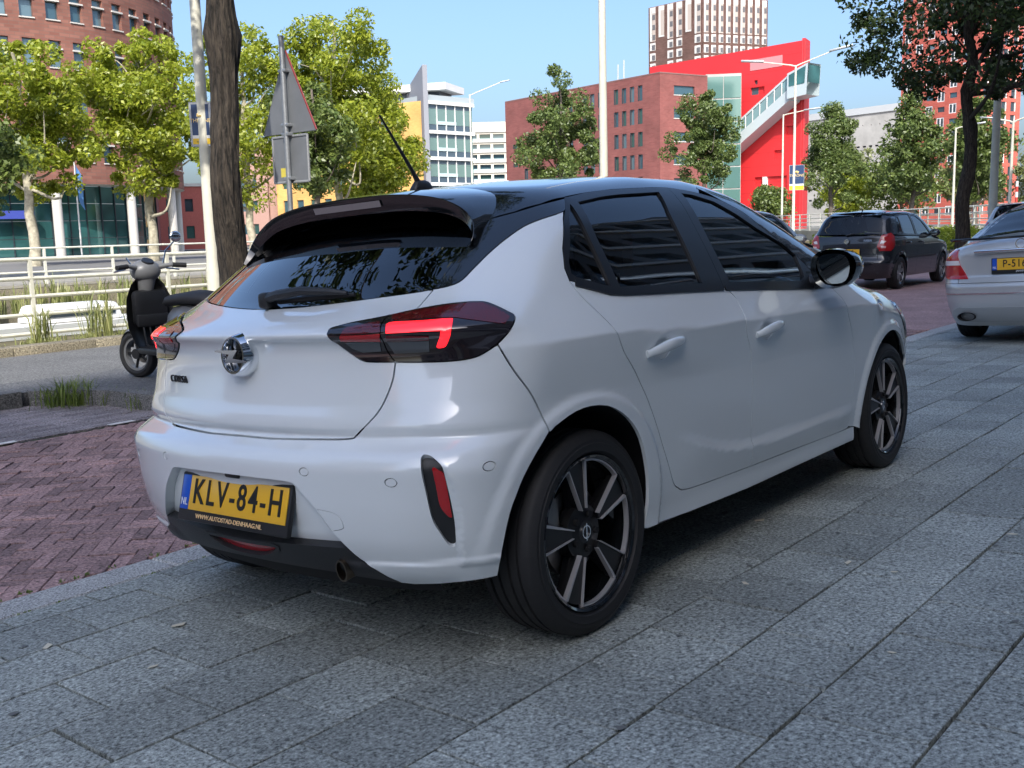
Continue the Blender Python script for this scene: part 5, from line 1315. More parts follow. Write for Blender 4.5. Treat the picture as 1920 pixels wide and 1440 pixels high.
    c = MB(); c.box((-.115 if s < 0 else -.115, s * .012, .05), (.06, .07, .15), bevel=.012, rot=None); c.build('brake_caliper', g['steel'], w)
    return w
def seat(parent, g, x, y, rear=False, w=.48):
    s = empty('seat', (x, y, 0), parent=parent)
    b = MB(); b.box((.0, 0, .42), (.50, w, .16), bevel=.05); b.build('seat_cushion', g['seat'], s)
    b = MB(); b.box((-.26, 0, .74), (.15, w * .94, .56), rot=None, bevel=.06, taper=(.8, .8)); b.build('backrest', g['seat'], s, M=Matrix.Translation((0, 0, 0)) @ Matrix.Shear('YZ', 4, (0, 0)) if False else None)
    b = MB(); b.box((-.30, 0, 1.13), (.10, .25, .17), bevel=.045); b.build('headrest', g['seat'], s)
    b = MB(); b.tube([(-.29, -.06, 1.0), (-.30, -.06, 1.08)], .006); b.build('headrest_post', g['steel'], s); b = MB(); b.tube([(-.29, .06, 1.0), (-.30, .06, 1.08)], .006); b.build('headrest_post', g['steel'], s)
    return s
def build_corsa():
    g = corsa_mats(); L = {k: [tuple(p) for p in v] for k, v in CORSA.items()}
    bd = corsa()
    sc = bd.sc
    mir = lambda pts: [(2 * sc - a, z) for a, z in pts][::-1]
    root = empty('hatchback_car'); root.rotation_euler = (math.radians(-3.050), 0, 0)
    tag(root, 'white hatchback with glossy black roof and yellow number plate, parked on the grey paving', 'car')
    def both(fn):
        for m in (False, True): fn(m)
    sp = lambda pts, n=4: [tuple(p) for p in spline(pts, n)]
    # smooth seam curves
    tail = L['tail']; split = sp(L['split'])
    t_up = sp(tail[5:15], 3)          # split top -> outer tip
    t_dn = sp(tail[14:23], 3)         # tip -> split bottom
    t_in1 = sp(tail[22:] + [tail[0]], 3); t_in2 = sp(tail[0:6], 3)
    i17 = 14 + 3
    gate_side = sp(L['gate_side'], 4); seam = sp(L['seam']); arch = sp(L['arch'], 2)
    glow = [p for p in sp(L['glass_low'], 3) if p[0] > sc + .01] + [(sc, 1.0175)]
    hatch = sp(L['hatch_gap']); qtop = sp(L['quarter_top'], 3)
    gg = L['gate_gap2']
    dtop = [p for p in L['diff_top'] if p[0] > sc + .01] + [(sc, .3565)]
    rec = [p for p in sp(L['recess'], 3) if p[0] > sc + .01] + [(sc, .5502)]
    dbot = sp(L['diff_bot'][:-1]) + [(sc, .2835)]
    blow = sp(L['bump_low'], 2)
    # tailgate
    right = [(sc, .6528)] + [p for p in gate_side if p[0] > sc + .01][::-1] + t_in1 + t_in2 + [tail[6]] + gg[::-1] + glow[1:]
    gate_poly = right[:-1] + [(sc, 1.0175)] + mir(right[1:-1])
    gate = panel(bd, 'tailgate', gate_poly, g['paint'], root, grid=.012)
    # rear window
    gtop = [(-.30, 1.283), (-.5, 1.299), (sc, 1.305)]
    r = glow[::-1] + hatch + gtop[:-1]
    gp = r + [gtop[-1]] + mir(r[1:])
    panel(bd, 'rear_window', gp, g['rearglass'], gate, grid=.022, depth=.004, gap=.0015, off=-.002)
    panel(bd, 'window_surround', gp, g['trim'], gate, grid=.022, depth=.004, gap=.003, off=-.008, holes=[inset_poly(clean(np.array(gp)), .045)])
    # tail lights
    inner = t_in1 + t_in2[1:] + split[1:-1]
    outer = t_up + t_dn[1:] + split[::-1][1:-1]
    def lights(m):
        s = 'mirror'
        o = panel(bd, 'tail_light', outer, g['smoke'], root, grid=.014, gap=.0015, off=.004, mirror=m)
        panel(bd, 'lit_bar', sp(L['arrow'], 3), g['red'], o, grid=.012, gap=0, depth=.004, off=.007, mirror=m)
        panel(bd, 'red_strip', L['lowred'], g['redlens'], o, grid=.012, gap=0, depth=.003, off=.0065, mirror=m)
        panel(bd, 'indicator_lens', L['lowgrey'], g['clear'], o, grid=.012, gap=0, depth=.003, off=.0065, mirror=m)
        up = [(-.405, .985), (-.345, .9935), (-.29, 1.001), (-.24, 1.004), (-.205, 1.002), (-.175, .985), (-.150, .962), (-.165, .945), (-.262, .970), (-.32, .974), (-.40, .972)]
        panel(bd, 'upper_lens', up, g['redlens'], o, grid=.012, gap=0, depth=.002, off=.0055, mirror=m)
        i = panel(bd, 'inner_tail_light', inner, g['smoke'], gate, grid=.014, gap=.0015, off=.004, mirror=m)
        panel(bd, 'red_strip', L['inred'], g['reflector'], i, grid=.012, gap=0, depth=.003, off=.0068, mirror=m)
        panel(bd, 'red_lens', L['inredtop'], g['redlens'], i, grid=.012, gap=0, depth=.003, off=.0062, mirror=m)
        panel(bd, 'reversing_lens', L['ingrey'], g['clear'], i, grid=.012, gap=0, depth=.003, off=.006, mirror=m)
    both(lights)
    # quarter panel with sill
    q_edge = L['dlo'][20:16:-1]
    idx6 = 12
    archq = arch[idx6:][::-1]
    quarter = qtop + [q for q in q_edge if True] + sp(L['rdoor'][:-1], 3) + [L['rdoor'][-1]] + L['fdoor'][-2:-4:-1] + [(2.128, .268), (2.14, .202), (1.6, .205), (1.05, .208), (.6, .223), (.309, .239)] + archq + seam[::-1] + t_dn[:1][:0] + [p for p in t_dn if p[1] > seam[0][1] + .002][::-1] + t_up[::-1][1:-1]
    quarter = [p for p in quarter]
    # stop at the tailgate seam on top of the lamp
    qq = []
    for p in quarter:
        if p in t_up and p[0] < tail[6][0] + .004: continue
        qq.append(p)
    qq += gg[::-1]
    both(lambda m: panel(bd, 'rear_quarter_panel', qq, g['paint'], root, grid=.014, mirror=m, gap=.0022))
    # bumper
    refl = sp(L['refl'] + [L['refl'][0]], 3)[:-1]; tow = sp(L['tow'] + [L['tow'][0]], 2)[:-1]
    circ = lambda c, r_, n=16: [(c[0] + r_ * math.cos(2 * math.pi * k / n), c[1] + r_ * math.sin(2 * math.pi * k / n)) for k in range(n)]
    sens = [((-.398, .556), .013), ((-.216, .583), .013), ((-.5905, .578), .0125)]
    tlow = [p for p in t_dn if p[1] <= seam[0][1] + .002]
    right = rec[::-1] + blow[1:] + arch[1:idx6] + seam[::-1] + tlow + [p for p in gate_side if p[0] > sc + .01][1:]
    bp = right + [(sc, .6528)] + mir(right[1:])
    sholes = [circ(c, r_) for c, r_ in sens]
    holes = [refl, mir(refl), tow] + sholes + [mir(h) for h in sholes]
    bumper = panel(bd, 'rear_bumper', bp, g['paint'], root, holes=holes, grid=.012, depth=.03, gap=.002)
    for mfun in (lambda a: a, mir):
        panel(bd, 'reflector_insert', mfun(refl), g['plastic'], bumper, grid=.014, depth=.004, gap=.0005, off=-.014)
        rr = panel(bd, 'red_reflector', mfun(sp(L['redr'] + [L['redr'][0]], 3)[:-1]), g['reflector'], bumper, grid=.014, depth=.008, gap=0, off=-.006)
        for c, r_ in sens: panel(bd, 'parking_sensor', mfun(circ(c, r_)), g['paint'], bumper, grid=.01, depth=.004, gap=.0022, off=-.001)
    panel(bd, 'tow_eye_cover', tow, g['paint'], bumper, grid=.014, depth=.004, gap=.0014)
    rp = dtop[::-1][1:][:0] + rec[::-1] + []
    recess = rec[::-1] + dtop[1:-1] + [(sc, .3565)]
    recess_poly = rec[::-1] + dtop[1:-1]
    full = [(sc, .5502)] + rec[::-1][1:] + dtop[1:-1] + [(sc, .3565)] + mir(rec[::-1][1:] + dtop[1:-1])
    panel(bd, 'plate_recess', full, g['paint'], bumper, grid=.02, depth=0, gap=-.004, off=-.030)
    # black lower diffuser
    right = dtop[::-1][:0] + [(sc, .3565)] + dtop[::-1][1:] + [p for p in blow[1:7]] + [p for p in dbot][1:]
    diff = right[:-1] + [(sc, .2835)] + mir(right[1:-1])
    fog = sp(L['fog'] + [L['fog'][0]], 3)[:-1]
    fogs = [(a, z) for a, z in fog]
    df = panel(bd, 'rear_diffuser', diff, g['plastic'], bumper, grid=.02, depth=.03, holes=[fogs], gap=.001)
    panel(bd, 'fog_light', fogs, g['reflector'], df, grid=.012, depth=.003, gap=.001, off=-.012)
    panel(bd, 'fog_light_bezel', inset_poly(clean(np.array(fogs)), -.012), g['plastic'], df, grid=.012, depth=.006, gap=0, off=.003, holes=[fogs])
    # doors
    belt = [L['dlo'][14], L['dlo'][15], L['dlo'][16], L['dlo'][17]]
    rd = sp(L['rdoor'], 4)[1:] + sp(L['bgap'], 4)[::-1][1:-1] + [(.892, .9745), (.6, .985)] + belt[1:]
    fd = sp(L['bgap'], 4)[1:] + [p for p in sp(L['fdoor'], 4)[::-1]][1:] + [(1.76, .938), (1.644, .930), (1.3, .951), (.892, .9745)]
    fr_r = L['dlo'][0:5] + [(.893, .977)] + L['dlo'][15:]
    dt = sp(L['dlo'][4:13], 3)
    fr_f = dt + [(1.76, .940), L['dlo'][13], (.893, .977)]
    cup = lambda x0, x1, z0: [((x0 + x1) / 2 - .015 + .052 * math.cos(a), z0 + .040 * math.sin(a)) for a in np.linspace(0, 2 * math.pi, 33)[:-1]]
    def doors(m):
        d = panel(bd, 'rear_door', rd, g['paint'], root, grid=.016, mirror=m, holes=[cup(.283, .507, .815)])
        f = panel(bd, 'front_door', fd, g['paint'], root, grid=.016, mirror=m, holes=[cup(1.035, 1.258, .803)])
        gq, gr, gf = L['g_quarter'], L['g_rear'], L['g_front']
        panel(bd, 'window_frame', fr_r, g['trim'], d, grid=.025, mirror=m, holes=[gq, gr], depth=.014, gap=.001, off=.001)
        panel(bd, 'window_frame', fr_f, g['trim'], f, grid=.025, mirror=m, holes=[gf], depth=.014, gap=.001, off=.001)
        panel(bd, 'quarter_window', gq, g['privacy'], d, grid=.03, mirror=m, depth=0, gap=-.004, off=-.007)
        panel(bd, 'rear_door_window', gr, g['privacy'], d, grid=.03, mirror=m, depth=0, gap=-.004, off=-.007)
        panel(bd, 'front_door_window', gf, g['green'], f, grid=.03, mirror=m, depth=0, gap=-.004, off=-.007)
        panel(bd, 'belt_trim', [(.06, 1.028), (.19, .992), (.26, .986), (.885, .963), (.885, .978), (.27, 1.001), (.195, 1.007), (.065, 1.045)], g['trim'], d, grid=.03, mirror=m, depth=.01, gap=0, off=.006)
        panel(bd, 'belt_trim', [(.90, .962), (1.64, .922), (1.64, .937), (.90, .977)], g['trim'], f, grid=.03, mirror=m, depth=.01, gap=0, off=.006)
        for par, x0, x1, z0 in ((d, .283, .507, .815), (f, 1.035, 1.258, .803)):
            sy = 1 if m else -1
            h = MB(); n = 16; pts = []; rs = []
            for k in range(n + 1):
                t = k / n; x = x0 + (x1 - x0) * t
                yv = abs(bd.P(np.array([x]), np.array([z0]))[0][1]) + .002 + .020 * math.sin(math.pi * min(max(t, .0), 1.0)) ** .6
                pts.append((x, sy * yv, .014 * (t - .5) + .004 * math.sin(math.pi * t))); rs.append(.0105 * (.45 + .55 * math.sin(math.pi * min(max(t, .06), .97)) ** .55))
            h.tube(pts, rs, n=14); hd = h.build('door_handle', g['paint'], par, smooth=60)
            hd.data.transform(Matrix.Diagonal((1, 1, 1.75, 1))); hd.data.transform(Matrix.Translation((0, 0, z0)))
            panel(bd, 'handle_cup', cup(x0, x1, z0), g['paint'], par, grid=.008, depth=0, gap=-.002, off=-.026, mirror=m, disp=lambda V, N, c=((x0 + x1) / 2 - .015, z0): V + N * (.027 * np.clip(((V[:, :1] - c[0]) / .052) ** 2 + ((V[:, 2:] - c[1]) / .040) ** 2, 0, 1)))
    both(doors)
    # black pillar strip and roof
    pil = qtop + [(.150, 1.262), (.188, 1.300)] + [(.06, 1.283), (-.05, 1.262), (-.12, 1.250)] + hatch[::-1]
    both(lambda m: panel(bd, 'pillar_trim', pil, g['black'], root, grid=.018, mirror=m, gap=.0012))
    def xy(pts): 
        V = bd.P(np.array([p[0] for p in pts]), np.array([p[1] for p in pts])); return [(float(v[0]), float(v[1])) for v in V]
    side = xy([(-.118, 1.252), (-.05, 1.264), (.06, 1.285), (.19, 1.305)] + L['dlo'][1:7])
    gap = [(p[0], p[1]) for p in CORSA_ROOF_GAP]
    front = [(1.34, -.50), (1.40, -.35), (1.43, 0)]
    apx = xy(L['dlo'][6:13])
    r = [(.195, 0.0), (.175, -.25)] + gap[::-1] + side[1:] + [(1.22, -.575)] + front[:-1]
    roof_poly = r + [front[-1]] + [(a, -b) for a, b in r[::-1][:-1]]
    panel(bd, 'roof', roof_poly, g['black'], root, grid=.03, top=True, depth=.01, gap=.001)
    ws = [(1.44, 0), (1.41, -.35), (1.352, -.505), (1.55, -.63), (1.75, -.715), (1.93, -.765), (2.10, -.66), (2.20, -.40), (2.235, 0)]
    panel(bd, 'windscreen', ws + [(a, -b) for a, b in ws[::-1][1:-1]], g['green'], root, grid=.04, top=True, depth=0, gap=0, off=-.003)
    ap = [(1.345, -.495), (1.19, -.585)] + [(x + .0, y) for x, y in apx[1:]] + [(1.86, -.83), (1.95, -.77), (1.75, -.713), (1.55, -.628), (1.352, -.503)]
    def apil(m):
        pts = ap
        panel(bd, 'windscreen_pillar', pts, g['black'], root, grid=.025, top=True, depth=.012, gap=.0005, off=.0015, mirror=m)
    both(apil)
    # bonnet, fenders, nose
    bside = [(1.97, -.80), (2.10, -.815), (2.30, -.81), (2.55, -.79), (2.80, -.72), (3.0, -.62)]
    bn = [(2.245, 0), (2.21, -.40), (2.11, -.66), (1.95, -.785)] + bside[1:] + [(3.14, -.35), (3.18, 0)]
    panel(bd, 'bonnet', bn + [(a, -b) for a, b in bn[::-1][1:-1]], g['paint'], root, grid=.03, top=True, depth=.015, gap=.002)
    tops = bd.inv(bd.top(np.array([p[0] for p in bside]), np.array([p[1] for p in bside])))
    fl = [tuple(p) for p in tops]
    th = np.linspace(math.radians(188), math.radians(35), 22)
    farch = [(2.133, .268)] + [(2.545 + .372 * math.cos(a), .302 + .368 * math.sin(a)) for a in th]
    Vf = [(float(bd.inv(bd.P(np.array([p[0]]), np.array([p[1]])))[0][0]), p[1]) for p in farch]
    xs = np.linspace(2.2, 3.3, 111)
    def s_of_x(x, z):
        s_ = np.linspace(1.9, 3.6, 341); X = bd.P(s_, np.full_like(s_, z))[:, 0]; return float(np.interp(x, X, s_))
    farch = [(s_of_x(x, z), z) for x, z in farch]
    fx = lambda x, z: (s_of_x(x, z), z)
    fend = sp(L['fdoor'][:8], 3)[::1] + [(2.05, .28), (2.128, .268)] + farch[1:] + [fx(2.93, .58), fx(2.86, .66), fx(2.72, .77)] + [p for p in fl if p[0] < s_of_x(2.66, .83)][::-1]
    both(lambda m: panel(bd, 'front_fender', fend, g['paint'], root, grid=.015, mirror=m, gap=.0015))
    hl = [fx(2.73, .775), fx(2.87, .665), fx(2.96, .60), fx(3.10, .60), fx(3.20, .62), fx(3.16, .70), fx(3.0, .765), fx(2.86, .80)]
    def heads(m):
        h = panel(bd, 'headlight', hl, g['clear'], root, grid=.02, mirror=m, gap=.001)
    both(heads)
    smx = bd.xb + bd.RR * math.pi / 2
    fb = [fx(2.88, .50), fx(2.93, .575), fx(2.965, .592), fx(3.10, .592), fx(3.205, .612), (smx - .35, .70), (smx, .715), (smx, .18), fx(3.1, .18), fx(2.96, .20), fx(2.89, .30)]
    mf = lambda pts: [(2 * smx - a, z) for a, z in pts][::-1]
    fbp = [p for p in fb if p[0] < smx - .01]
    loop = [(smx, .715), (smx, .18)]
    right = fb[:6]; low = fb[8:]
    poly = right + [(smx, .715)] + mf(right) + mf(low) + [(smx, .18)] + low
    fbm = panel(bd, 'front_bumper', poly, g['paint'], root, grid=.035, gap=.001)
    panel(bd, 'front_grille', [(smx - .45, .58), (smx + .45, .58), (smx + .5, .64), (smx - .5, .64)], g['plastic'], fbm, grid=.04, gap=0, off=.004)
    # dark inner skin, wheel housings, floor
    ins = lambda pt, pl: bool(inpoly(np.array([pt]), np.array(pl))[0])
    def keep(s_, z_):
        return not (math.hypot(s_ - .05, (z_ - .30)) < .43 and s_ > -.33) and not (math.hypot(s_ - 2.50, z_ - .30) < .43)
    shell(bd, 'inner_body', g['dark'], root, sc, smx, .21, .95, off=.034, keep=keep)
    def hy(x_, z_):
        yv = np.linspace(.3, .95, 80); f_ = bd.F(np.stack([np.full(80, x_), yv, np.full(80, z_)], -1)); ins_ = yv[f_ < 0]; return (float(ins_.max()) if len(ins_) else .55) - .03
    def hood(m):
        s_ = 1 if m else -1
        for xc in (0, 2.545):
            w = MB()
            prof = [(-.16 + math.pi * 1.1 * k / 18) for k in range(19)]
            a = []
            for th_ in prof:
                a.append((xc + .385 * math.cos(th_), .30 + .385 * math.sin(th_)))
            for p, q_ in zip(a, a[1:]):
                yy = [min(.84, hy(*p)), min(.84, hy(*q_))]; w.quad((p[0], s_ * yy[0], p[1]), (q_[0], s_ * yy[1], q_[1]), (q_[0], s_ * .50, q_[1]), (p[0], s_ * .50, p[1]))
            w.bm.faces.new([w.bm.verts.new((p[0], s_ * .50, p[1])) for p in a])
            w.build('wheel_housing', g['dark'], root)
    both(hood)
    fl_ = MB(); fl_.box((1.3, 0, .245), (3.4, 1.10, .07)); fl_.box((1.27, 0, .235), (1.6, 1.52, .06)); fl_.build('floor_pan', g['dark'], root)
    bk = MB(); bk.box((-.36, 0, .30), (.28, 1.0, .10), bevel=.03); bk.build('rear_silencer', g['dark'], root)
    # number plate
    PM = Matrix.Translation((-.6413, 0, .4671)) @ Matrix.Rotation(.278, 4, 'Y')
    # plate frame: local x = out of the plate towards the rear is -x
    pf = MB(); pf.box((.006, 0, -.009), (.020, .536, .150), bevel=.006); po = pf.build('number_plate_holder', g['plastic'], bumper, M=PM)
    y = MB(); y.box((-.0052, -.022, .004), (.004, .472, .106), bevel=.0015); y.build('number_plate', g['platey'], po, M=PM)
    y = MB(); y.box((-.0052, .236, .004), (.0042, .042, .106), bevel=.0015); y.build('plate_country_band', g['plateb'], po, M=PM)
    TB = PM @ Matrix(((0, 0, -1, -.0076), (-1, 0, 0, 0), (0, 1, 0, 0), (0, 0, 0, 1)))
    def txt(n, s_, size, m_, yy, zz, xs=1.0, space=1.0, depth=.0012, bold=.0):
        return text_mesh(n, s_, size, m_, po, TB @ Matrix.Translation((-yy, zz, 0)), depth=depth, xs=xs, space=space, bold=bold)
    txt('plate_lettering', 'KLV-84-H', .108, g['ink'], -.022, .006, xs=.82, space=1.22, depth=.0016, bold=.0012)
    txt('country_letters', 'NL', .032, g['white'], .236, -.026, xs=.85)
    txt('dealer_letters', 'WWW.AUTOSTAD-DENHAAG.NL', 0.0190, g['gold'], .005, -.0655, xs=1.12, bold=.0002, depth=.0009)
    cm = MB(); cm.box((-.628, 0, .547), (.03, .07, .03), bevel=.008); cm.build('reversing_camera', g['plastic'], bumper)
    # exhaust
    ex = MB(); C0 = Vector((-.560, -.400, .296)); ax = Vector((-1, 0, -.12)).normalized()
    Mx = Matrix.Translation(C0) @ ax.to_track_quat('Z', 'Y').to_matrix().to_4x4() @ Matrix.Diagonal((1.0, 1.5, 1, 1))
    ex.lathe([(.020, -.25), (.022, .03), (.0215, .033), (.018, .033), (.017, -.05), (0, -.05)], n=28, M=Mx); ex.build('exhaust_tip', mat('exhaust_steel', (.16, .13, .10), rough=.3, metal=1.0), root)
    # emblem
    ec = Vector((-.560, 0, .890)); Me = Matrix.Translation(ec) @ Vector((-1, 0, .06)).to_track_quat('Z', 'Y').to_matrix().to_4x4()
    em = MB(); em.lathe([(.066, -.012), (.066, .004), (.064, .012), (.058, .030), (.055, .036), (.049, .036), (.046, .030), (.046, .012)], n=48, M=Me); e = em.build('tailgate_emblem', g['chrome'], gate)
    dk = MB(); dk.lathe([(0, .012), (.047, .012)], n=40, M=Me); dk.build('emblem_backing', g['black'], e)
    bo = MB(); zb = [(.074, .010), (.068, .014), (-.026, .014), (-.012, -.0005), (.030, -.018), (-.074, -.014)]
    bolt = [(.078, .0095), (-.022, .0145), (.012, -.0035), (-.066, -.0095), (-.078, -.0095), (.022, -.0145), (-.012, .0035), (.066, .0095)]
    bolt = [(.080, .013), (-.018, .013), (.006, -.005), (-.080, -.013), (.018, -.013), (-.006, .005)]
    bolt = [(.080, .014), (-.014, .014), (.004, -.003), (-.058, -.003), (-.080, -.014), (.014, -.014), (-.004, .003), (.058, .003)]
    Mb = Matrix.Translation(ec)
    bo.prism([(a, b_) for a, b_ in [(.080, .0135), (.072, .0185), (-.034, .0185), (-.018, .004), (-.008, -.006), (-.080, -.0135), (-.072, -.0185), (.034, -.0185), (.018, -.004), (.008, .006)]], lambda u, v, h: Mb @ Vector((-.030 - h, u, v)), .0, .012)
    bo.build('emblem_bolt', g['chrome'], e, smooth=None)
    tgx = lambda y_, z_: float(bd.P(np.array([bd.xa - bd.RR * math.atan2(bd.xa + .53, -y_)]), np.array([z_]))[0][0])
    yc = .395; xg = tgx(yc, .800)
    ry = math.atan2(tgx(yc + .05, .8) - tgx(yc - .05, .8), .1)
    TL = Matrix.Translation((xg - .003, yc, .806)) @ Matrix.Rotation(-ry, 4, 'Z') @ Matrix(((0, 0, -1, 0), (-1, 0, 0, 0), (0, 1, 0, 0), (0, 0, 0, 1)))
    text_mesh('model_lettering', 'CORSA', .034, mat('dark_chrome', (.05, .05, .055), rough=.2, metal=.8), gate, TL, depth=.003, xs=1.0, space=1.35, bold=-.0004)
    # wiper
    wp = MB(); onr = lambda y_, z_, o: Vector((tgx(y_, z_) - o, y_, z_))
    p0 = Vector((-.415, .02, 1.050)); arm = [p0 + Vector((-.02, 0, 0)), p0 + Vector((-.028, -.06, .010)), p0 + Vector((-.020, -.16, .018)), p0 + Vector((.0, -.26, .012)), p0 + Vector((.02, -.32, .004))]
    wp.tube(arm, [.015, .015, .014, .011, .006], n=8); wp.box(tuple(p0 + Vector((-.012, .008, -.006))), (.05, .045, .05), bevel=.012)
    wo = wp.build('rear_wiper', g['plastic'], gate)
    wb = MB(); wb.tube([p0 + Vector((.0, -.03, -.012)), p0 + Vector((.005, -.17, -.006)), p0 + Vector((.035, -.335, -.002))], [.008, .010, .006], n=6); wb.build('wiper_blade', g['rubber'], wo)
    # spoiler
    rt = [(.195, 0), (.175, -.25), (.135, -.426), (.081, -.492), (.008, -.522), (-.045, -.530), (-.090, -.530)]
    zt = [None, None, None, 1.292, 1.245, 1.203, 1.178]
    root_p = []
    for (x_, y_), z_ in zip(rt, zt):
        root_p.append((x_, y_, float(bd.top(np.array([x_]), np.array([y_]))[0][2]) if z_ is None else z_))
    edge = [(-.105, 0, 1.352), (-.100, -.22, 1.347), (-.090, -.38, 1.325), (-.082, -.475, 1.290), (-.085, -.528, 1.247), (-.100, -.545, 1.205), (-.120, -.546, 1.172)]
    low = [(-.085, 0, 1.298), (-.080, -.22, 1.295), (-.072, -.38, 1.278), (-.068, -.462, 1.252), (-.075, -.508, 1.222), (-.094, -.530, 1.190), (-.118, -.538, 1.166)]
    R_, E_, W_ = spline(root_p, 4), spline(edge, 4), spline(low, 4)
    sec = []
    for a, e_, w_ in zip(R_, E_, W_):
        sec.append([a, a * .66 + e_ * .34 + [0, 0, .004], a * .33 + e_ * .67 + [0, 0, .005], a * .08 + e_ * .92 + [0, 0, .002], e_, e_ * .9 + w_ * .1 + [-.002, 0, 0], w_, w_ * .5 + a * .5 + [0, 0, -.035], a + [-.01, 0, -.03]])
    sec = np.array(sec); half = sec[1:][::-1] * [1, -1, 1]; sec = np.vstack([half, sec]); n, m_ = sec.shape[:2]
    fc = [(i * m_ + j, (i + 1) * m_ + j, (i + 1) * m_ + j + 1, i * m_ + j + 1) for i in range(n - 1) for j in range(m_ - 1)]
    so = from_np('rear_spoiler', sec.reshape(-1, 3), fc, g['black'], gate, smooth=35)
    st = MB(); 
    for k in range(12):
        y0, y1 = -.16 + .32 * k / 12, -.16 + .32 * (k + 1) / 12
        f_ = lambda y_: -.1065 + .02 * (y_ / .4) ** 2
        st.quad((f_(y0) , y0, 1.334), (f_(y1), y1, 1.334), (f_(y1) + .008, y1, 1.314), (f_(y0) + .008, y0, 1.314))
    st.build('high_brake_light', mat('brake_lens', (.30, .27, .27), rough=.25, coat=1), so)
    # antenna
    an = MB(); zt_ = float(bd.top(np.array([.27]), np.array([0.]))[0][2])
    an.box((.265, 0, zt_ + .012), (.11, .045, .04), bevel=.012, taper=(.55, .5)); an.tube([(.25, 0, zt_ + .02), (.225, 0, zt_ + .06), (.085, 0, 1.635)], [.011, .007, .0035], n=8); an.build('roof_antenna', g['plastic'], root)
    # mirrors
    def mirrors(m):
        s_ = 1 if m else -1
        M = MB(); sec = []
        # housing: outline in y-z at stations along x
        def ring(x_, sc_, yo, zo, n_=20):
            out = []
            for k in range(n_):
                a = 2 * math.pi * k / n_
                u, v = math.cos(a), math.sin(a)
                p = 3.0; rr = (abs(u) ** p + abs(v) ** p) ** (-1 / p)
                yy = u * rr * .093 * sc_; zz = v * rr * .078 * sc_
                if v < 0: yy -= .018 * (u) * (-v)
                if u > 0: zz *= 1 - .16 * u
                out.append(M.bm.verts.new((x_, s_ * (.972 + yo + yy), 1.003 + zo + zz)))
            return out
        rings = [ring(1.585, .86, 0, 0), ring(1.560, 1.0, 0, 0), ring(1.60, 1.03, .0, 0), ring(1.66, .93, .0, .0), ring(1.715, .62, -.005, -.004), ring(1.735, .25, -.01, -.006)]
        for a, b_ in zip(rings, rings[1:]):
            for k in range(20): M.bm.faces.new((a[k], a[(k + 1) % 20], b_[(k + 1) % 20], b_[k]))
        M.bm.faces.new(rings[-1])
        mo = M.build('door_mirror', g['black'], root, smooth=50)
        gl = MB(); pts = []
        for k in range(24):
            a = 2 * math.pi * k / 24; u, v = math.cos(a), math.sin(a); p = 3.2; rr = (abs(u) ** p + abs(v) ** p) ** (-1 / p)
            yy = u * rr * .074 - .008; zz = v * rr * .060
            if v < 0: yy -= .016 * u * (-v)
            pts.append((1.575 + s_ * .10 * yy * 0, s_ * (.972 + yy), 1.003 + zz))
        gl.bm.faces.new([gl.bm.verts.new(Vector(p) + Vector((-.20 * (s_ * p[1] - .972) - .16 * (p[2] - 1.003), 0, 0))) for p in pts]); gl.build('mirror_glass', mat('mirror_silver', (.8, .85, .82), rough=.01, metal=1.0), mo)
        a = MB(); a.tube([(1.66, s_ * .80, .955), (1.665, s_ * .86, .948), (1.65, s_ * .92, .955)], [.034, .028, .030], n=10); a.box((1.68, s_ * .815, .965), (.11, .03, .07), bevel=.012); a.build('mirror_arm', g['plastic'], mo)
    both(mirrors)
    # wheels
    for (x_, s_) in ((0, -1), (2.538, -1), (0, 1), (2.538, 1)):
        w = wheel(root, g, side=s_); w.location = (x_, s_ * .742, .3045)
    # cabin
    for x_, y_ in ((1.15, -.36), (1.15, .36)): seat(root, g, x_, y_)
    bs = empty('rear_seat', (.38, 0, 0), parent=root)
    b = MB(); b.box((.0, 0, .44), (.48, 1.22, .18), bevel=.05); b.build('seat_cushion', g['seat'], bs)
    b = MB(); b.box((-.27, 0, .74), (.16, 1.20, .54), bevel=.06); b.build('backrest', g['seat'], bs)
    for y_ in (-.38, 0, .38):
        b = MB(); b.box((-.30, y_, 1.085), (.09, .25, .15), bevel=.04); b.build('headrest', g['seat'], bs)
    b = MB(); b.box((1.98, 0, .86), (.42, 1.36, .20), bevel=.07); b.box((1.90, 0, .60), (.36, 1.30, .40), bevel=.05); b.build('dashboard', g['plastic'], root)
    b = MB(); Ms = Matrix.Translation((1.68, .36, .86)) @ Matrix.Rotation(math.radians(-66), 4, 'Y')
    for k in range(28):
        a0, a1 = 2 * math.pi * k / 28, 2 * math.pi * (k + 1) / 28
        b.tube([Ms @ Vector((.18 * math.cos(a0), .18 * math.sin(a0), 0)), Ms @ Vector((.18 * math.cos(a1), .18 * math.sin(a1), 0))], .014, n=6, cap=False)
    b.build('steering_wheel', g['plastic'], root)
    lin = MB()
    b = MB(); b.box((.02, 0, .90), (.50, 1.10, .03), bevel=.01); b.build('parcel_shelf', g['seat'], root)
    # headliner
    hx = np.linspace(.10, 1.38, 12); hy = np.linspace(-.50, .50, 9)
    X, Y = np.meshgrid(hx, hy, indexing='ij'); Zt = bd.top(X.ravel(), Y.ravel())[:, 2].reshape(X.shape) - .045
    V = np.stack([X, Y, Zt], -1).reshape(-1, 3); fc = [(i * 9 + j, (i + 1) * 9 + j, (i + 1) * 9 + j + 1, i * 9 + j + 1) for i in range(11) for j in range(8)]
    from_np('headliner', V, fc, mat('headliner_grey', (.16, .16, .16), rough=.9), root, smooth=60)
    return root
build_corsa()
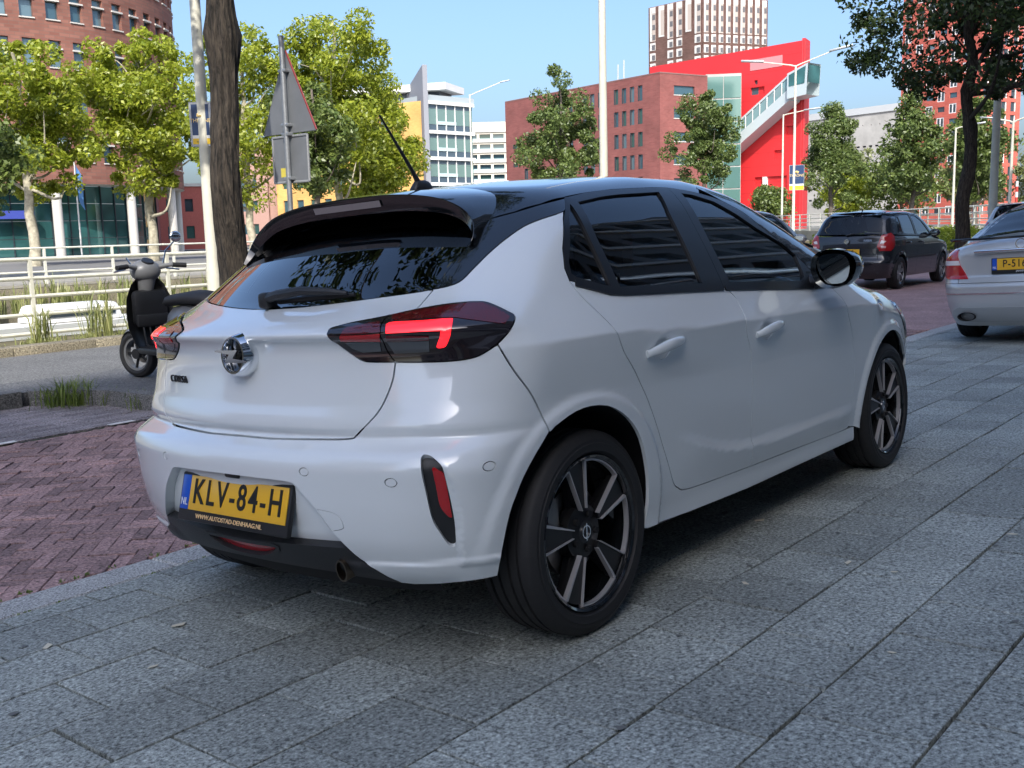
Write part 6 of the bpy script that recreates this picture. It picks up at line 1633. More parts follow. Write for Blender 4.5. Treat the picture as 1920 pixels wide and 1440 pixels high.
# ------------------------------------------------------------------ other parked cars
class CarKit:
    def __init__(k, body, g, root, grid=.035):
        k.b, k.g, k.root, k.grid = body, g, root, grid
        k.sc = body.sc; k.smx = body.xb + body.RR * math.pi / 2
    def _tab(k):
        if not hasattr(k, 'T'):
            k.zs = np.linspace(.15, 1.45, 66); k.ss = np.linspace(k.sc, k.smx, 260)
            S_, Z_ = np.meshgrid(k.ss, k.zs); k.T = k.b.P(S_, Z_)
        return k.T
    def _row(k, z):
        T_ = k._tab(); i = min(max(int((z - .15) / .02), 0), 64); t = (z - k.zs[i]) / .02; return T_[i] * (1 - t) + T_[i + 1] * t
    def X(k, x, z):
        """flank point at length x, height z"""
        return (float(np.interp(x, k._row(z)[:, 0], k.ss)), z)
    def Y(k, y, z):
        """tail point at y (negative = right), height z"""
        P = k._row(z); m = k.ss <= k.b.xa; return (float(np.interp(-y, -P[m, 1], k.ss[m])), z)
    def N(k, y, z):
        P = k._row(z); m = k.ss >= k.b.xb; return (float(np.interp(y, P[m, 1], k.ss[m])), z)
    def mir(k, pts): return [(2 * k.sc - a, z) for a, z in pts][::-1]
    def mif(k, pts): return [(2 * k.smx - a, z) for a, z in pts][::-1]
    def side(k, name, pts, m, parent=None, **kw):
        return [panel(k.b, name, pts, m, parent or k.root, grid=kw.pop('grid', k.grid) if 'grid' in kw else k.grid, mirror=mm, **kw) for mm in (False, True)]
    def rear(k, name, right, m, parent=None, **kw):
        """right half outline from top centre to bottom centre, mirrored"""
        poly = right + k.mir([p for p in right if p[0] > k.sc + 1e-3])
        return panel(k.b, name, poly, m, parent or k.root, grid=kw.pop('grid', k.grid) if 'grid' in kw else k.grid, **kw)
def arc(xc, zc, r, a0, a1, n=14):
    return [(xc + r * math.cos(math.radians(a0 + (a1 - a0) * i / n)), zc + r * math.sin(math.radians(a0 + (a1 - a0) * i / n))) for i in range(n + 1)]
def plate(parent, g, Mp, text, w=.52, h=.11, dealer=None):
    """Mp: plate centre, local -x faces the viewer of the plate"""
    f = MB(); f.box((.004, 0, -.012), (.012, w + .02, h + .045), bevel=.004); po = f.build('number_plate_holder', g['plastic'], parent, M=Mp)
    y = MB(); y.box((-.004, -.022, .004), (.006, w - .046, h)); y.build('number_plate', g['platey'], po, M=Mp, smooth=None)
    y = MB(); y.box((-.004, w / 2 - .022, .004), (.006, .042, h)); y.build('plate_country_band', g['plateb'], po, M=Mp, smooth=None)
    TB = Mp @ Matrix(((0, 0, -1, -.0078), (-1, 0, 0, 0), (0, 1, 0, 0), (0, 0, 0, 1)))
    text_mesh('plate_lettering', text, .10, g['ink'], po, TB @ Matrix.Translation((.022, .006, 0)), depth=.0008, xs=.84, space=1.12, bold=.0012)
    text_mesh('country_letters', 'NL', .032, g['white'], po, TB @ Matrix.Translation((-(w / 2 - .022), -.028, 0)), depth=.0008, xs=.85)
    if dealer: text_mesh('dealer_letters', dealer, .024, g['white'], po, TB @ Matrix.Translation((.0, -.066, 0)), depth=.0008)
def generic_car(name, label, body, paint, loc, heading, spec, scale=1.0, rims=7, tilt=None):
    g = corsa_mats(); g = dict(g); g['paint'] = paint; g['silver_rim'] = mat('silver_wheel', (.45, .46, .48), rough=.35, metal=.8)
    root = empty(name); root.scale = (scale,) * 3
    Mr = Matrix.Rotation(heading, 4, 'Z')
    if tilt is not None: Mr = tilt @ Mr
    root.matrix_world = Matrix.Translation(loc) @ Mr @ Matrix.Scale(scale, 4)
    tag(root, label, 'car')
    k = CarKit(body, g, root); X, Y, N = k.X, k.Y, k.N
    wb, ra = spec['wb'], spec.get('ra', .345); zl = spec.get('zl', .22); zbr, zbf = spec['belt']   # belt height at rear / front
    zb = lambda x: zbr + (zbf - zbr) * (x + .4) / (wb - .3)
    xq, xB, xF = spec['doors']
    aR = [X(*p) for p in arc(0, spec['rw'], ra, -14, 194)]; aF = [X(*p) for p in arc(wb, spec['rw'], ra, 194, -14)]
    zt = spec['tail'];        # (z tailgate bottom, z glass bottom, y half tailgate)
    sc = k.sc
    # rear bumper
    arch_back = [p for p in [X(*q) for q in arc(0, spec['rw'], ra, 112, 194)]]
    zs = max(p[1] for p in arch_back)
    bump_r = [(sc, zt[0]), Y(-zt[2], zt[0]), X(body.Xr(np.array([.6]))[0] + .22, zt[0] + .0)] + [X(-.14, zt[0])] + [p for p in arch_back if p[1] < zt[0] - .01] + [X(-ra + .02, zl), Y(-.55, zl - .02), (sc, zl - .02)]
    bm_ = k.rear('rear_bumper', bump_r, paint, gap=.003, depth=.03)
    # quarter + tail lights + tailgate
    TL = [(Y(*p[1:]) if p[0] == 'y' else X(*p[1:])) for p in spec['lamp']]
    q_low = [X(-.14, zt[0])] + [p for p in [X(*q) for q in arc(0, spec['rw'], ra, 112, -14)] if p[1] > zt[0] - .02 or p[0] > .02]
    quarter = q_low + [X(ra + .06, zl), X(xq + .25, zl), X(xq + .20, zl + .22), X(xq + .02, zb(0) - .25), X(xq, zb(xq))] + [X(-.05, zb(-.05)), Y(-zt[2] - .03, zt[1])] + [Y(-zt[2] - .015, (zt[0] + zt[1]) / 2), Y(-zt[2], zt[0]), X(body.Xr(np.array([.6]))[0] + .22, zt[0])]
    lamps = []
    k.side('rear_quarter', quarter, paint, gap=.002)
    gate_r = [(sc, zt[1]), Y(-zt[2] - .03, zt[1]), Y(-zt[2] - .015, (zt[0] + zt[1]) / 2), Y(-zt[2], zt[0]), (sc, zt[0])]
    gate = k.rear(spec.get('gate_name', 'tailgate'), gate_r, paint, gap=.003)
    for i, mm in enumerate((False, True)):
        o = panel(body, 'tail_light', TL, spec.get('lamp_mat', mat('tail_red', (.36, .012, .015), rough=.15, coat=1.0)), root, grid=.03, gap=0, off=.008, mirror=mm, depth=.012)
        for nm, pts, m_ in spec.get('lamp_parts', ()):
            panel(body, nm, [(Y(*p[1:]) if p[0] == 'y' else X(*p[1:])) for p in pts], m_, o, grid=.03, gap=0, off=.0115, mirror=mm, depth=.004)
    # doors and front
    rd = [X(xq, zb(xq)), X(xq + .02, zb(0) - .25), X(xq + .20, zl + .22), X(xq + .25, zl), X(xB, zl), X(xB, zb(xB))]
    fd = [X(xB, zb(xB)), X(xB, zl), X(xF, zl), X(xF + .03, zl + .3), X(xF - .02, zb(xF))]
    for nm, po in (('rear_door', rd), ('front_door', fd)):
        for o in k.side(nm, po, paint, gap=.003):
            pass
    zh = spec.get('handle', .80)
    for mm, s in ((0, -1), (1, 1)):
        for x0 in (xq + .10, xB + .10):
            b = MB(); yv = abs(float(body.P(np.array([x0 + .1]), np.array([zh]))[0][1])); b.tube([(x0, s * (yv + .004), zh), (x0 + .04, s * (yv + .028), zh), (x0 + .16, s * (yv + .028), zh), (x0 + .20, s * (yv + .004), zh)], .011, n=6); b.build('door_handle', paint, root)
    zn = spec['nose']
    aFf = [X(*q) for q in arc(wb, spec['rw'], ra, 194, 20)]
    fend = [X(xF - .02, zb(xF)), X(xF + .03, zl + .3), X(xF, zl), X(wb - ra - .03, zl)] + aFf + [X(wb + ra + .06, .50), X(wb + ra + .04, zn - .02), X(wb, zn + .05), X(xF + .12, zb(xF) - .03)]
    k.side('front_fender', fend, paint, gap=.002)
    nose_r = [(k.smx, zn), N(-.55, zn), X(wb + ra + .04, zn - .02), X(wb + ra + .06, .50)] + [p for p in [X(*q) for q in arc(wb, spec['rw'], ra, 20, -10, 5)]] + [N(-.6, zl), (k.smx, zl)]
    nm = nose_r + k.mif([p for p in nose_r if p[0] < k.smx - 1e-3]); panel(body, 'front_bumper', nm, paint, root, grid=k.grid, gap=.002)
    for mm in (False, True):
        hl = [N(-.42, zn - .10), X(wb + ra + .10, zn - .10), X(wb + ra + .02, zn + .01), N(-.50, zn + .02)]
        panel(body, 'headlight', hl, mat('headlamp_clear', (.55, .58, .60), rough=.08, metal=.5, coat=1), root, grid=.03, gap=.003, off=.005, mirror=mm)
    gr = [N(-.38, zn - .20), N(-.38, zn - .06), (k.smx, zn - .05), (k.smx, zn - .21)]; gp = gr[:2] + [gr[2]] + k.mif(gr[:2]) + [gr[3]]; panel(body, 'front_grille', gp, g['plastic'], root, grid=.04, gap=0, off=.004)
    # greenhouse: pillars and glass by plan polygons and girth polygons
    up = spec['glass']                       # side glass outlines
    frame_o = [X(*p) for p in spec['dlo']]
    hs = [[X(*p) for p in q] for q in up]
    k.side('window_surround', frame_o, spec.get('frame_mat', g['trim']), holes=hs, gap=0, depth=.012)
    for i, q in enumerate(hs): k.side('side_window', q, spec.get('glass_mat', g['green']), gap=-.004, depth=0, off=-.008)
    top_r = spec['rearglass']; rg_ = [(sc, top_r[0][1])] + [Y(*p) for p in top_r] + [(sc, top_r[-1][1])]
    k.rear('rear_window', rg_, spec.get('rear_glass_mat', g['privacy']), gap=.003, depth=.004, off=-.003)
    cp = [Y(*p) for p in top_r] + [X(*p) for p in spec['cpillar']]
    k.side('rear_pillar', cp, paint, gap=.001, depth=.01)
    V_ = lambda pts: [(float(a), float(b)) for a, b in pts]
    topx, sidey = spec['roof']               # roof outline in plan: right half
    rpts = [(a, -b) for a, b in topx]
    panel(body, 'roof', rpts + [(a, -b) for a, b in rpts[::-1] if b != 0], spec.get('roof_mat', paint), root, grid=.06, top=True, depth=.01, gap=.002)
    ws = [(a, -b) for a, b in spec['screen']]; panel(body, 'windscreen', ws + [(a, -b) for a, b in ws[::-1] if b != 0], g['green'], root, grid=.06, top=True, depth=0, gap=0, off=-.004)
    ap = [(a, -b) for a, b in spec['apillar']]
    for mm in (False, True): panel(body, 'windscreen_pillar', ap, paint, root, grid=.04, top=True, depth=.01, gap=0, off=.001, mirror=mm)
    bo = [(a, -b) for a, b in spec['bonnet']]; panel(body, 'bonnet', bo + [(a, -b) for a, b in bo[::-1] if b != 0], paint, root, grid=.06, top=True, depth=.012, gap=.003)
    kp = lambda s_, z_: not (math.hypot(s_ - .05, z_ - .3) < ra + .06 and s_ > -.34) and not (math.hypot(s_ - wb + .03, z_ - .3) < ra + .06)
    shell(body, 'inner_body', g['dark'], root, sc, k.smx, zl, zbr - .06, off=.035, keep=kp)
    fl = MB(); fl.box((wb / 2, 0, zl + .06), (wb + .9, 1.05, .06)); fl.build('floor_pan', g['dark'], root)
    yw = spec['track'] / 2
    for x_, s_ in ((0, -1), (wb, -1), (0, 1), (wb, 1)):
        wz = wheel(root, g, R=spec['rw'], rim=spec['rw'] * .70, width=.195, side=s_, style=rims); wz.location = (x_, s_ * yw, spec['rw'])
        wl_ = MB(); a = arc(x_, spec['rw'], ra + .01, -10, 190, 12)
        for p, q in zip(a, a[1:]): wl_.quad((p[0], s_ * (yw + .07), p[1]), (q[0], s_ * (yw + .07), q[1]), (q[0], s_ * .45, q[1]), (p[0], s_ * .45, p[1]))
        wl_.bm.faces.new([wl_.bm.verts.new((p[0], s_ * .45, p[1])) for p in a]); wl_.build('wheel_housing', g['dark'], root)
    for s in (-1, 1):
        mx, mz = spec['mirror']; yv = abs(float(body.P(np.array([mx]), np.array([mz]))[0][1]))
        b = MB(); b.ico((mx, s * (yv + .12), mz), .10, sub=3, sc=(.62, 1.05, .72)); b.tube([(mx + .02, s * (yv - .01), mz - .04), (mx, s * (yv + .06), mz - .02)], .025, n=8); mo = b.build('door_mirror', spec.get('mirror_mat', paint), root, smooth=60)
        b = MB(); b.lathe([(0, 0), (.075, 0)], n=20, axis='X', M=Matrix.Translation((mx - .062, s * (yv + .12), mz)) @ Matrix.Diagonal((1, 1, .7, 1))); b.build('mirror_glass', mat('mirror_silver', (.8, .85, .82), rough=.01, metal=1.0), mo)
    for x_, y_ in ((wb * .46, -.36), (wb * .46, .36)): seat(root, g, x_, y_)
    b = MB(); b.box((.10, 0, .70), (.16, 1.1, .50), bevel=.05); b.box((.30, 0, .42), (.5, 1.1, .16), bevel=.04); b.build('rear_seat', g['seat'], root)
    b = MB(); b.box((wb * .78, 0, .82), (.36, 1.25, .18), bevel=.06); b.build('dashboard', g['plastic'], root)
    return root, k, gate, bm_, g
# --- black hatchback
def fabia_body():
    return Body(B=[(.10, .70), (.2, .765), (.35, .795), (.6, .812), (.8, .818), (.92, .808), (1.0, .785), (1.2, .715), (1.36, .640), (1.5, .56)],
        tr=[(.1, .08), (.5, .05), (.9, .05), (1.1, .09), (1.4, .10)], tf=[(.1, .14), (.6, .09), (1.0, .14)],
        Xr=[(.1, -.50), (.22, -.64), (.35, -.72), (.52, -.735), (.56, -.70), (.62, -.66), (.80, -.64), (.98, -.60), (1.04, -.55), (1.2, -.44), (1.38, -.31), (1.46, -.24)],
        cr=[(.1, .26), (.6, .22), (1.4, .20)], Zc=[(-.6, 1.36), (-.3, 1.43), (0, 1.465), (.5, 1.492), (.9, 1.495), (1.3, 1.465), (1.5, 1.40), (1.75, 1.26), (2.0, 1.10), (2.12, 1.035), (2.4, .99), (2.7, .92), (2.95, .82), (3.1, .70)],
        Xf=[(.1, 3.05), (.3, 3.18), (.6, 3.20), (.75, 3.14), (.9, 3.05)], xb=2.0, wb=2.451, rw=.298, kc=.14, kr=.09, arch=((0, .298, .345, .008), (2.451, .298, .345, .008)))
HATCH = dict(wb=2.451, rw=.298, belt=(1.0, .94), doors=(.16, .86, 1.72), tail=(.56, 1.0, .58), nose=.80, track=1.43, mirror=(1.60, 1.02), handle=.86,
    lamp=[('y', -.60, .72), ('y', -.55, .80), ('y', -.60, 1.0), ('x', -.36, 1.05), ('x', -.30, .98), ('x', -.36, .80), ('x', -.46, .72)],
    lamp_parts=[('clear_lens', [('y', -.60, .86), ('y', -.66, .86), ('x', -.52, .90), ('y', -.62, .915)], mat('tail_clear', (.75, .68, .68), rough=.1, coat=1)), ('reverse_lens', [('y', -.62, .775), ('y', -.70, .775), ('y', -.70, .81), ('y', -.62, .81)], mat('tail_pink', (.7, .45, .45), rough=.1, coat=1))],
    dlo=[(-.20, 1.02), (.0, 1.005), (.9, .975), (1.72, .945), (1.68, 1.03), (1.42, 1.28), (1.22, 1.375), (.9, 1.41), (.4, 1.41), (.08, 1.375)],
    glass=[[(-.10, 1.04), (.13, 1.03), (.17, 1.34), (.08, 1.335)], [(.17, 1.03), (.80, 1.005), (.82, 1.385), (.45, 1.385), (.21, 1.35)], [(.90, 1.0), (1.63, .975), (1.62, 1.03), (1.38, 1.26), (1.20, 1.345), (.93, 1.38)]],
    rearglass=[(-.50, 1.375), (-.57, 1.20), (-.60, 1.03)], cpillar=[(-.20, 1.02), (.08, 1.375), (-.06, 1.372)],
    roof=([(-.20, 0), (-.19, .52), (-.02, .60), (.4, .615), (.9, .615), (1.2, .60), (1.33, .52), (1.40, .3), (1.42, 0)], 0), screen=[(1.43, 0), (1.41, .3), (1.34, .53), (1.62, .68), (1.86, .74), (2.02, .55), (2.10, .3), (2.12, 0)],
    apillar=[(1.33, .53), (1.20, .605), (1.45, .69), (1.72, .785), (1.90, .76), (1.62, .685)], bonnet=[(2.13, 0), (2.10, .35), (1.98, .68), (2.2, .72), (2.6, .68), (2.85, .58), (3.0, .3), (3.03, 0)])
BLACKP = mat('black_car_paint', (.008, .009, .013), rough=.25, coat=1.0, coatr=.02)
def black_car():
    r, k, gate, bp_, g = generic_car('hatchback_car', 'black hatchback parked across the street ahead of the grey car', fabia_body(), BLACKP, (18.25, 5.10, ZR), math.radians(-1.0), HATCH, scale=1.05)
    plate(gate, g, Matrix.Translation((-.675, 0, .70)) @ Matrix.Rotation(.05, 4, 'Y'), '13-VD-9'[0:0] + 'ZVD-9')
    wv = MB(); wv.tube([(-.60, .03, 1.01), (-.60, -.02, 1.03), (-.56, -.30, 1.07)], [.02, .016, .008], n=6); wv.build('rear_wiper', g['plastic'], gate)
    em = MB(); em.lathe([(0, .0), (.045, 0), (.045, .01), (0, .012)], n=24, M=Matrix.Translation((-.652, 0, .90)) @ Matrix.Rotation(-math.pi / 2, 4, 'Y')); em.build('tailgate_emblem', mat('emblem_silver', (.6, .65, .62), rough=.2, metal=.8), gate)
    TL = Matrix.Translation((-.640, -.40, .915)) @ Matrix(((0, 0, -1, 0), (-1, 0, 0, 0), (0, 1, 0, 0), (0, 0, 0, 1))); text_mesh('model_lettering', 'FABIA', .06, g['chrome'], gate, TL, depth=.004)
    for s in (-1, 1):
        st = [k.X(x, z) for x, z in ((.22, .56), (1.95, .56), (1.95, .60), (.22, .60))]; panel(k.b, 'side_moulding', st, g['plastic'], r, grid=.05, gap=0, off=.010, mirror=(s > 0))
    an = MB(); an.tube([(.1, 0, 1.47), (.02, 0, 1.56)], [.012, .004], n=6); an.build('roof_antenna', g['plastic'], r)
    sp_ = MB(); sp_.prism([(-.36, 1.40), (-.16, 1.445), (-.05, 1.465), (-.16, 1.41)], lambda u, v, h: Vector((u + .10 * abs(h), h, v - .05 * h * h)), -.50, .50); sp_.build('roof_spoiler', BLACKP, r, smooth=None)
black_car()
GREYP = mat('grey_car_paint', (.30, .305, .31), rough=.3, coat=1.0, metal=.3); SILVP = mat('silver_car_paint', (.52, .54, .55), rough=.28, coat=1.0, metal=.35); WHITEP = mat('pale_car_paint', (.60, .63, .64), rough=.3, coat=1.0)
def grey_car():
    r, k, gate, bp_, g = generic_car('hatchback_car', 'dark grey hatchback parked between the black car and the white car', fabia_body(), GREYP, (11.9, 5.35, ZR), math.radians(-1.0), HATCH, scale=1.06)
    plate(gate, g, Matrix.Translation((-.675, 0, .70)), 'SG-14-X'[:3] + '28-K')
grey_car()
def pale_car():
    r, k, gate, bp_, g = generic_car('hatchback_car', 'pale silver car facing the viewer, seen through the white car windows', fabia_body(), WHITEP, (10.3, 5.45, ZR), math.radians(180), HATCH, scale=1.04)
    plate(bp_, g, Matrix.Translation((3.20, 0, .45)) @ Matrix.Rotation(math.pi, 4, 'Z'), 'SG-482-B')
pale_car()
def estate():
    sp_ = dict(HATCH); r, k, gate, bp_, g = generic_car('estate_car', 'pale blue-grey car whose rear window shows right of the dark tree trunk', fabia_body(), mat('iceblue_paint', (.42, .47, .52), rough=.3, coat=1.0, metal=.2), (28.3, 4.25, ZR), math.radians(2), dict(sp_, rear_glass_mat=g_clear()), scale=1.19)
    wv = MB(); wv.tube([(-.60, .03, 1.01), (-.60, -.02, 1.03), (-.56, -.30, 1.07)], [.02, .016, .008], n=6); wv.build('rear_wiper', g['plastic'], gate)
def g_clear(): return glass_mat('green_glass', (.55, .64, .60), boost=1.25)
estate()
# --- silver saloon
def saloon_body():
    return Body(B=[(.10, .74), (.2, .80), (.35, .84), (.55, .868), (.75, .878), (.90, .862), (.98, .835), (1.1, .765), (1.25, .665), (1.35, .60), (1.45, .5)],
        tr=[(.1, .07), (.5, .06), (.9, .07), (1.0, .10), (1.3, .10)], tf=[(.1, .16), (.6, .10), (1.0, .16)],
        Xr=[(.1, -.70), (.2, -.86), (.3, -.95), (.45, -1.0), (.58, -1.005), (.63, -.985), (.70, -.955), (.85, -.945), (.98, -.935), (1.02, -.90), (1.06, -.86), (1.3, -.7)],
        cr=[(.1, .22), (.6, .18), (1.0, .17)], Zc=[(-1.1, 1.015), (-.9, 1.040), (-.55, 1.065), (-.3, 1.11), (0, 1.225), (.35, 1.36), (.7, 1.425), (1.05, 1.445), (1.4, 1.425), (1.7, 1.33), (2.0, 1.18), (2.3, 1.03), (2.6, .975), (3.0, .91), (3.3, .82), (3.5, .70)],
        Xf=[(.1, 3.35), (.35, 3.55), (.6, 3.57), (.75, 3.52), (.9, 3.42)], xb=2.3, wb=2.76, rw=.318, kc=.20, kr=.10, roofc=.06, arch=((0, .318, .365, .008), (2.76, .318, .365, .008)))
def saloon():
    sp_ = dict(wb=2.76, rw=.318, ra=.365, zl=.20, belt=(1.0, .95), doors=(.24, 1.02, 1.95), tail=(.62, 1.035, .60), nose=.80, track=1.54, mirror=(1.85, 1.0), handle=.82, gate_name='boot_lid',
        lamp=[('y', -.50, .66), ('y', -.585, .80), ('y', -.615, .955), ('y', -.70, .965), ('x', -.72, .93), ('x', -.70, .80), ('x', -.78, .68), ('y', -.72, .66)],
        lamp_parts=[('clear_band', [('y', -.585, .80), ('y', -.60, .845), ('x', -.74, .845), ('x', -.74, .80)], mat('tail_clear', (.75, .68, .68), rough=.1, coat=1))], lamp_mat=mat('saloon_red', (.42, .012, .018), rough=.12, coat=1.0),
        dlo=[(-.28, 1.03), (.1, 1.01), (1.0, .985), (1.95, .955), (1.9, 1.02), (1.62, 1.24), (1.42, 1.335), (1.05, 1.38), (.6, 1.365), (.3, 1.30), (.0, 1.16)],
        glass=[[(-.10, 1.06), (.22, 1.05), (.30, 1.27), (.05, 1.155)], [(.26, 1.05), (.97, 1.02), (.98, 1.35), (.62, 1.335), (.34, 1.28)], [(1.06, 1.015), (1.84, .99), (1.84, 1.03), (1.58, 1.22), (1.40, 1.305), (1.09, 1.35)]],
        rearglass=[(-.48, 1.27), (-.55, 1.19), (-.60, 1.09)], cpillar=[(-.28, 1.03), (.0, 1.16), (.12, 1.22)],
        roof=([(.42, 0), (.40, .40), (.38, .50), (.7, .575), (1.05, .59), (1.4, .575), (1.52, .50), (1.60, .3), (1.62, 0)], 0), screen=[(1.63, 0), (1.61, .3), (1.53, .51), (1.82, .67), (2.05, .74), (2.2, .55), (2.3, .3), (2.33, 0)],
        apillar=[(1.52, .51), (1.40, .585), (1.65, .68), (1.92, .80), (2.10, .77), (1.82, .675)], bonnet=[(2.34, 0), (2.31, .35), (2.18, .68), (2.4, .76), (2.9, .72), (3.2, .60), (3.36, .3), (3.4, 0)])
    head = math.radians(-4.0)
    ax = Vector((9.28, -.22, 0)); zg = math.tan(TILT) * ax.y
    r, k, lid, bp_, g = generic_car('saloon_car', 'silver saloon with red tail light cut off by the right edge of the picture', saloon_body(), SILVP, (ax.x, ax.y, zg), head, sp_, rims=10, tilt=PAV)
    # deck and rear screen
    dk = [(-.90, 0), (-.885, .45), (-.86, .62), (-.55, .70), (-.34, .66), (-.36, .3), (-.37, 0)]; dk = [(a, -b) for a, b in dk]; panel(k.b, 'boot_deck', dk + [(a, -b) for a, b in dk[::-1] if b != 0], SILVP, r, grid=.05, top=True, gap=.002)
    rs = [(-.345, 0), (-.335, .3), (-.315, .63), (.05, .60), (.36, .51), (.385, .3), (.40, 0)]; rs = [(a, -b) for a, b in rs]; panel(k.b, 'rear_screen', rs + [(a, -b) for a, b in rs[::-1] if b != 0], g['privacy'], r, grid=.05, top=True, depth=.004, gap=.002)
    for mm in (False, True):
        panel(k.b, 'rear_shoulder', [(a, -b) for a, b in ((-.86, .63), (-.55, .71), (-.33, .67), (-.30, .64), (.05, .61), (.36, .52), (.40, .56), (.1, .68), (-.3, .775), (-.75, .74))], SILVP, r, grid=.04, top=True, gap=0, depth=.01, mirror=mm)
    lip = MB(); pts = [(-.925 + .17 * abs(y) ** 2.3, y, 1.050) for y in np.linspace(-.70, .70, 15)]; lip.tube([(p[0] + .02, p[1], p[2]) for p in pts], .012, n=6); lip.build('boot_lip', g['black'], lid)
    ch = MB(); ch.box((-.965, 0, .925), (.03, .86, .03), bevel=.008); ch.build('boot_chrome_bar', g['chrome'], lid)
    cb = [k.Y(y, z) for y, z in ((-.80, .505), (-.80, .520))]; strip = [(k.sc, .522), k.Y(-.80, .522), k.Y(-.80, .506), (k.sc, .506)]
    k.rear('bumper_chrome_strip', strip, g['chrome'], bp_, gap=0, off=.006, depth=.006)
    panel(k.b, 'lower_valance', [(k.sc, .38), k.Y(-.60, .38), k.Y(-.68, .34), k.Y(-.70, .24), k.Y(-.4, .23), (k.sc, .23)] + k.mir([k.Y(-.60, .38), k.Y(-.68, .34), k.Y(-.70, .24), k.Y(-.4, .23)]), mat('valance_silver', (.40, .42, .43), rough=.35, coat=1, metal=.3), bp_, grid=.04, gap=0, off=.008, depth=.01)
    for s in (-1, 1):
        b = MB(); b.lathe([(.055, -.15), (.058, .0), (.052, .0), (.05, -.12), (0, -.12)], n=20, M=Matrix.Translation((-.955, s * .52, .285)) @ Matrix.Rotation(-math.pi / 2, 4, 'Y') @ Matrix.Diagonal((.75, 1.5, 1, 1))); b.build('exhaust_tip', g['dark'], r)
    plate(lid, g, Matrix.Translation((-.968, 0, .79)) @ Matrix.Rotation(.03, 4, 'Y'), 'P-516-KD'[:5] + '-KD'[:0] + '-ZX', dealer='JANSEN')
    bd = MB(); bd.box((-.962, 0, .15), (.10, 1.3, .12), bevel=.03); 
    em = MB(); em.lathe([(.05, 0), (.05, .012), (.042, .012), (.042, 0)], n=24, closed=True, M=Matrix.Translation((-.955, 0, .985)) @ Matrix.Rotation(-math.pi / 2, 4, 'Y')); em.build('boot_emblem', g['chrome'], lid); bd.bm.free()
saloon()
def van():
    o = empty('delivery_van', (67.1, 101.4, 0), math.radians(-40)); tag(o, 'bright yellow delivery van parked far off between the columns', 'van')
    y = mat('van_yellow', (.80, .48, .01), rough=.35, coat=.6)
    b = MB(); b.prism([(-2.6, .35), (2.3, .35), (2.5, .9), (1.95, 1.25), (1.45, 2.2), (-2.6, 2.3)], lambda u, v, h: Vector((u, h, v)), -.95, .95); b.build('van_body', y, o, smooth=None)
    for s in (-1, 1):
        w = MB(); w.prism([(.75, 1.3), (1.75, 1.3), (1.35, 2.0), (.75, 2.0)], lambda u, v, h: Vector((u, s * (.955 + h), v)), 0, .01); w.build('cab_window', M_WIND, o, smooth=None)
        for x in (-1.7, 1.6):
            t = MB(); t.lathe([(.0, -.1), (.34, -.1), (.34, .1), (0, .1)], n=20, axis='Y', M=Matrix.Translation((x, s * .86, .34))); t.build('wheel', mat('tyre_rubber', (.014, .014, .015)), o)
    ws = MB(); ws.quad((1.96, -.8, 1.27), (1.96, .8, 1.27), (1.50, .75, 2.12), (1.50, -.75, 2.12)); ws.build('windscreen', M_WIND, o, smooth=None)
van()
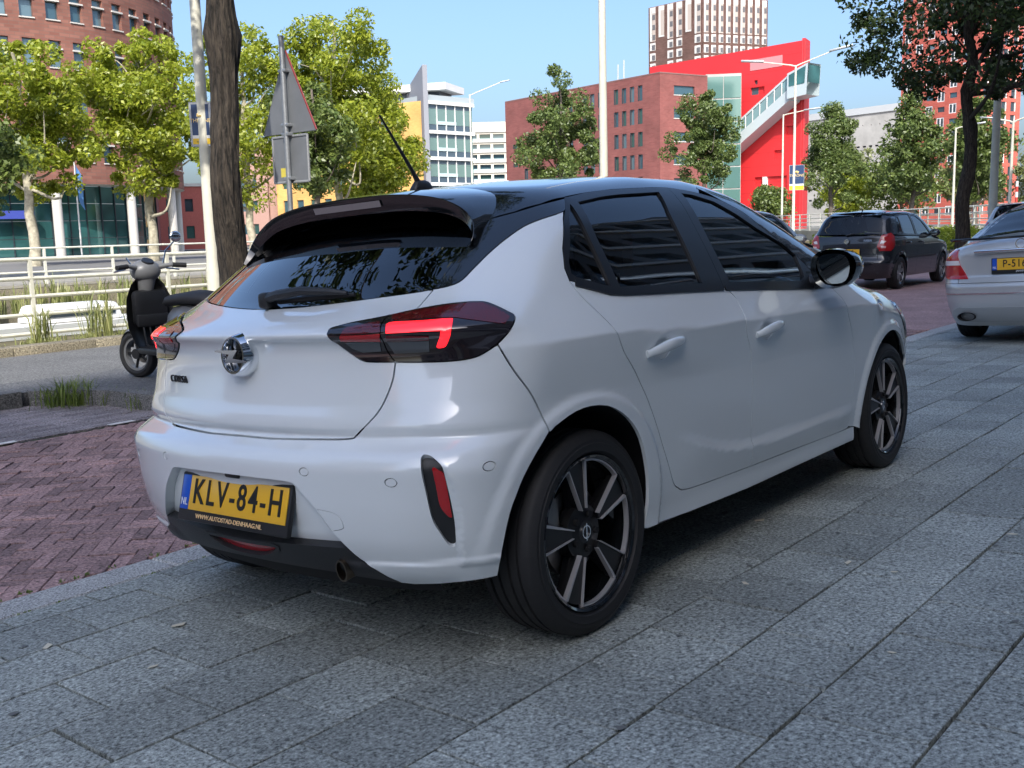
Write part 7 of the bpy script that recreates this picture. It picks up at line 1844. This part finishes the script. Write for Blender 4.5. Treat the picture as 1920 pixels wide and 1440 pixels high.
# ------------------------------------------------------------------ scooter
def scooter():
    H = math.radians(88)
    o = empty('scooter', (2.56, 5.86, ZR + .11), H); o.scale = (.91,) * 3; tag(o, 'matt black and grey scooter parked on the island behind the white car', 'scooter')
    blk = mat('scooter_black', (.012, .013, .015), rough=.4, coat=.2); gry = mat('scooter_grey', (.16, .165, .17), rough=.42, coat=.3); rub = mat('tyre_rubber', (.014, .014, .015)); chrome = mat('chrome', (.82, .84, .86), rough=.06, metal=1.0); pl = mat('black_plastic', (.018, .019, .021), rough=.45)
    # x forward, rear wheel at -1.28
    def whl(x, st=0.0):
        w = empty('wheel', (x, 0, .235), parent=o); w.rotation_euler = (0, 0, st)
        t = MB(); t.lathe([(.165, -.045), (.19, -.055), (.22, -.045), (.235, -.02), (.235, .02), (.22, .045), (.19, .055), (.165, .045)], n=40, axis='Y'); t.build('tyre', rub, w)
        r = MB(); r.lathe([(.168, -.04), (.150, -.035), (.145, .035), (.168, .04)], n=40, axis='Y'); r.build('rim', gry, w)
        s = MB(); s.lathe([(0, -.05), (.045, -.05), (.05, .05), (0, .05)], n=20, axis='Y')
        for k in range(5):
            a = 2 * math.pi * k / 5; s.tube([(.03 * math.cos(a), 0, .03 * math.sin(a)), (.155 * math.cos(a), 0, .155 * math.sin(a))], .014, n=6)
        s.build('rim_spokes', blk, w); d = MB(); d.lathe([(.05, -.055), (.10, -.055), (.10, -.060), (.05, -.060)], n=30, axis='Y'); d.build('brake_disc', mat('brake_steel', (.28, .27, .26), rough=.4, metal=1.0), w)
        return w
    whl(0, .25); whl(-1.28)
    f = MB(); f.tube([(.02, -.075, .235), (-.10, -.07, .42), (-.16, -.03, .62)], [.022, .022, .025], n=8); f.build('fork_leg', gry, o)
    f = MB(); f.tube([(.04, -.085, .235), (-.09, -.09, .20)], .018, n=8); f.build('suspension_link', gry, o)
    # front mudguard
    n = 12; V = []; F_ = []
    for i in range(n + 1):
        a = math.radians(10 + 150 * i / n)
        for j in range(7): t = (j - 3) / 3; r = .275 - .045 * t * t; V.append((r * math.cos(a), .085 * t * (1 - .3 * abs(i / n - .5)), .235 + r * math.sin(a)))
    for i in range(n):
        for j in range(6): q = i * 7 + j; F_.append((q, q + 1, q + 8, q + 7))
    from_np('mudguard', V, F_, gry, o, smooth=60)
    # leg shield: curved plate, inner side black, outer grey
    rows = [(.30, .155), (.36, .20), (.50, .235), (.65, .245), (.80, .225), (.92, .17), (.98, .11)]
    def shield(off, m, nm):
        V = []; F_ = []
        for z, hw in rows:
            for j in range(11):
                t = (j - 5) / 5; x = -.30 + .22 * (z - .30) * .25 + .10 * (1 - t * t) * (1 if z > .4 else .6) - .10 * max(0, .45 - z) * 3 + off * (1 if True else 0)
                x -= .02 * 0; V.append((x, hw * t, z))
        for i in range(len(rows) - 1):
            for j in range(10): q = i * 11 + j; F_.append((q, q + 1, q + 12, q + 11))
        return from_np(nm, V, F_, m, o, smooth=60)
    shield(.015, gry, 'front_shield'); shield(0.0, blk, 'leg_shield')
    # glove box and ribbed foot well on the inner side
    b = MB(); b.box((-.27, 0, .70), (.10, .36, .34), bevel=.05); b.build('glove_box', blk, o)
    b = MB(); b.box((-.315, 0, .58), (.05, .34, .12), bevel=.02); b.build('glove_box_lid', pl, o)
    b = MB(); b.box((-.55, 0, .30), (.52, .36, .07), bevel=.03); fb = b.build('footboard', pl, o)
    for k in range(5):
        r = MB(); r.tube([(-.36, -.13 + .065 * k, .52), (-.40, -.13 + .065 * k, .36), (-.48, -.13 + .065 * k, .335), (-.74, -.13 + .065 * k, .335)], .010, n=6); r.build('footboard_rib', blk, fb)
    # headset
    b = MB(); b.ico((-.24, 0, 1.05), .13, sub=3, sc=(.95, 1.15, .85)); b.tube([(-.22, 0, .86), (-.24, 0, 1.02)], [.07, .10], n=14); b.build('headset', gry, o, smooth=60)
    b = MB(); b.lathe([(0, .02), (.075, .015), (.085, -.01)], n=24, axis='X', M=Matrix.Translation((-.12, 0, 1.05))); b.build('headlamp', mat('headlamp_amber', (.55, .42, .25), rough=.1, coat=1), o)
    b = MB(); b.lathe([(0, .018), (.055, .018), (.06, 0)], n=24, axis='Z', M=Matrix.Translation((-.29, 0, 1.135)) @ Matrix.Rotation(-.45, 4, 'Y')); b.build('speedometer', blk, o)
    for s in (-1, 1):
        b = MB(); b.tube([(-.27, s * .10, 1.08), (-.33, s * .22, 1.10), (-.37, s * .34, 1.09)], [.028, .018, .018], n=10); h = b.build('handlebar', gry, o)
        b = MB(); b.tube([(-.335, s * .235, 1.10), (-.375, s * .36, 1.09)], .023, n=10); b.build('grip', rub, h)
        b = MB(); b.tube([(-.25, s * .21, 1.07), (-.28, s * .34, 1.05)], .008, n=6); b.build('brake_lever', chrome, h)
    b = MB(); b.tube([(-.28, -.17, 1.12), (-.29, -.20, 1.24), (-.33, -.27, 1.32)], .007, n=6); st = b.build('mirror_stalk', chrome, o)
    b = MB(); b.ico((-.335, -.29, 1.37), .062, sub=2, sc=(.22, 1, .9)); b.build('mirror', chrome, st, smooth=60)
    b = MB(); b.tube([(-.28, .17, 1.12), (-.26, .20, 1.18)], .007, n=6); b.build('mirror_stub', chrome, o)
    # rear body, seat, engine
    V = []; F_ = []; st_ = [(-.72, .10, .45, .62), (-.85, .17, .38, .74), (-1.05, .21, .34, .76), (-1.25, .20, .36, .74), (-1.45, .15, .46, .70), (-1.58, .06, .56, .66)]
    for x, hw, z0, z1 in st_:
        for j in range(12):
            a = 2 * math.pi * j / 12; c, s = math.cos(a), math.sin(a); p = 2.6; rr = (abs(c) ** p + abs(s) ** p) ** (-1 / p); V.append((x, hw * c * rr, (z0 + z1) / 2 + (z1 - z0) / 2 * s * rr))
    for i in range(len(st_) - 1):
        for j in range(12): F_.append((i * 12 + j, i * 12 + (j + 1) % 12, (i + 1) * 12 + (j + 1) % 12, (i + 1) * 12 + j))
    F_ += [tuple(range(12))[::-1], tuple(range(60, 72))]
    from_np('rear_body', V, F_, gry, o, smooth=60)
    V = []; F_ = []; ss = [(-.66, .09, .72, .79), (-.78, .15, .73, .84), (-.95, .165, .745, .86), (-1.15, .16, .75, .885), (-1.38, .13, .745, .87), (-1.50, .06, .74, .81)]
    for x, hw, z0, z1 in ss:
        for j in range(12):
            a = 2 * math.pi * j / 12; c, s = math.cos(a), math.sin(a); p = 2.4; rr = (abs(c) ** p + abs(s) ** p) ** (-1 / p); V.append((x, hw * c * rr, (z0 + z1) / 2 + (z1 - z0) / 2 * s * rr))
    for i in range(len(ss) - 1):
        for j in range(12): F_.append((i * 12 + j, i * 12 + (j + 1) % 12, (i + 1) * 12 + (j + 1) % 12, (i + 1) * 12 + j))
    F_ += [tuple(range(12))[::-1], tuple(range(60, 72))]
    from_np('seat', V, F_, mat('scooter_seat', (.03, .03, .033), rough=.6), o, smooth=60)
    b = MB(); b.box((-1.15, .02, .30), (.42, .22, .18), bevel=.05); b.build('engine', pl, o)
    b = MB(); b.tube([(-.95, -.12, .10), (-.98, -.15, .0)], .012, n=6); b.build('stand_leg', gry, o)
    b = MB(); b.tube([(-.95, .12, .10), (-.98, .15, .0)], .012, n=6); b.build('stand_leg', gry, o)
scooter()
